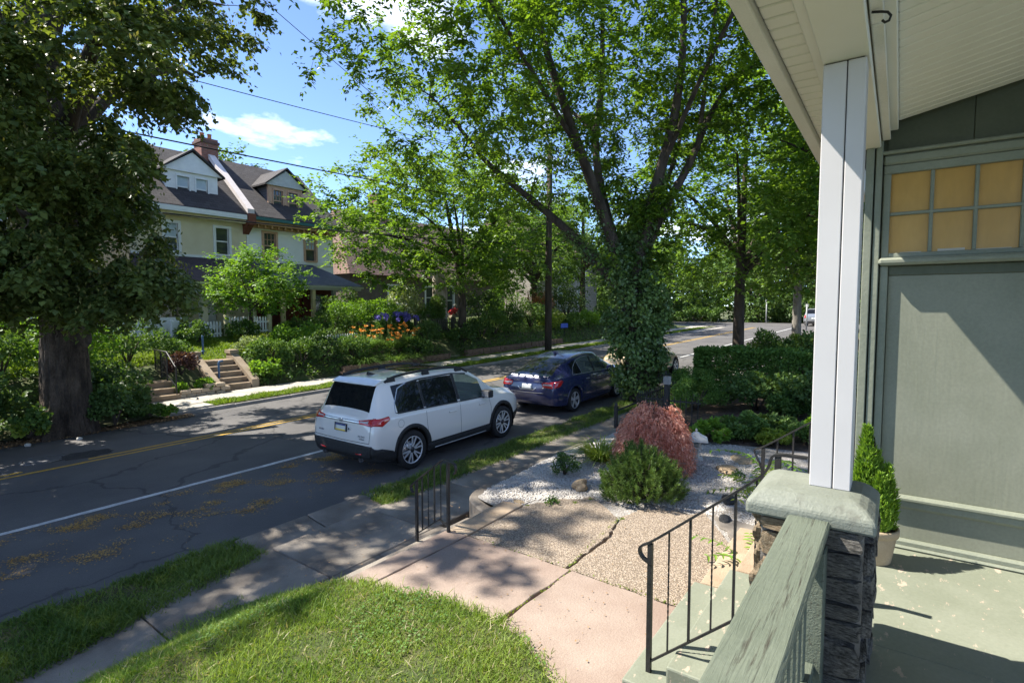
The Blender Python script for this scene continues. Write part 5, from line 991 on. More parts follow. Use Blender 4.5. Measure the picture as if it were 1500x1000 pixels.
# fences
def picket(name, label, x0, x1, y, z0, h_, m, pitch, pw, posts, pm_, slope=0., gap_top=.06, pointed=True):
    f = thing(name, label, 'fence', ((x0 + x1) / 2, y, z0)); cx_ = (x0 + x1) / 2; hw = pw / 2
    pm2 = MB().extr([(-hw, 0), (hw, 0), (hw, h_ - .06), (0, h_ if pointed else h_ - .06 + 1e-3), (-hw, h_ - .06)], 'y', -.011, .011).mesh('picket', m); n_ = int((x1 - x0) / pitch)
    for i in range(n_): x = x0 + (i + .5) * pitch; link('picket', pm2, f, (x - cx_, -.03, .05 + slope * (x - cx_)))
    for z in (.22, h_ - .2): MB().bar((x0 - cx_, .01, z + slope * (x0 - cx_)), (x1 - cx_, .01, z + slope * (x1 - cx_)), .035, .07).build('rail', m, f, world=False)
    for x in posts: bevel(MB().box(x - cx_ - .08, x - cx_ + .08, -.06, .10, -.15 + slope * (x - cx_), h_ + .12 + slope * (x - cx_)).build('post', pm_, f, world=False), .015, 1)
    return f
CREAMP = mat('cream_post_paint', (.50, .46, .27), (.58, .54, .34), 4, .7); GREYW = mat('weathered_picket', (.20, .165, .12), (.31, .26, .20), 5, .9, .3, 30, stretch=(1, 1, .2))
picket('picket_fence', 'white picket porch fence between cream posts behind the bright green tree', 11.45, 13.3, 24.0, 1.68, .82, WHITEP, .125, .07, (11.4, 13.35), CREAMP); picket('picket_fence', 'white picket porch fence left of the first cream post', 9.3, 11.2, 24.0, 1.62, .7, WHITEP, .125, .07, (9.3,), WHITEP)
picket('picket_fence', 'weathered brown picket fence before the white house porch', 13.62, 16.8, 24.0, 1.28, .86, GREYW, .095, .075, (), GREYW, pointed=False); picket('picket_fence', 'tiny white picket border fence among the bank plants', 13.5, 16.2, 21.2, 1.28, .42, WHITEP, .13, .06, (), WHITEP)
picket('picket_fence', 'dark picket fence behind the narrow stone steps', 19.6, 25.5, 21.0, 1.45, .85, mat('dark_picket', (.05, .045, .035), (.11, .10, .08), 5, .9), .14, .07, (19.6, 22.4, 25.4), MATS['dark_picket'])
b = MB(); 
s = thing('porch_screen', 'white boarded screen at the tan house behind the big tree', 'screen', (8.6, 26, 1.6)); 
for i in range(22): MB().box(7.3 + i * .125, 7.3 + i * .125 + .118, 25.2, 25.23, 1.6, 2.45).build('board', WHITEP, s)
MB().box(7.25, 10.1, 25.17, 25.26, 2.455, 2.52).build('top_rail', WHITEP, s)
# iron fence on the near side between garden and pavement
def iron_fence(label, pts, z, h_, n_, name='iron_fence'):
    f = thing(name, label, 'fence', (pts[0][0], pts[0][1], z)); o = Vector((pts[0][0], pts[0][1], z)); a = Vector((*pts[0], z)) - o; c = Vector((*pts[1], z)) - o
    for zz in (.08, h_ - .08): MB().bar(a + Vector((0, 0, zz)), c + Vector((0, 0, zz)), .02, .03).build('rail', IRON, f, world=False)
    me = MB().box(-.008, .008, -.008, .008, 0, h_).mesh('picket', IRON)
    for i in range(n_): link('picket', me, f, a + (c - a) * ((i + .5) / n_))
    return f
F1 = iron_fence('black iron fence along the pavement behind the red maple', ((10.9, 4.86), (13.4, 4.86)), .40, .72, 20); iron_fence('black iron side fence running in from the grey capped post', ((10.95, 4.72), (10.95, 3.5)), .48, .62, 10)
p = thing('gate_post', 'black gate post with pale grey cap behind the red maple', 'post', (10.92, 4.2, .5)); MB().box(-.045, .045, -.045, .045, 0, .86).build('shaft', IRON, p, world=False); MB().box(-.06, .06, -.06, .06, .86, 1.02).build('cap', KERB, p, world=False); 
p = thing('gate_post', 'short black iron post with rail left of the red maple', 'post', (10.2, 5.0, .3)); MB().box(-.03, .03, -.03, .03, 0, .62).build('shaft', IRON, p, world=False); MB().lathe([(.0, .70), (.035, .66), (.03, .62)], 10).build('finial', IRON, p, world=False); MB().bar((0, 0, .52), (.75, -.12, .60), .02, .03).build('rail', IRON, p, world=False); MB().bar((0, 0, .2), (.75, -.12, .28), .02, .03).build('rail', IRON, p, world=False)

# ------------------------------------------------------------------ pole, wires, posts, person
WOODP = mat('pole_wood', (.04, .03, .024), (.085, .068, .055), 6, .95, .6, 30, stretch=(1, 1, .15))
up_ = thing('utility_pole', 'dark wooden utility pole on the far verge behind the blue car', 'utility pole', (25.6, 16.75, zr(25.6))); MB().tube([(0, 0, -.2), (0, 0, 5), (.1, 0, 11.5)], [.2, .18, .14], 14).build('shaft', WOODP, up_, world=False); MB().bar((-.9, .0, 10.6), (1.1, 0, 10.6), .1, .12).build('crossarm', WOODP, up_, world=False)
for x in (-.8, .0, 1.0): MB().lathe([(.04, 10.66), (.05, 10.75), (.03, 10.8), (.045, 10.84), (0, 10.88)], 10, 'z', (x, 0, 0)).build('insulator', mat('porcelain', (.5, .5, .5), rough=.3), up_, world=False)
WIRE = mat('black_cable', (.012, .012, .013), rough=.6)
def cable(label, p, q, sag, r=.012, mid=None):
    p = np.array(p, float); q = np.array(q, float); pts = [p + (q - p) * t_ + np.array([0, 0, -4 * sag * t_ * (1 - t_)]) for t_ in np.linspace(0, 1, 25)]
    o = thing('overhead_cable', label, 'cable', pts[12]); MB().tube(pts, r, 6).build('cable', WIRE, o); return o
cable('upper overhead cable crossing the open blue sky', (-14, 17, 8.9), (25.6, 16.75, 10.66), .45); cable('thick middle overhead cable in front of the chimney and dormers', (-14, 16.9, 7.6), (25.6, 16.75, 8.3), .42, .02); cable('lowest overhead cable across the upper windows of the houses', (-14, 16.9, 5.9), (25.6, 16.75, 6.4), .62, .02)
cable('steep overhead cable near the top of the sky gap', (-6, 17, 18.9), (25.6, 16.75, 6.6), .35, .012); cable('overhead cable running on behind the big street tree', (25.6, 16.75, 10.66), (75, 16, 12.5), .8, .014); cable('slack service cable from the pole towards the near houses', (25.6, 16.75, 10.2), (22, -2, 8.5), .5, .012)
for x, y, h_, lb in ((66.5, 14.2, 2.6, 'slim pale post at the far end of the street'), (54.4, 8.3, 2.3, 'slim grey sign post beside the silver van')):
    o = thing('street_post', lb, 'post', (x, y, zr(x))); MB().tube([(0, 0, -.1), (0, 0, h_)], .06, 10).build('shaft', mat('grey_post_metal', (.38, .38, .38), rough=.5), o, world=False); MB().box(-.05, .05, -.12, .12, h_ - .25, h_).build('head', MATS['grey_post_metal'], o, world=False)
# gardener kneeling behind the dark fence
def skin_mesh(name, joints, edges, radii, m, root=0):
    me = bpy.data.meshes.new(name); me.from_pydata(joints, edges, []); o = bpy.data.objects.new(name, me); COL.objects.link(o); md = o.modifiers.new('s', 'SKIN')
    for i, r_ in enumerate(radii): sv = me.skin_vertices[0].data[i]; sv.radius = (r_, r_); sv.use_root = i == root
    o.modifiers.new('d', 'SUBSURF').levels = 2; o.modifiers['d'].render_levels = 2
    dg = bpy.context.evaluated_depsgraph_get(); dg.update(); out = bpy.data.meshes.new_from_object(o.evaluated_get(dg)); bpy.data.objects.remove(o); out.materials.clear(); out.materials.append(m); out.polygons.foreach_set('use_smooth', [True] * len(out.polygons)); return out
SKINM = mat('skin', (.45, .27, .19), (.5, .31, .22), 6, .6)
pp = thing('person', 'person in a red shirt stooping among plants behind the dark fence', 'person', (24.3, 22.9, 1.78))
J = [(0, 0, .62), (.05, 0, .80), (.16, 0, .98), (.24, 0, 1.10), (.28, 0, 1.17), (.33, 0, 1.27), (0, .12, .58), (.22, .14, .32), (-.12, .14, .08), (.02, .14, .04), (0, -.12, .58), (.22, -.14, .32), (-.12, -.14, .08), (.02, -.14, .04), (.20, .19, 1.02), (.08, .34, .84), (.28, .30, .66), (.34, .28, .6), (.20, -.19, 1.02), (.06, -.34, .86), (.26, -.30, .70), (.32, -.28, .64)]
Eg = [(0, 1), (1, 2), (2, 3), (3, 4), (4, 5), (0, 6), (6, 7), (7, 8), (8, 9), (0, 10), (10, 11), (11, 12), (12, 13), (2, 14), (14, 15), (15, 16), (16, 17), (2, 18), (18, 19), (19, 20), (20, 21)]
Rd = [.14, .13, .14, .06, .055, .10, .10, .07, .055, .04, .10, .07, .055, .04, .065, .045, .035, .03, .065, .045, .035, .03]
link('body', skin_mesh('body', J, Eg, Rd, SKINM), pp)
sub = [0, 1, 2, 3, 14, 15, 18, 19]; ix = {q: i for i, q in enumerate(sub)}; link('shirt', skin_mesh('shirt', [J[i] for i in sub], [(ix[a], ix[c]) for a, c in Eg if a in ix and c in ix], [Rd[i] + .025 for i in sub], mat('red_cloth', (.42, .02, .025), (.5, .035, .04), 5, .85)), pp)
sub = [0, 6, 7, 8, 10, 11, 12]; ix = {q: i for i, q in enumerate(sub)}; link('trousers', skin_mesh('trousers', [J[i] for i in sub], [(ix[a], ix[c]) for a, c in Eg if a in ix and c in ix], [Rd[i] + .022 for i in sub], mat('tan_cloth', (.35, .29, .2), rough=.9)), pp)
b = MB(); b.lathe([(0, .115), (.06, .105), (.10, .06), (.118, .0), (.11, -.04)], 18, 'z', (.32, 0, 1.29)); b.build('hair', mat('grey_hair', (.45, .42, .38), rough=.8), pp, world=False)
# ------------------------------------------------------------------ vegetation
LINDEN = leafmat('linden_leaf', (.050, .084, .024), (.15, .195, .056), .38, (1.5, 1.45, .45), .42, .35)
BRACT = leafmat('linden_bract', (.12, .13, .035), (.20, .19, .06), .3)
ELM = leafmat('elm_leaf', (.055, .115, .018), (.15, .245, .036), .48, (1.6, 1.55, .4), .42, .35)
MAPLE = leafmat('maple_leaf', (0.074, 0.155, 0.027), (0.176, 0.284, 0.057), .46, (1.5, 1.45, .4))
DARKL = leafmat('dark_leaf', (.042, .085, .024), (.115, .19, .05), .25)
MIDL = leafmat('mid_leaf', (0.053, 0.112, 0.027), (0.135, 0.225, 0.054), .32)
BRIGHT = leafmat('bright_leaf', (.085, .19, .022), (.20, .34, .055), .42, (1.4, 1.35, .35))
YELG = leafmat('yellow_green_leaf', (.16, .24, .03), (.30, .36, .07), .4)
PALEL = leafmat('pale_leaf', (.16, .22, .09), (.30, .36, .20), .3)
IVY = leafmat('ivy_leaf', (.060, .115, .034), (.165, .25, .07), .22, (1.4, 1.4, .5), .34, .45)
REDL = leafmat('red_maple_leaf', (.54, .22, .15), (.76, .46, .35), .35, (1.3, .9, .7), .6, .2, clump=3)
PINE = leafmat('pine_needle', (.045, .095, .018), (.13, .20, .045), .2, clump=5)
GRASS = leafmat('grass_blade', (.10, .19, .022), (.30, .39, .085), .35, (1.3, 1.3, .4), clump=1.3)
GRASS2 = leafmat('verge_grass', (0.065, 0.130, 0.021), (0.195, 0.260, 0.058), .35, (1.3, 1.3, .4), clump=1.2)
HEDGE = leafmat('hedge_leaf', (.050, .115, .022), (.14, .25, .05), .3)
ORANGE = leafmat('lily_petal', (.74, .27, .04), (.86, .45, .10), .35, (1.1, 1, .8)); BLUEF = leafmat('hydrangea_petal', (.10, .08, .42), (.24, .20, .62), .3, (1.1, 1, 1.1)); WHITEF = leafmat('white_petal', (.6, .6, .5), (.75, .75, .66), .3, (1, 1, .9))
LITTER = mat('linden_litter', (.36, .20, .05), (.48, .31, .11), 6, .95)

# ---- lawn
def lawn_edge(y): return float(np.interp(y, [-4, .6, 1.2, 1.8, 2.3, 2.9, 3.63, 3.95, 4.1, 5.2], [2.2, 2.25, 2.5, 2.84, 3.14, 3.17, 2.96, 2.86, 2.84, 2.6]))
def lawn_z(x, y):
    k = max(0, min(1, (y - 4.0) / 1.25)); return .575 - .012 * (3 - x) - k * (.575 - zr(x) - .125) + .012 * math.sin(3 * x) * math.cos(2.3 * y)
b = MB(); us = np.linspace(0, 1, 22); ys = fr(-4, 5.0, .25) + [5.2, 5.34]; V = [(-5 + (lawn_edge(y) + 5) * (1 - (1 - u) ** 1.6), y, lawn_z(-5 + (lawn_edge(y) + 5) * (1 - (1 - u) ** 1.6), y) - (.03 if u > .99 else 0)) for y in ys for u in us]
b.add(V, [(j * 22 + i, j * 22 + i + 1, (j + 1) * 22 + i + 1, (j + 1) * 22 + i) for j in range(len(ys) - 1) for i in range(21)], 0, True); o = b.build('lawn', TURF); o['kind'] = 'structure'
def sample(n, x0, x1, y0, y1, ok): 
    q = np.stack([x0 + (x1 - x0) * rng.random(n), y0 + (y1 - y0) * rng.random(n)], 1); return q[np.array([ok(*p) for p in q])]
q = sample(170000, .2, 3.25, 1.2, 5.42, lambda x, y: x < lawn_edge(y) + .04 * rng.normal() + .05 * math.sin(17 * y) * math.sin(7 * y) and rng.random() < (1.0 if math.sin(5 * x + 2 * y) + math.sin(7 * y - 3 * x) > -1.5 else .55))
Pz = np.array([[x, y, lawn_z(x, y) - .012] for x, y in q]); n = len(Pz)
hgt = .052 * (.4 + 1.0 * rng.random(n) ** 1.5) * (1 + .35 * np.sin(4 * q[:, 0] + 2 * np.sin(3 * q[:, 1])) * np.sin(5.1 * q[:, 1] + 1.3 * np.sin(6 * q[:, 0]))) * np.where(rng.random(n) < .03, 1.7, 1); D = rng.normal(size=(n, 3)) * .42 + [0, 0, 1]
o = link('lawn_grass', blade_mesh('lawn_grass', Pz, D, hgt, .0026, GRASS, .5)); tag(o, 'short sunlit lawn grass at the front corner of the yard', 'grass', kind='stuff')
q = sample(5000, .2, 3.2, 1.2, 5.0, lambda x, y: x < lawn_edge(y)); Pz = np.array([[x, y, lawn_z(x, y)] for x, y in q])
o = link('dry_grass', blade_mesh('dry_grass', Pz, rng.normal(size=(len(q), 3)) * .9 + [0, 0, .6], .06, .003, leafmat('dry_blade', (.30, .26, .13), (.5, .45, .28), .3), .6)); tag(o, 'dry straw blades scattered in the lawn', 'grass', kind='stuff')

q = sample(6000, .2, 3.2, 1.2, 5.0, lambda x, y: x < lawn_edge(y) and math.sin(3.3 * x + 1.7 * y) + math.sin(4.1 * y - 2.2 * x + 1) > .75); Pz = np.array([[x, y, lawn_z(x, y) + .025 + .02 * rng.random()] for x, y in q]); n = len(q)
tag(link('lawn_clover', leaf_mesh('lawn_clover', Pz, rvec(n) * [1, 1, .2], np.array([[0, 0, 1.]]) + rvec(n) * .3, .022, .5, leafmat('clover_leaf', (.07, .15, .03), (.14, .24, .06), .3))), 'patches of low clover in the lawn', 'clover', kind='stuff')

def verge(name, label, n, x0, x1, y0, y1, zf, h_, m, ok=lambda x, y: True, near=False, wd=.004):
    q = sample(n, 0, 1, y0, y1, lambda x, y: True); q[:, 0] = x0 + (x1 - x0) * (q[:, 0] ** (1.7 if near else 1)); q = q[np.array([ok(*p) for p in q])]; P_ = np.array([[x, y, zf(x, y)] for x, y in q]); nn = len(P_)
    sc_ = 1 + np.clip((q[:, 0] - 10) / 25, 0, 1.2); o = link(name, blade_mesh(name, P_, rng.normal(size=(nn, 3)) * .5 + [0, 0, 1], h_ * (.5 + .9 * rng.random(nn)) * (1 + .3 * np.sin(q[:, 0] * 5)), (wd * sc_)[:, None], m, .6)); tag(o, label, 'grass', kind='stuff'); return o
bare = lambda x, y: not (3.3 < x < 5.15) and y > np.interp(x, [0, 1.3, 2.5, 3.4, 5, 9], [5.45, 5.68, 5.93, 6.15, 6.15, 6.1]) + .04 * rng.normal() and (math.sin(2.1 * x + 1) + math.sin(5.3 * x + 4 * y) > -1.0 or y < 6.35 or rng.random() < .25)
verge('verge_grass', 'ragged grass on the near verge between kerb and pavement', 150000, .2, 34, 5.5, 6.86, lambda x, y: zr(x) + .10 + (.03 if y < 6.2 else 0), .075, GRASS2, bare, True)
verge('far_verge_grass', 'mown grass on the far verge beyond the road', 42000, 7.35, 52, 16.38, 17.08, lambda x, y: zr(x) + .12, .09, leafmat('sunny_grass', (.11, .19, .018), (.23, .31, .05), .4, (1.3, 1.3, .3), clump=.5), wd=.009)
verge('far_lawn_grass', 'bright sunlit lawn above the five brown steps', 36000, 3.6, 13.4, 20.3, 23.9, lambda x, y: far_z(x, y) - .01, .10, MATS['sunny_grass'], wd=.012)
verge('garden_verge_grass', 'sunlit grass edge between pavement and retaining wall across the street', 9000, 14, 42, 18.33, 18.52, lambda x, y: zr(x) + .13, .09, MATS['sunny_grass'], wd=.01)
# litter of bracts in drifts on the near lane
n = 42000; cx_ = rng.random(n) * 8 - .5; base = 8.9 - .02 * cx_ + np.where(rng.random(n) < .45, .55, np.where(rng.random(n) < .5, -.1, -.75)); yj = base + rng.normal(size=n) * .16; cl = np.sin(cx_ * 3.3 + 4 * yj) + np.sin(cx_ * 6.1 - 5.5 * yj + 1) + .8 * np.sin(cx_ * 11 + 9 * yj) + rng.normal(size=n) * .45; kp = cl > .85
P_ = np.stack([cx_ + rng.normal(size=n) * .05, yj, np.zeros(n)], 1)[kp]; P_[:, 2] = [zr(x) + .008 for x in P_[:, 0]]; nn = len(P_)
hv = rvec(nn) * [1, 1, .15]; me = leaf_mesh('leaf_litter', P_, hv, np.array([[0, 0, 1.]]) + rvec(nn) * .25, .02 * (.5 + rng.random(nn)), .4, LITTER); o = link('leaf_litter', me); tag(o, 'drifts of orange brown blossom litter on the near lane', 'leaf litter', kind='stuff')
n = 900; P_ = np.stack([2.8 + 5 * rng.random(n), 1.5 + 5 * rng.random(n), np.zeros(n)], 1); P_[:, 2] = np.where(P_[:, 1] < 3.75, .56, np.where(P_[:, 1] > 5.05, .15, .45)); me = leaf_mesh('walk_litter', P_, rvec(n) * [1, 1, .1], np.array([[0, 0, 1.]]) + rvec(n) * .3, .018 * (.4 + rng.random(n)), .3, mat('dry_leaf', (.20, .12, .06), (.32, .2, .1), 6, .9)); tag(link('walk_litter', me), 'sparse dry leaf crumbs on the front walk', 'leaf litter', kind='stuff')
n = 3500; P_ = np.stack([2.2 + 4.4 * rng.random(n), 15.75 + .55 * rng.random(n), np.zeros(n)], 1); P_[:, 2] = [zr(x) + .01 + .03 * random.random() for x in P_[:, 0]]; me = leaf_mesh('kerb_litter', P_, rvec(n) * [1, 1, .3], np.array([[0, 0, 1.]]) + rvec(n) * .4, .05 * (.4 + rng.random(n)), .35, MATS['dry_leaf']); tag(link('kerb_litter', me), 'brown leaf litter along the far road edge by the big tree', 'leaf litter', kind='stuff')

# ---- white gravel: pebbles
oct_ = np.array([[1, 0, 0], [-1, 0, 0], [0, 1, 0], [0, -1, 0], [0, 0, 1], [0, 0, -1]], float); of = np.array([[0, 2, 4], [2, 1, 4], [1, 3, 4], [3, 0, 4], [2, 0, 5], [1, 2, 5], [3, 1, 5], [0, 3, 5]])
def in_bed(x, y):
    if x < gx(y) + .12 or y > 4.84 or y < 1.35: return False
    if y < 3.85 and x < 6.05 - max(0, y - 3.3) * .9 and y > 2.7: return False
    if y <= 2.7 and x < 6.35: return False
    return not (x > 9.4 + .5 * math.sin(3 * y)) and not (y < 1.9 and x > 7.9)
q = sample(70000, 5.1, 10, 1.3, 4.9, lambda x, y: in_bed(x, y) and rng.random() < .55 + .45 * math.sin(3 * x) * math.sin(2.3 * y + 1) ** 2 + .2); n = len(q); z = np.array([near_z(x, y) + .02 * math.sin(2 * x + y) + .002 for x, y in q])
rot = np.linalg.qr(rng.normal(size=(n, 3, 3)))[0]; sz = (.011 + .010 * rng.random(n))[:, None, None] * (.7 + .6 * rng.random((n, 1, 3))); V = np.einsum('nij,nkj->nki', rot, oct_[None] * sz) + np.stack([q[:, 0], q[:, 1], z], 1)[:, None, :]
F = (np.arange(n)[:, None, None] * 6 + of[None]).reshape(-1, 3); o = link('white_gravel', fast_mesh('white_gravel', V.reshape(-1, 3), F, PEBBLE)); tag(o, 'loose white gravel covering the garden bed', 'gravel', kind='stuff')
# ---- garden rocks, lantern
RK = mat('tan_rock', (.28, .20, .12), (.42, .32, .21), 5, .9, .8, 20, fine=.2); RG = mat('grey_rock', (.10, .095, .09), (.22, .21, .20), 5, .9, .8, 20, fine=.2)
for (x, y, sx, sy, sz_, m, rz_, lb) in ((6.33, 3.62, .26, .17, .13, RK, .4, 'rounded tan rock on the white gravel left of the pine shrub'), (5.38, 3.95, .16, .10, .05, RK, 1.2, 'small brown stone at the end of the tan walk slab'), (8.95, 2.2, .42, .30, .06, RK, .2, 'flat tan stepping stone in the gravel behind the maple'), (8.3, 2.25, .36, .26, .06, RK, .8, 'flat brown stepping stone beside the maple shade'), (9.6, 1.95, .40, .28, .06, RG, 0, 'flat grey stepping stone near the green ground cover'), (6.95, 1.85, .22, .14, .10, mat('black_lump', (.02, .02, .022), (.05, .05, .05), 5, .8, .6), .5, 'black lump in the gravel behind the handrail'), (6.3, 1.72, .16, .11, .09, MATS['black_lump'], .1, 'smaller black lump behind the handrail balusters')):  # last two entries are plain black lumps on the gravel
    o = link('garden_rock', rock_mesh('garden_rock', m, int(x * 100), .14, 6, .12), None, (x, y, near_z(x, y) + sz_ * .35), (0, 0, rz_), (sx, sy, sz_)); tag(o, lb, 'rock', 'rocks in the gravel bed')
LS = mat('lantern_stone', (.42, .41, .38), (.58, .57, .53), 8, .9, .3, 40, fine=.1); t = thing('stone_lantern', 'small pale stone pagoda lantern beside the red maple', 'garden lantern', (8.55, 2.80, near_z(8.55, 2.8)), R(20))
for nm, bx in (('base', (-.10, .10, -.10, .10, 0, .05)), ('shaft', (-.045, .045, -.045, .045, .05, .2)), ('shelf', (-.10, .10, -.10, .10, .2, .235))): bevel(MB().box(*bx).build(nm, LS, t, world=False), .01, 1)
lb_ = MB()
for x, y in ((-.055, -.055), (.055, -.055), (.055, .055), (-.055, .055)): lb_.box(x - .018, x + .018, y - .018, y + .018, .235, .34)
lb_.build('light_box', LS, t, world=False); b = MB(); V = []
for hw, z in ((.175, .335), (.165, .36), (.09, .405), (.035, .455), (.02, .46)): V += [(-hw, -hw, z), (hw, -hw, z), (hw, hw, z), (-hw, hw, z)]
b.add(V, [(3, 2, 1, 0)] + [(4 * i + k, 4 * i + (k + 1) % 4, 4 * i + 4 + (k + 1) % 4, 4 * i + 4 + k) for i in range(4) for k in range(4)] + [(16, 17, 18, 19)]); b.build('roof', LS, t, world=False); MB().lathe([(0, .52), (.02, .5), (.012, .47), (.028, .455)], 10).build('finial', LS, t, world=False)

# ---- laceleaf maple: weeping dome of thread leaves
c = np.array([7.78, 3.2, near_z(7.8, 3.2)]); t = thing('laceleaf_maple', 'weeping red laceleaf maple mounded beside the white gravel', 'maple', c)
b = MB(); strands = []
b.tube([(0, 0, -.05), (.03, .02, .35), (-.02, .0, .65)], [.035, .03, .02], 8)
for i in range(640):
    a = rng.random() * 6.283; rr = math.sqrt(rng.random()); top = np.array([rr * .44 * math.cos(a), rr * .44 * math.sin(a), .95 - .26 * rr * rr + rng.normal() * .075 + .05 * math.sin(3 * a) + .04 * math.sin(7 * a + 9 * rr)]); out = np.array([math.cos(a), math.sin(a), 0]); ln = .28 + .62 * rr * (.6 + .6 * rng.random())
    p = [top, top + out * .10 * (.6 + rr) + [0, 0, .0], top + out * (.15 + .10 * rr) - [0, 0, ln * .4], top + out * (.19 + .10 * rr) - [0, 0, ln * .9]]; p = smooth_poly(np.array(p), 2); p[:, 2] = np.maximum(p[:, 2], .06); p[:, :2] *= .84; p[:, 2] *= .88; strands.append(p)
    if i < 60: b.tube([(-.02, 0, .6), tuple(top * .6 + np.array([0, 0, .3])), tuple(p[0]), tuple(p[4])], [.012, .008, .005, .003], 5, caps=False)
b.build('branches', BARK, t, world=False)
P_ = []; 
for p in strands: k = 34; u = rng.random(k) ** .9 * (len(p) - 1.01); i0 = u.astype(int); f_ = (u - i0)[:, None]; P_.append(p[i0] * (1 - f_) + p[i0 + 1] * f_)
P_ = np.vstack(P_) + rng.normal(size=(640 * 34, 3)) * .022; n = len(P_); od = nrm(P_ * [1, 1, 0] + 1e-6); D = od * .45 + rvec(n) * .65 + [0, 0, -.7]
link('foliage', leaf_mesh('foliage', P_, D, rvec(n) * .6 + [0, 0, .6], .060 * (.5 + .9 * rng.random(n)), .12, REDL, fold=.08), t)
# ---- mugo pine: needles round upright candles
c = np.array([6.42, 2.78, near_z(6.4, 2.8)]); t = thing('mugo_pine', 'rounded dark green mugo pine shrub on the white gravel', 'pine shrub', c); tipsP = []; b = MB()
while len(tipsP) < 520:
    d = rvec(1)[0]
    if d[2] < -.15: continue
    f_ = .62 + .42 * rng.random(); q = np.array([d[0] * .52, d[1] * .52, .16 + d[2] * .50]) * [f_, f_, 1] ; q[2] = .10 + (q[2] - .10) * f_ + .06 * math.sin(7 * q[0]) * math.sin(6 * q[1])
    tipsP.append((np.maximum(q, [-9, -9, .05]), nrm((d * .7 + [0, 0, .8])[None])[0]))
for q, d in tipsP[:150]: b.tube([(0, 0, .02), tuple(q * .5 + [0, 0, .04]), tuple(q)], [.014, .009, .005], 5, caps=False)
b.build('branches', BARK, t, world=False); k = 70; Q = np.repeat(np.array([q for q, d in tipsP]), k, 0); Dd = np.repeat(np.array([d for q, d in tipsP]), k, 0); n = len(Q); u = rng.random(n)[:, None]
link('foliage', blade_mesh('foliage', Q + Dd * (u - .5) * .13, Dd * .75 + rvec(n) * .9, .052 * (.7 + .6 * rng.random(n)), .0024, PINE, .12), t)
# ---- small garden plants
def tuft(name, label, c, n, h_, m, spread=.5, wd=.006, bend=.7, r=.05, cat='plant', parent=None):
    t = thing(name, label, cat, c); a = rng.random(n) * 6.28; rr = r * np.sqrt(rng.random(n)); P_ = np.stack([np.cos(a) * rr, np.sin(a) * rr, np.zeros(n)], 1); D = np.stack([np.cos(a) * spread, np.sin(a) * spread, np.ones(n)], 1) + rng.normal(size=(n, 3)) * .25
    k = 5; S = nrm(np.cross(D, [0, 0, 1.]) + 1e-6); hz = nrm(D * [1, 1, 0]); L_ = h_ * (.6 + .6 * rng.random(n))[:, None]; D = nrm(D); pts = []
    for j in range(k): u = j / (k - 1); cpt = P_ + D * L_ * u + hz * L_ * bend * .5 * u * u - np.array([0, 0, 1]) * L_ * bend * .5 * u ** 3; w_ = wd * (1 - u ** 2.2) + .0008; pts += [cpt - S * w_, cpt + S * w_]
    V = np.stack(pts, 1).reshape(-1, 3); bs = np.arange(n)[:, None] * 2 * k; F = np.concatenate([bs + [[2 * j, 2 * j + 1, 2 * j + 3, 2 * j + 2]] for j in range(k - 1)], 1).reshape(-1, 4); link('blades', fast_mesh('blades', V, F, m, np.repeat(rng.random(n), k - 1)), t); return t
g = lambda x, y: (x, y, near_z(x, y))
tuft('ornamental_grass', 'yellow green clump of arching grass left of the red maple', g(7.66, 4.02), 420, .50, YELG, .65, .007, .8, .13)
shrub('small_shrub', 'small dark round shrub alone on the white gravel', 'shrub', g(6.75, 4.12), (.22, .2, .15), 900, .035, DARKL, .3, 14, .45)
for x, y, h_, lb in ((5.52, 3.55, .13, 'leafy weed at the edge of the aggregate slab'), (5.72, 3.35, .06, 'tiny weed in the gravel beside the leafy weed'), (5.95, 3.25, .06, 'tiny weed in the gravel left of the pine shrub'), (5.30, 3.75, .05, 'small weed by the tan stone end'), (7.9, 2.0, .16, 'young weed in the sunlit gravel right of the pine shrub'), (5.6, 2.66, .05, 'moss tuft in the crack between the aggregate slabs'), (6.15, 2.82, .05, 'weed tuft where the crack meets the gravel')):
    shrub('weed', lb, 'weed', g(x, y), (h_ * .55, h_ * .55, h_ * .5), 150, .035 if h_ > .1 else .018, MIDL if h_ > .1 else YELG, .28, 7, .5, stem=False)
for x0, y0, x1, y1, n, lb in ((2.9, 2.52, 4.2, 2.495, 70, 'moss growing in the joint between the pink slabs'), (4.24, 2.548, 5.6, 2.70, 110, 'moss growing in the joint between the aggregate slabs'), (4.213, 1.5, 4.215, 3.7, 90, 'moss growing between pink and aggregate slabs')):
    u = rng.random(n) ** 1.0; P_ = np.stack([x0 + (x1 - x0) * u, y0 + (y1 - y0) * u, np.full(n, .545)], 1) + rng.normal(size=(n, 3)) * [.02, .008, 0]; tag(link('joint_moss', leaf_mesh('joint_moss', P_, rvec(n) * [1, 1, .3] + [0, 0, .5], rvec(n), .022, .35, YELG)), lb, 'moss', kind='stuff')
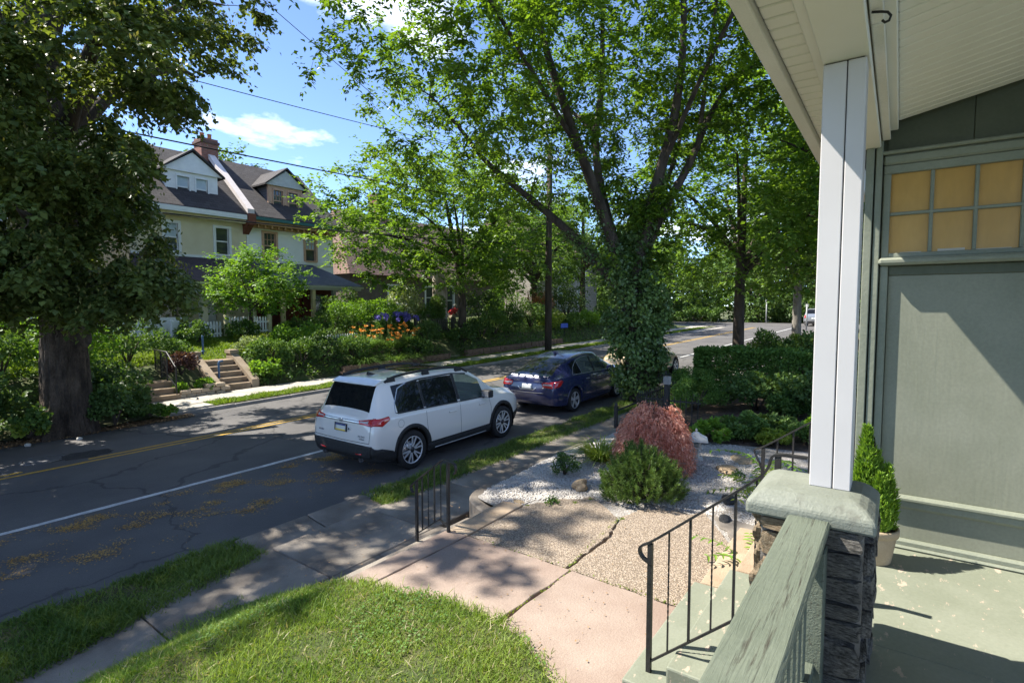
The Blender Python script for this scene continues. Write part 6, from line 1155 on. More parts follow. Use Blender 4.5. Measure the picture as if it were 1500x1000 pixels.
# pinnate seedling fronds beside the pier
def fronds(name, label, c, n, ln, m, pairs=9, lf=.09):
    t = thing(name, label, 'plant', c); b = MB(); P_, D_, N_ = [], [], []
    for i in range(n):
        a = 6.28 * i / n + rng.normal() * .3; o_ = np.array([math.cos(a), math.sin(a), 0]); el = .5 + .4 * rng.random(); L_ = ln * (.7 + .5 * rng.random()); pts = [o_ * L_ * u * (.4 + .6 * u) + np.array([0, 0, L_ * (el * 1.6 * u - .75 * u * u)]) for u in np.linspace(0, 1, 10)]; b.tube(pts, [.004] * 9 + [.001], 5, caps=False)
        for j in range(pairs):
            u = .25 + .75 * j / (pairs - 1); k = min(int(u * 9), 8); p = pts[k] + (pts[k + 1] - pts[k]) * (u * 9 - k); d = pts[k + 1] - pts[k]; d /= np.linalg.norm(d); s_ = np.cross(d, [0, 0, 1]); s_ /= np.linalg.norm(s_)
            for sg in (-1, 1): P_.append(p); D_.append(s_ * sg + d * .45 + [0, 0, -.15]); N_.append([0, 0, 1])
    b.build('stem', MATS['bright_stem'], t, world=False); P_ = np.array(P_); link('foliage', leaf_mesh('foliage', P_, np.array(D_) + rng.normal(size=P_.shape) * .1, np.array(N_) + rng.normal(size=P_.shape) * .15, lf * (.7 + .5 * rng.random(len(P_))), .17, m, detail=2), t)
mat('bright_stem', (.16, .22, .05), rough=.7)
fronds('fern_seedling', 'bright green feathery fronds left of the pier cap', (7.3, 1.62, .5), 7, .62, YELG); fronds('fern_seedling', 'taller feathery green seedling behind the far handrail post', (8.4, 1.75, .5), 6, .75, BRIGHT); fronds('fern_seedling', 'small feathery sprig at the foot of the stone pier', (5.05, 1.12, .5), 5, .5, BRIGHT, 8, .07)
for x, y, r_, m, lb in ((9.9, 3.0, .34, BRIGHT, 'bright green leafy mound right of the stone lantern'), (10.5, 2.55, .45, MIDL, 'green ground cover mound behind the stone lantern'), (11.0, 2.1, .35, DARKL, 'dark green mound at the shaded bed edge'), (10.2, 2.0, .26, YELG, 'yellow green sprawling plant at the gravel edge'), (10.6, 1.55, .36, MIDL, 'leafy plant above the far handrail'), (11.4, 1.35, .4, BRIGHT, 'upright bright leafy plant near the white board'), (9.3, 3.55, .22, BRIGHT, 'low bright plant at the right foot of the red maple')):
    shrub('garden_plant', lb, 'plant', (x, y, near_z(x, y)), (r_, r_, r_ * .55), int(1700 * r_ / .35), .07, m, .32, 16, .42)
tag(tuft('ornamental_grass', 'grass tuft of low leaves under the shaded shrubs', (11.9, 2.4, .55), 120, .35, MIDL, .7, .008, .8, .12), None)
# ---- hedge, rounded shrub, shaded shrubs
def hedge(name, label, x0, x1, y0, y1, z0, z1, n, leaf, m):
    t = thing(name, label, 'hedge', ((x0 + x1) / 2, (y0 + y1) / 2, z0)); P_ = np.stack([x0 + (x1 - x0) * rng.random(n), y0 + (y1 - y0) * rng.random(n), z0 + (z1 - z0) * rng.random(n) ** .8], 1); f_ = rng.integers(0, 5, n); j = np.abs(rng.normal(size=n)) * .07
    P_[f_ == 0, 0] = x0 + j[f_ == 0]; P_[f_ == 1, 2] = z1 - j[f_ == 1] + .05 * np.sin(5 * P_[f_ == 1, 1]) + .04 * np.sin(9 * P_[f_ == 1, 1] + 3 * P_[f_ == 1, 0]); P_[f_ == 2, 1] = y1 - j[f_ == 2]; P_[f_ == 3, 0] = x1 - j[f_ == 3]
    cc = np.array([(x0 + x1) / 2, (y0 + y1) / 2, (z0 + z1) / 2]); d = nrm((P_ - cc) / np.array([x1 - x0, y1 - y0, z1 - z0])); link('foliage', leaf_mesh('foliage', P_ - np.array(t.location), d * .5 + rvec(n) + [0, 0, .3], d * .4 + rvec(n) * .7 + [0, 0, .5], leaf * (.6 + .7 * rng.random(n)), .34, m), t)
    b = MB()
    for i in range(14): y = y0 + (y1 - y0) * (i + .5) / 14; x = (x0 + x1) / 2 + rng.normal() * .1; b.tube([(x, y, z0 - .1), (x + rng.normal() * .1, y + rng.normal() * .1, z1 - .3)], [.03, .012], 5)
    b.build('stem', BARK, t); return t
hedge('clipped_hedge', 'tall clipped dark green hedge beyond the garden bed', 15.1, 16.2, .6, 5.05, .55, 1.80, 34000, .07, HEDGE)
shrub('rounded_shrub', 'low rounded clipped shrub in front of the hedge', 'shrub', (12.6, 4.15, .5), (.62, .62, .48), 7000, .04, HEDGE, .32, 40, .3)
shrub('rounded_shrub', 'second low clipped shrub against the hedge end', 'shrub', (14.2, 4.8, .5), (.6, .5, .5), 5000, .045, HEDGE, .32, 34, .3)
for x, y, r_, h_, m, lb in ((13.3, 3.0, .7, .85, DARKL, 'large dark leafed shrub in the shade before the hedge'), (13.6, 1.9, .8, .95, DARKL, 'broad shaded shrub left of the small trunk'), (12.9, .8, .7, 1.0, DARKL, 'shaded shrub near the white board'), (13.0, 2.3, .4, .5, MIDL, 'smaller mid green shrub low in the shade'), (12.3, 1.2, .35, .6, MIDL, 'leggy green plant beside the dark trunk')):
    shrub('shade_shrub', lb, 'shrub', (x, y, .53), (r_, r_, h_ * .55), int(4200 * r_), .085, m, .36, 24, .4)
s = thing('garden_board', 'low white boarded fence behind the far handrail', 'fence', (14.0, .9, .55))
for i in range(9): MB().box(13.2 + i * .16, 13.2 + i * .16 + .15, .88 - .04 * i, .91 - .04 * i, .5, .88).build('board', mat('grey_white_board', (.42, .44, .45), (.52, .53, .54), 5, .7), s)
MB().tube([(13.0, 1.35, .4), (13.02, 1.36, 1.3), (12.98, 1.4, 2.1)], [.07, .06, .04], 8)
shrub('street_shrub', 'loose shrub beyond the hedge beside the road', 'shrub', (22.5, 4.6, .55), (1.1, .9, .75), 3000, .13, MIDL, .2, 24, .4); shrub('street_shrub', 'dark green shrub beyond the hedge close to the column', 'shrub', (20.5, 2.7, .6), (1.2, 1.0, .8), 3600, .12, DARKL, .34, 26, .4)
shrub('street_shrub', 'small variegated shrub behind the hedge near the pale trunk', 'shrub', (26, 4.2, .8), (.8, .7, .5), 1500, .13, YELG, .3, 18, .4)
# ------------------------------------------------------------------ trees
# the big street tree (elm-like) with an ivy column round its trunk
TB = (14.7, 6.35, zr(14.6) + .1)
def L3(pts): return [(TB[0] + a, TB[1] + c, z, r * (.8 if z > 3.4 else 1)) for a, c, z, r in pts]
# offsets are along the picture plane: r = (.60,-.80) is picture right, f = (.80,.60) is away from the camera
def pf(rt, fw_, z, r): return (rt * .602 + fw_ * .799, -rt * .799 + fw_ * .602, z, r)
trunk = L3([pf(0, 0, -.1, .42), pf(-.15, 0, 1.2, .36), pf(-.3, 0, 2.6, .33), pf(-.5, 0, 3.6, .32)])
limbs = [trunk,
  L3([pf(-.45, 0, 3.4, .26), pf(-1.5, .3, 4.4, .19), pf(-2.2, .4, 5.2, .16), pf(-3.1, .6, 6.0, .13), pf(-4.6, .7, 7.2, .10), pf(-5.3, .8, 8.2, .07), pf(-6.2, 1.0, 9.2, .04)]),
  L3([pf(-.5, 0, 3.5, .25), pf(-1.2, -.3, 5.4, .20), pf(-1.9, -.6, 7.0, .17), pf(-2.5, -.9, 8.5, .14), pf(-3.0, -1.1, 9.8, .11), pf(-3.3, -1.4, 11.4, .08), pf(-3.5, -1.6, 13.2, .05)]),
  L3([pf(-.45, 0, 3.6, .2), pf(-1.0, .4, 5.4, .16), pf(-1.4, .8, 7.6, .14), pf(-1.1, 1.0, 9.4, .11), pf(-1.1, 1.2, 11.4, .08), pf(-1.0, 1.3, 13.6, .05)]),
  L3([pf(-.4, 0, 3.5, .24), pf(-.1, -.2, 4.9, .21), pf(.15, -.5, 6.3, .18), pf(.55, -.8, 8.0, .15), pf(.65, -1.1, 9.8, .11), pf(.5, -1.3, 11.6, .08), pf(.5, -1.5, 13.5, .05)]),
  L3([pf(0, -.1, 4.6, .18), pf(.5, .1, 5.7, .16), pf(1.3, .3, 7.0, .13), pf(1.9, .5, 8.5, .10), pf(2.7, .6, 9.7, .08), pf(4.0, .7, 10.1, .05), pf(5.2, .8, 10.6, .03)]),
  L3([pf(1.5, .3, 7.4, .09), pf(1.7, .2, 9.6, .07), pf(1.9, .1, 11.6, .05), pf(2.2, 0, 13.5, .03)]),
  L3([pf(-2.0, -.6, 7.2, .09), pf(-3.4, -2.0, 8.8, .07), pf(-4.6, -3.2, 10.2, .05), pf(-5.6, -4.2, 11.2, .03)]),
  L3([pf(.3, -.6, 6.8, .09), pf(.8, -2.2, 8.6, .07), pf(1.4, -3.8, 10.2, .05), pf(1.8, -5.0, 11.2, .03)]),
  L3([pf(-1.2, .9, 8.0, .09), pf(-2.2, 2.6, 9.6, .07), pf(-2.8, 4.0, 11.2, .05)]), L3([pf(.4, 0, 6.0, .09), pf(1.6, 2.2, 8.2, .07), pf(2.2, 4.0, 10.0, .05)])]
def elm_ok(q):
    d = q - np.array([TB[0], TB[1], 0]); rt = d[0] * .602 - d[1] * .799; fw_ = d[0] * .799 + d[1] * .602
    low = np.interp(rt, [-8.5, -6, -4.5, -2.5, -.8, .6, 2, 3.2, 5, 7], [7.4, 6.2, 5.3, 5.2, 6.6, 7.4, 7.2, 7.6, 8.2, 9]) + max(0, -fw_) * .45
    return q[2] > low + random.random() * .9
tips = env_tips(1020, (TB[0] - 1.3 * .602, TB[1] + 1.3 * .799, 10.2), (8.0, 8.0, 6.0), -.95, .25, elm_ok)
tips += [np.array(L3([pf(rt, f_, z, 0)])[0][:3]) for rt, f_, z in [(-7.4 + rng.random() * 2.2, -1 + 2 * rng.random(), 6.3 + rng.random() * 1.2) for _ in range(10)]]
tips += [np.array(L3([pf(-.2 + rng.normal() * .5, rng.normal() * .5, 4.2 + 2.6 * rng.random(), 0)])[0][:3]) for _ in range(34)]
for l in limbs[1:]:
    for q in interp_poly(smooth_poly(l, 2), .45): 
        if q[2] > 5 and rng.random() < .8: tips.append(q[:3] + rvec(1)[0] * (.35 + .8 * rng.random()))
tree('street_tree', 'large spreading street tree with ivy covered trunk beside the blue car', TB, limbs, tips, 84, .15, ELM, BARK, .27, .62, .15, flat=.7)
# ivy: leaves on the trunk from the ground to the fork, bulging at breast height, as one climbing plant
blobs = []
for z, r_, k, sh in ((.25, .40, 11, .05), (.7, .55, 15, .03), (1.2, .70, 17, 0), (1.7, .82, 19, -.02), (2.2, .90, 22, -.05), (2.7, .95, 22, -.08), (3.2, .86, 20, -.1), (3.7, .68, 14, -.3), (4.3, .42, 9, -.35), (4.9, .36, 8, -.25), (5.6, .3, 6, -.1)):
    for i in range(k):
        a = rng.random() * 6.283; rr = r_ * (.55 + .4 * rng.random()); p = L3([pf(sh - .14 + math.cos(a) * rr * .9, math.sin(a) * rr * .9, z + rng.normal() * .15, 0)])[0]; s_ = .16 + .14 * rng.random(); blobs.append((p[0], p[1], max(p[2], .3), s_, s_, s_ * .9))
for (rt0, f0, z0), (rt1, f1, z1) in (((-.5, 0, 3.6), (-2.2, .4, 5.1)), ((-.5, 0, 3.6), (-1.6, -.4, 6.2)), ((-.3, 0, 4.0), (.3, -.5, 6.6))):
    for u in np.linspace(0, 1, 14): p = L3([pf(rt0 + (rt1 - rt0) * u, f0 + (f1 - f0) * u, z0 + (z1 - z0) * u, 0)])[0]; s_ = .30 * (1 - .5 * u); blobs.append((p[0], p[1], p[2], s_, s_, s_))
n = 25000; P_, d = blob_points(blobs, n, .5); t = thing('climbing_ivy', 'dense glossy ivy wrapped round the trunk of the large street tree', 'ivy', TB); P_[:, 2] = np.maximum(P_[:, 2], .16)
link('foliage', leaf_mesh('foliage', P_ - np.array(TB), d * .5 + rvec(n) * .7 + [0, 0, -.25], d * .9 + rvec(n) * .5 + [0, 0, .35], .11 * (.55 + .8 * rng.random(n)), .34, IVY), t)
b = MB()
for i in range(9): a = rng.random() * 6.28; b.tube([(math.cos(a + .5 * u) * (.44 - .02 * u), math.sin(a + .5 * u) * (.44 - .02 * u), u * 3.2) for u in np.linspace(0, 1, 8)], .014, 5)
b.build('vine', BARK, t, world=False)

# the old linden on the left
LBs = (3.95, 16.35, zr(4) + .05); X0, Y0_ = LBs[0], LBs[1]
lim = [[(X0, Y0_, -.3, .55), (X0, Y0_, .25, .47), (X0 - .03, Y0_, 1.2, .44), (X0, Y0_ + .0, 2.6, .42), (X0 + .0, Y0_, 4.4, .41), (X0 - .1, Y0_, 7, .38), (X0 - .2, Y0_, 10, .28), (X0, Y0_, 14, .17), (X0, Y0_, 18.5, .06)]]
for a, z0, ln, up, r0 in ((-1.9, 3.6, 6.2, .9, .2), (-1.2, 4.2, 4.4, 1.2, .16), (-.55, 4.6, 3.8, 1.4, .18), (.1, 4.2, 3.6, 1.6, .16), (.9, 4.8, 5.0, 2, .17), (2.0, 4.4, 5, 2, .17), (3.0, 4.2, 5.5, 1.6, .18), (3.9, 3.8, 6, 1.2, .18), (-2.6, 4.0, 6, 1.0, .18), (-1.55, 6.5, 6.4, 2.4, .2), (-.8, 7.2, 4.6, 3, .17), (-2.3, 7.4, 6, 2.8, .18), (.4, 7, 5.4, 3, .18), (-3.2, 8, 5, 3, .16), (-1.3, 9.5, 5, 3.6, .14), (-.3, 10, 4.5, 3.6, .13), (1.5, 9, 4.5, 3.4, .14), (-2.4, 10.5, 4, 3.5, .12), (-2.0, 12.5, 4.5, 3.6, .12), (-.9, 13, 4.5, 4, .12), (2.5, 12.5, 4.5, 4, .12), (.6, 13.5, 4, 4, .11)):
    ca, sa = math.cos(a), math.sin(a); lim.append([(X0 + ca * .2, Y0_ + sa * .2, z0 - .3, r0), (X0 + ca * ln * .3, Y0_ + sa * ln * .3, z0 + up * .55, r0 * .75), (X0 + ca * ln * .65, Y0_ + sa * ln * .65, z0 + up, r0 * .5), (X0 + ca * ln, Y0_ + sa * ln, z0 + up * .95, r0 * .2)])
def lin_ok(q):
    rad = math.hypot(q[0] - X0, q[1] - Y0_); rt = (q[0]) * .602 - q[1] * .799; fw_ = q[0] * .799 + q[1] * .602; px = 750 + 800 * rt / fw_; py = 450 - 800 * (q[2] - 2.95) / fw_
    # crown outline: lower skirt narrower, wide shoulder at the top; hangs lower at the rim than near the trunk
    rmax = np.interp(q[2], [2.6, 4, 6, 8, 10, 13, 16, 19, 20.5], [5.0, 6.0, 6.4, 6.8, 7.2, 7.0, 5.6, 3.5, 2.]); rmax = rmax * (1 if q[2] < 11.5 or random.random() < .7 else .55); rmax = rmax * (1 if q[1] < Y0_ + .5 or q[2] > 10 else .6); zmin = 2.75 + .5 * random.random() + max(0, 1.2 - rad) * .8
    return rad < rmax * (.9 + .15 * random.random()) and q[2] > zmin and (fw_ < 5 or px < np.interp(py, [-400, -60, 0, 60, 110, 150, 185, 215, 260, 330, 400, 450, 480], [490, 445, 395, 395, 345, 310, 245, 215, 215, 225, 270, 292, 275]))
def bough(c, per, rad):
    o_ = np.array([c[0] - X0, c[1] - Y0_, 0]); o_ /= np.linalg.norm(o_) + 1e-6; s_ = np.array([-o_[1], o_[0], 0]); out = []
    for _ in range(per):
        u = rng.uniform(-1, 1.1); v = rng.uniform(-.8, .8) * (1 - .4 * abs(u)); out.append(np.array(c) + o_ * u * rad + s_ * v * rad + [0, 0, rng.normal() * .10 - .28 * rad * (u + .2) ** 2])
    return [q for q in out if lin_ok(q)]
tips = []
for c in env_tips(125, (X0, Y0_, 11), (7.2, 7.2, 9.2), -.9, .6, lin_ok): tips += bough(c, 6, .85)
nb = 0
while nb < 84:               # low boughs on the road side, hanging in layers
    px = -140 + 430 * random.random(); py = 20 + 440 * random.random(); dp = 8.5 + 4.0 * random.random(); rt = (px - 750) / 800 * dp; q = np.array([dp * .799 + rt * .602, dp * .602 - rt * .799, 2.95 + (450 - py) / 800 * dp])
    if q[2] > 2.8 and lin_ok(q): tips += bough(q, 8, .8); nb += 1
for _ in range(22):          # sprays hanging in front of the trunk
    px = -30 + 270 * random.random(); py = 350 + 105 * random.random(); dp = 10.2 + 2.0 * random.random(); rt = (px - 750) / 800 * dp; q = np.array([dp * .799 + rt * .602, dp * .602 - rt * .799, 2.95 + (450 - py) / 800 * dp]); tips += bough(q, 6, .7)
for l in lim[1:]:
    for q in (l[-1], l[-2]): tips += bough(q[:3], 4, .5)
def clip_limb(l):
    p = interp_poly(smooth_poly(l, 1), .3); k = 1
    for i in range(1, len(p)):
        rt = p[i][0] * .602 - p[i][1] * .799; fw_ = p[i][0] * .799 + p[i][1] * .602; px = 750 + 800 * rt / fw_; py = 450 - 800 * (p[i][2] - 2.95) / fw_
        if px > np.interp(py, [-400, -60, 0, 60, 110, 150, 185, 215, 260, 330, 400, 450, 480], [470, 420, 372, 375, 335, 305, 245, 215, 215, 225, 262, 285, 270]) - 25: break
        k = i
    return [tuple(q) for q in p[:k + 1]]
lim = [lim[0]] + [clip_limb(l[:-1] + [tuple((np.array(l[-1]) * .55 + np.array(l[-2]) * .45)[:3]) + (.015,)]) for l in lim[1:]]
tree('linden_tree', 'huge old linden with thick dark trunk at the far road edge', LBs, lim, tips, 126, .11, LINDEN, BARK, .42, .55, .3, flat=.32, seg=16, sag=.1)
lt = [o for o in COL.objects if o.name.startswith('linden_tree')][0]
k = 13000; ii = rng.integers(0, len(tips), k); P_ = np.array(tips)[ii] + rng.normal(size=(k, 3)) * [.24, .24, .15]; link('blossom', leaf_mesh('blossom', P_ - np.array(LBs), rvec(k) * .5 + [0, 0, -1], rvec(k), .09, .2, BRACT), lt)
from mathutils import noise as mn
V = []; ns, nz = 96, 80                                 # furrowed bark, roots running into the soil
for j in range(nz + 1):
    z = -.25 + 4.6 * (j / nz) ** 1.15; r0 = float(np.interp(z, [-.25, .05, .3, .8, 1.6, 2.8, 4.4], [.76, .64, .555, .50, .465, .44, .41]))
    for i in range(ns):
        a = 6.283 * i / ns; ca, sa = math.cos(a), math.sin(a); fl = max(0, 1 - max(z, 0) / .9) * .20 * (mn.noise((ca * 2.2, sa * 2.2, 5.)) * 1.6)
        rd = mn.noise((ca * 5.5, sa * 5.5, z * .7)) * .10 + abs(mn.noise((ca * 15, sa * 15, z * 2.6))) * .085 + mn.noise((ca * 30, sa * 30, z * 8)) * .03; r_ = r0 * (1 + fl + rd - .03); V.append((ca * r_, sa * r_, z))
MB().add(V, [(j * ns + i, j * ns + (i + 1) % ns, (j + 1) * ns + (i + 1) % ns, (j + 1) * ns + i) for j in range(nz) for i in range(ns)]).build('bark', mat('linden_bark', (.028, .02, .015), (.10, .072, .053), 4, .95, .9, 22, fine=.3, fscale=45, stretch=(1, 1, .35)), lt, world=False)
b = MB(); b.lathe([(.0, -.02), (.14, .0), (.21, .05), (.26, .0), (.24, -.08)], 16, 'x', (0, 0, 0)); o = b.build('burl', BARK, lt, world=False); o.location = (.32, -.30, 2.25); o.rotation_euler = (0, 0, R(-45))

# second street tree, added out of the picture to shade pavement and lawn
# younger maple across the street, trees up the near verge, small bright tree by the house
def simple_tree(name, label, x, y, z0, r0, fork, crown_c, crown_r, k, per, leaf, lm, bm=BARK, low=-.8, ok=None, group=None, nl=7, wr=.36, flat=.6, twig=.6, droop=.15, shell=.3, thin=1.):
    lim = [[(x, y, z0 - .2, r0 * 1.25), (x + .03, y, z0 + .5, r0), (x, y, fork, r0 * .85), (crown_c[0], crown_c[1], crown_c[2] + crown_r[2] * .5, r0 * .25)]]
    for i in range(nl):
        a = 6.283 * i / nl + rng.normal() * .25; e = np.array(crown_c) + np.array([math.cos(a) * crown_r[0] * .75, math.sin(a) * crown_r[1] * .75, crown_r[2] * (-.25 + .6 * rng.random())]); s_ = np.array([x, y, fork + (crown_c[2] - fork) * .35 * rng.random()]); m_ = s_ + (e - s_) * .5 + [0, 0, .12 * crown_r[2]]
        lim.append([(*s_, r0 * .5), (*m_, r0 * .32), (*e, r0 * .1)])
    return tree(name, label, (x, y, z0), lim, env_tips(k, crown_c, crown_r, low, shell, ok), per, leaf, lm, bm, wr, twig, droop, group=group, flat=flat, thin=thin)
simple_tree('street_tree', 'street tree added beyond the left edge of the view to cast shade', -5.0, 16.8, zr(-5), .4, 4.5, (-4.6, 16.2, 9.5), (5.7, 5.7, 6.0), 400, 63, .2, LINDEN, ok=lambda q: q[2] > 3.5, twig=.8)
z = far_z(22.05, 20.0)
simple_tree('maple_tree', 'mid sized sunlit maple with slim dark trunk across the street', 22.05, 20.0, z, .23, 4.3, (21.2, 20.6, 7.4), (6.9, 5.4, 4.2), 560, 70, .19, MAPLE, low=-.9, ok=lambda q: q[2] > 3.6 + .5 * random.random() + max(0, q[0] - 23) * .1, flat=.5, twig=.8)
simple_tree('small_garden_tree', 'small bright green tree in front of the yellow house porch', 12.2, 23.5, far_z(12.2, 23.5), .09, 2.7, (12.45, 23.5, 3.95), (2.2, 2.0, 1.65), 170, 56, .13, BRIGHT, low=-.75, nl=6, twig=.5)
simple_tree('verge_tree', 'dark trunked maple on the near verge behind the hedge', 24.6, 6.35, zr(24.6) + .1, .24, 4.0, (24.6, 6.2, 7.6), (4.8, 4.8, 5.2), 420, 63, .19, MAPLE, low=-.9, ok=lambda q: q[2] > 2.9 + .5 * random.random(), twig=.75)
simple_tree('verge_tree', 'pale trunked tree further up the near verge beside the column', 36.5, 6.1, zr(36.5) + .1, .26, 4.2, (36.5, 6.0, 8), (5.2, 5.2, 5.6), 420, 63, .24, MIDL, BARK2, ok=lambda q: q[2] > 3.3, twig=.8)
simple_tree('yard_tree', 'leafy tree rising behind the hedge right next to the porch column', 19.5, .2, .6, .22, 4.2, (19.0, .6, 7.6), (4.2, 4.2, 5.4), 380, 63, .18, MAPLE, low=-.85, ok=lambda q: q[2] > 3.2 + .4 * random.random(), twig=.75)
simple_tree('yard_tree', 'darker tree behind the yard tree up the street', 29, 1.0, .9, .25, 4.5, (29, 1.0, 8.5), (5.4, 5, 6), 420, 63, .24, DARKL, ok=lambda q: q[2] > 3.6, twig=.9)
# background trees, one kind each
simple_tree('background_tree', 'round topped tree behind the chimney of the twin houses', 21, 44, 2.5, .3, 6, (21, 44, 10.2), (4.6, 4.0, 5.2), 200, 56, .3, MIDL, twig=1.1); simple_tree('background_tree', 'tall tree between the white house and the brown roofed house', 25.5, 45, 2.5, .3, 5, (26, 46, 7), (5, 4, 5), 160, 49, .3, MIDL, twig=1.1)
simple_tree('background_tree', 'broad tree above the far retaining wall beyond the utility pole', 34, 23.5, 1.8, .28, 4.2, (33.5, 23.5, 7.5), (5.5, 4.5, 4.5), 300, 56, .22, MIDL, twig=.9); simple_tree('background_tree', 'tall tree before the stone house up the street', 43, 24.5, 2, .3, 4.8, (43, 24.5, 9.5), (5.5, 5, 6), 260, 56, .24, MAPLE, twig=.9)
for i, (x, y, h_, rr, lb) in enumerate(((72, 4, 9, 7, 'dark wood edge tree straight up the street'), (74, 17, 9, 7, 'wood edge tree left of the slim pale post'), (71, 30, 10, 8, 'wood edge tree beyond the pale driveway'), (58, 27, 9, 5, 'tree beside the pale driveway'), (70, -8, 9, 7, 'wood edge tree hidden by the column'), (50, -4, 8, 6, 'tree up the street close behind the column edge'), (42, -1, 8, 5.5, 'shady tree behind the silver van'), (80, 42, 11, 9, 'far tree at the left end of the wood edge'), (56, 46, 9, 8, 'tree behind the stone house'), (-6, 46, 9, 7, 'tree far behind the tan house'))):
    simple_tree('background_tree', lb, x, y, zr(x), .35, 4, (x, y, h_ * .62 + 1.5), (rr, rr, h_ * .62), 190, 49, .36, DARKL if i % 2 == 0 else MIDL, twig=1.4, low=-.95)
n = 46000; P_, d = blob_points([(84 + rng.normal() * 3, -30 + (i % 34) * 4.0 + rng.normal(), 2 + 11 * rng.random() * (i > 33), 4, 3.4, 3 + 2 * rng.random()) for i in range(120)], n, .6); o = link('far_wood', leaf_mesh('far_wood', P_, rvec(n), rvec(n) + [0, 0, .5], .7, .4, DARKL)); tag(o, 'dark wooded background closing the end of the street', 'wood', kind='stuff')
n = 9000; P_, d = blob_points([(-20 + i * 6 + rng.normal(), 52 + rng.normal() * 2, 3.5 + 2.5 * rng.random(), 4, 3, 3) for i in range(16)], n, .6); o = link('rear_wood', leaf_mesh('rear_wood', P_, rvec(n), rvec(n) + [0, 0, .5], .6, .4, MIDL)); tag(o, 'leafy background behind the far houses', 'wood', kind='stuff')
shrub('street_shrub', 'dark hedge mass at the end of the street behind the posts', 'shrub', (69, 9, zr(69)), (2, 9, 1.6), 5000, .3, DARKL, .35, 60, .5); shrub('street_shrub', 'wide shrub bank beyond the driveway at the road bend', 'shrub', (69.5, 27, zr(66)), (2, 8, 1.5), 5000, .3, DARKL, .35, 60, .5); shrub('street_shrub', 'shrub by the driveway at the road bend', 'shrub', (66.5, 22, zr(66)), (1.5, 3.5, .9), 2000, .25, MIDL, .35, 40, .5)

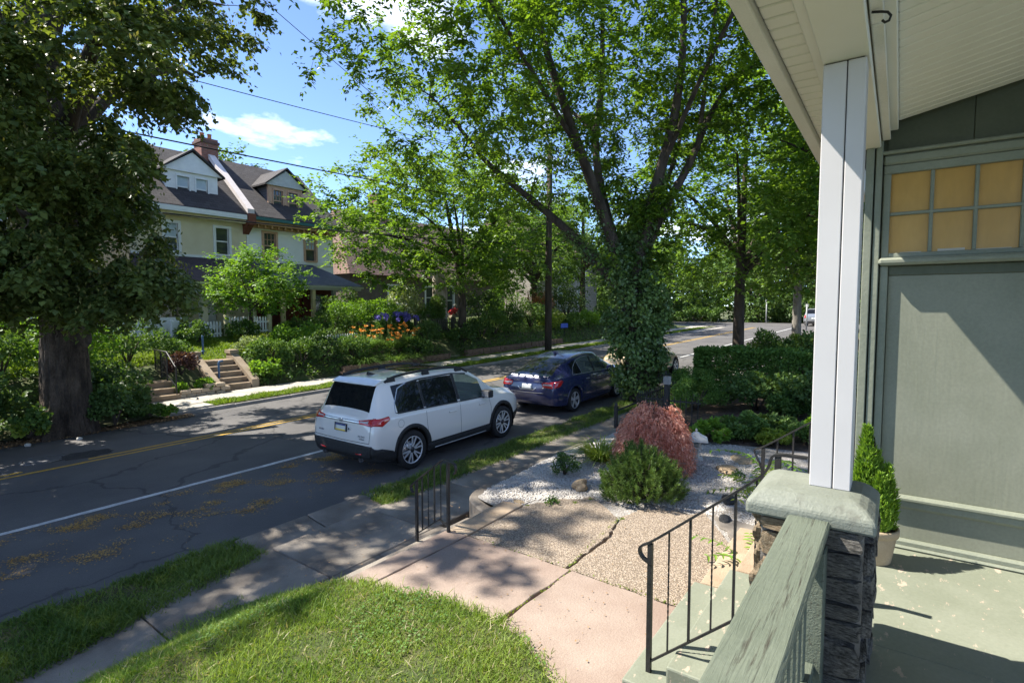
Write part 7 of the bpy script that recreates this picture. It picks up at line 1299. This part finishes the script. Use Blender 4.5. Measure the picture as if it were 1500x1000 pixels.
# ------------------------------------------------------------------ planting on the far bank
st_ = thing('ivy_stump', 'tall pale barked dead trunk wrapped in ivy beside the dark fence', 'tree trunk', (22.1, 21.8, 1.6)); MB().tube([(0, 0, -.2), (.05, 0, 1), (.1, 0, 2.1), (.05, .05, 3.0), (0, 0, 3.5)], [.50, .44, .42, .36, .22], 14).build('trunk', mat('peeling_bark', (.20, .15, .11), (.52, .45, .38), 3, .95, .8, 14, stretch=(1, 1, .35)), st_, world=False)
n = 2200; P_, d = blob_points([(-.35, -.25, .4 + .25 * i, .4, .35, .3) for i in range(6)], n, .6); link('ivy', leaf_mesh('ivy', P_, d + rvec(n) * .5, d + rvec(n) * .4, .14, .35, IVY), st_)
bank = [  # x, y, rx, ry, rz, leaf, material, leaves, label
 (10.35, 18.95, .55, .4, .35, .12, BRIGHT, 900, 'bright leafy clump at the right foot of the five steps'), (10.9, 19.6, .8, .6, .45, .09, MIDL, 1700, 'green shrub on the bank right of the five steps'), (11.9, 19.2, .9, .6, .5, .09, MIDL, 2200, 'spreading green shrub above the far pavement'), (13.0, 19.4, .9, .65, .6, .10, DARKL, 2200, 'dark shrub left of the daylilies'), (12.1, 20.6, .8, .6, .5, .09, BRIGHT, 1700, 'sunny shrub on the bank below the white picket fence'), (13.3, 20.7, .5, .5, .55, .10, BRIGHT, 1000, 'bright fern like clump beside the tiny white border fence'),
 (10.6, 20.5, .6, .5, .35, .08, PALEL, 900, 'pale green low plant by the lawn edge'), (14.4, 19.3, .8, .6, .55, .10, MIDL, 1900, 'mid green shrub before the tiny white border fence'), (15.3, 22.2, .9, .7, .8, .10, MIDL, 1900, 'tall shrub left of the blue hydrangea'), (16.4, 22.6, 1.0, .8, .85, .09, BRIGHT, 2300, 'yellowish tall shrub behind the daylilies'), (19.0, 23.2, 1.3, 1.0, 1.0, .11, BRIGHT, 2600, 'sunlit shrub below the brown roofed house'), (17.8, 24.6, 1.3, 1.0, 1.0, .12, DARKL, 2200, 'dark evergreen shrub right of the white house porch'), (20.6, 23.0, 1.1, .9, 1.3, .12, PALEL, 2300, 'pale flowering climber beside the pale dead trunk'), (21.1, 21.6, .6, .5, .8, .10, MIDL, 1200, 'ivy bush left of the pale dead trunk'),
 (18.9, 19.6, .8, .6, .6, .10, DARKL, 1800, 'dark shrub left of the narrow stone steps'), (18.0, 19.1, .7, .45, .4, .09, MIDL, 1300, 'low shrub above the left retaining wall'), (21.6, 19.5, .9, .5, .5, .10, DARKL, 1700, 'shaded shrub right of the narrow stone steps'), (23.2, 19.6, 1.0, .6, .6, .10, DARKL, 1900, 'shaded shrub at the foot of the slim maple'), (24.6, 19.8, 1.0, .7, .8, .10, MIDL, 1900, 'green shrub above the right retaining wall'), (26.2, 20.0, 1.2, .8, .9, .11, DARKL, 2200, 'dark shrub left of the utility pole'), (25.6, 21.6, 1.3, 1.0, 1.3, .11, DARKL, 2400, 'tall dark evergreen behind the right retaining wall'), (27.6, 21.4, 1.3, 1.0, 1.6, .11, BRIGHT, 2600, 'tall yellow green shrub behind the utility pole'), (29.2, 20.5, 1.2, .9, 1.0, .11, MIDL, 2200, 'green shrub right of the utility pole'), (31, 20, 1.2, .8, .7, .11, YELG, 1800, 'yellow flowering shrub beyond the utility pole'), (33, 19.6, 1.2, .7, .6, .12, MIDL, 1700, 'low shrub beyond the yellow flowering shrub'), (35.5, 19.8, 1.3, .8, .7, .12, BRIGHT, 1700, 'bright shrub near the pale driveway'), (32.2, 22, 1.2, 1, 1.2, .12, leafmat('russet_leaf', (.20, .09, .05), (.32, .18, .10), .3), 1800, 'russet leaved shrub before the stone house'), (39, 20, 1.6, 1, .9, .14, MIDL, 1700, 'shrub half hidden by the ivy column'), (37, 22.5, 2, 1.4, 1.5, .15, DARKL, 2200, 'dark shrub below the stone house'), (43, 20.5, 1.8, 1.1, 1.0, .15, MIDL, 1500, 'shrub before the stone house wall'),
 (5.15, 17.4, .75, .7, .7, .12, DARKL, 2600, 'dark shrub right of the big trunk'), (4.75, 15.85, .42, .35, .5, .10, DARKL, 1400, 'dark leafy shrub covering the right side of the trunk foot'), (3.15, 15.8, .35, .3, .3, .10, MIDL, 800, 'low leafy plants covering the left side of the trunk foot'), (5.2, 16.5, .55, .45, .42, .10, DARKL, 1300, 'low dark plant at the right foot of the big trunk'), (5.15, 18.5, .75, .6, .9, .10, BRIGHT, 2000, 'sunlit shrub left of the three brown steps'), (5.0, 19.6, 1.1, .8, 1.1, .10, BRIGHT, 2400, 'tall sunlit shrub behind the three brown steps'), (6.6, 20.6, 1.0, .8, .8, .10, MIDL, 1800, 'shrub behind the black step handrail'), (7.7, 19.4, .45, .45, .38, .10, leafmat('purple_leaf', (.05, .025, .03), (.10, .05, .05), .25), 900, 'dark purple leaved shrub between the two flights of steps'), (8.05, 18.62, .3, .25, .22, .09, BRIGHT, 600, 'bright hosta clump above the tan block wall'), (7.35, 18.6, .2, .18, .22, .10, BRIGHT, 350, 'strappy bright plant at the right end of the three steps'), (8.0, 20.5, .5, .5, .4, .09, MIDL, 900, 'shrub beside the straight blue post'), (2.2, 16.6, .9, .7, .8, .12, DARKL, 2400, 'dark shrub left of the big trunk'), (1.4, 15.95, .8, .5, .55, .12, MIDL, 1700, 'green plants at the road edge on the far left'), (1.2, 18.2, 1.2, 1.0, 1.0, .12, MIDL, 2300, 'shrub behind the big trunk on the left'), (3.1, 15.75, .3, .2, .2, .09, YELG, 300, 'tuft of pale leaves at the left foot of the big trunk'), (5.6, 16.1, .4, .25, .14, .09, MIDL, 900, 'low weeds on the litter strip right of the big trunk'), (6.0, 16.05, .22, .18, .12, .08, BRIGHT, 400, 'bright weeds at the corner of the pale concrete pad'),
 (4.2, 22.7, 1.0, .8, .8, .12, BRIGHT, 2000, 'sunlit shrub at the far left behind the big tree'), (3.5, 20.4, .9, .8, .8, .12, MIDL, 1900, 'green shrub left of the trunk at the picture edge'), (9.8, 23.0, .9, .5, .45, .10, MIDL, 1500, 'low hedge under the left picket fence'), (11.7, 23.2, .7, .5, .4, .10, MIDL, 1200, 'low plants under the middle picket fence'), (14.6, 23.4, .9, .5, .45, .10, DARKL, 1300, 'low plants before the weathered brown fence'), (17.6, 23.3, .8, .7, .7, .10, MIDL, 1500, 'shrub at the right end of the weathered brown fence'), (13.0, 22.2, .25, .25, .5, .06, BRIGHT, 500, 'small pointed conifer on the sunny bank')]
for x, y, rx, ry, rz_, lf, m, n, lb in bank: shrub('garden_shrub', lb, 'shrub', (x, y, far_z(x, y) if y > 18.3 or x < 6 else zr(x) + .1), (rx, ry, rz_), n, lf, m, .34, 22, .42)
def bank_cover():
    n = 26000; X = 9.8 + 33 * rng.random(n) ** 1.2; Y = 18.5 + 5.2 * rng.random(n); P_ = np.stack([X, Y, [far_z(a, c) + .03 + .22 * random.random() for a, c in zip(X, Y)]], 1); k = (X > 9.95) & ~((X < 13.4) & (Y > 20.3)) & ~((X > 19.5) & (X < 20.6) & (Y < 20.4)); P_ = P_[k]; n = len(P_)
    tag(link('bank_ground_cover', leaf_mesh('bank_ground_cover', P_, rvec(n) * [1, 1, .4] + [0, 0, .5], rvec(n) * .5 + [0, 0, 1], .12 * (.6 + .7 * rng.random(n)), .35, MIDL)), 'low leafy ground cover over the planted bank across the street', 'ground cover', kind='stuff')
bank_cover()
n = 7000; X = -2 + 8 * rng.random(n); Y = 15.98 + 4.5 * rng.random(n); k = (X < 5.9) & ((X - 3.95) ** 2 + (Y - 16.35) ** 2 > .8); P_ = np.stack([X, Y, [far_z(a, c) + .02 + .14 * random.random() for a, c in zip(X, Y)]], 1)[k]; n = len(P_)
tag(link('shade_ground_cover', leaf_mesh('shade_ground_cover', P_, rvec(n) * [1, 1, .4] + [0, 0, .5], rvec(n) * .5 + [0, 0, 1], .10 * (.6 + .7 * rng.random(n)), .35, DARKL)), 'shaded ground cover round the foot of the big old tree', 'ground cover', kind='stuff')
# daylilies and hydrangea
for (x, y, nf, lb) in ((15.2, 19.9, 20, 'orange daylilies in the left clump on the bank'), (16.8, 19.8, 30, 'orange daylilies in the larger middle clump before the blue hydrangea'), (18.2, 19.9, 12, 'orange daylilies in the right clump near the dark shrub')):
    t = tuft('daylily_clump', lb, (x, y, far_z(x, y)), 420, .7, BRIGHT if x < 16 else MIDL, .5, .013, .9, .6, 'flowers'); b = MB()
    for i in range(nf):
        a = rng.random() * 6.28; rr = .75 * math.sqrt(rng.random()); p = np.array([rr * math.cos(a) * 1.1, rr * math.sin(a) * .7 - .3, .34 + .66 * rng.random()]); b.tube([(p[0] * .7, p[1] * .7, 0), tuple(p)], .006, 5); k = 6; an = np.arange(k) * 1.047 + rng.random(); D = np.stack([np.cos(an), np.sin(an), np.full(k, .55)], 1) + np.array([rng.normal() * .5, -.7, .2]); link('flower', leaf_mesh('flower', np.repeat(p[None], k, 0), D, np.cross(D, np.stack([-np.sin(an), np.cos(an), np.zeros(k)], 1)), .14, .22, ORANGE, detail=2), t)
    b.build('stem', MATS['bright_stem'], t, world=False)
for x, y in ((14.6, 18.95), (16.2, 18.9), (17.3, 18.95)): tuft('strap_leaf_clump', {14.6: 'drooping strap leaves above the far pavement under the left daylilies', 16.2: 'drooping strap leaves under the middle daylilies', 17.3: 'drooping strap leaves under the right daylilies'}[x], (x, y, far_z(x, y)), 260, .8, MIDL, .7, .014, 1.1, .45)
hx, hy = 18.6, 21.6; t = shrub('blue_hydrangea', 'blue violet hydrangea bush above the orange daylilies', 'flowers', (hx, hy, far_z(hx, hy)), (1.35, .7, .55), 2600, .14, MIDL, .36, 24, .4)
for i in range(34):
    a = rng.random() * 6.28; rr = math.sqrt(rng.random()); p = np.array([1.4 * rr * math.cos(a), .75 * rr * math.sin(a) - .25, .78 + .32 * math.sqrt(max(0, 1 - rr * rr)) + rng.normal() * .06]); k = 60; d = rvec(k); link('flower_head', leaf_mesh('flower_head', p + d * .10, np.cross(d, rvec(k)), d, .06, .5, BLUEF), t)
t = [o for o in COL.objects if o.get('label', '').startswith('pale flowering climber')][0]; n = 160; d = rvec(n); link('blossom', leaf_mesh('blossom', d * [1.0, .8, 1.15] + [0, -.1, 1.2], np.cross(d, rvec(n)), d, .13, .45, WHITEF), t)
sg_ = thing('yard_sign', 'small blue yard sign on the bank beyond the utility pole', 'sign', (31.3, 19.2, far_z(31.3, 19.2))); MB().box(-.45, .45, -.01, .01, .55, .85).build('panel', mat('blue_sign', (.05, .10, .42), (.06, .12, .5), 3, .5), sg_, world=False); MB().box(-.02, .02, -.015, .015, 0, .55).build('stake', IRON, sg_, world=False)
for x, y, lb in ((3.05, 15.62, 'white stone at the left foot of the big trunk'), (3.9, 15.35, 'pale flat stone at the road edge before the big trunk')): tag(link('road_stone', rock_mesh('road_stone', mat('pale_stone', (.38, .36, .33), (.5, .48, .44), 6, .9), int(x * 50), .1, 3, .1), None, (x, y, zr(x) + .03), None, (.10, .085, .07)), lb, 'rock')
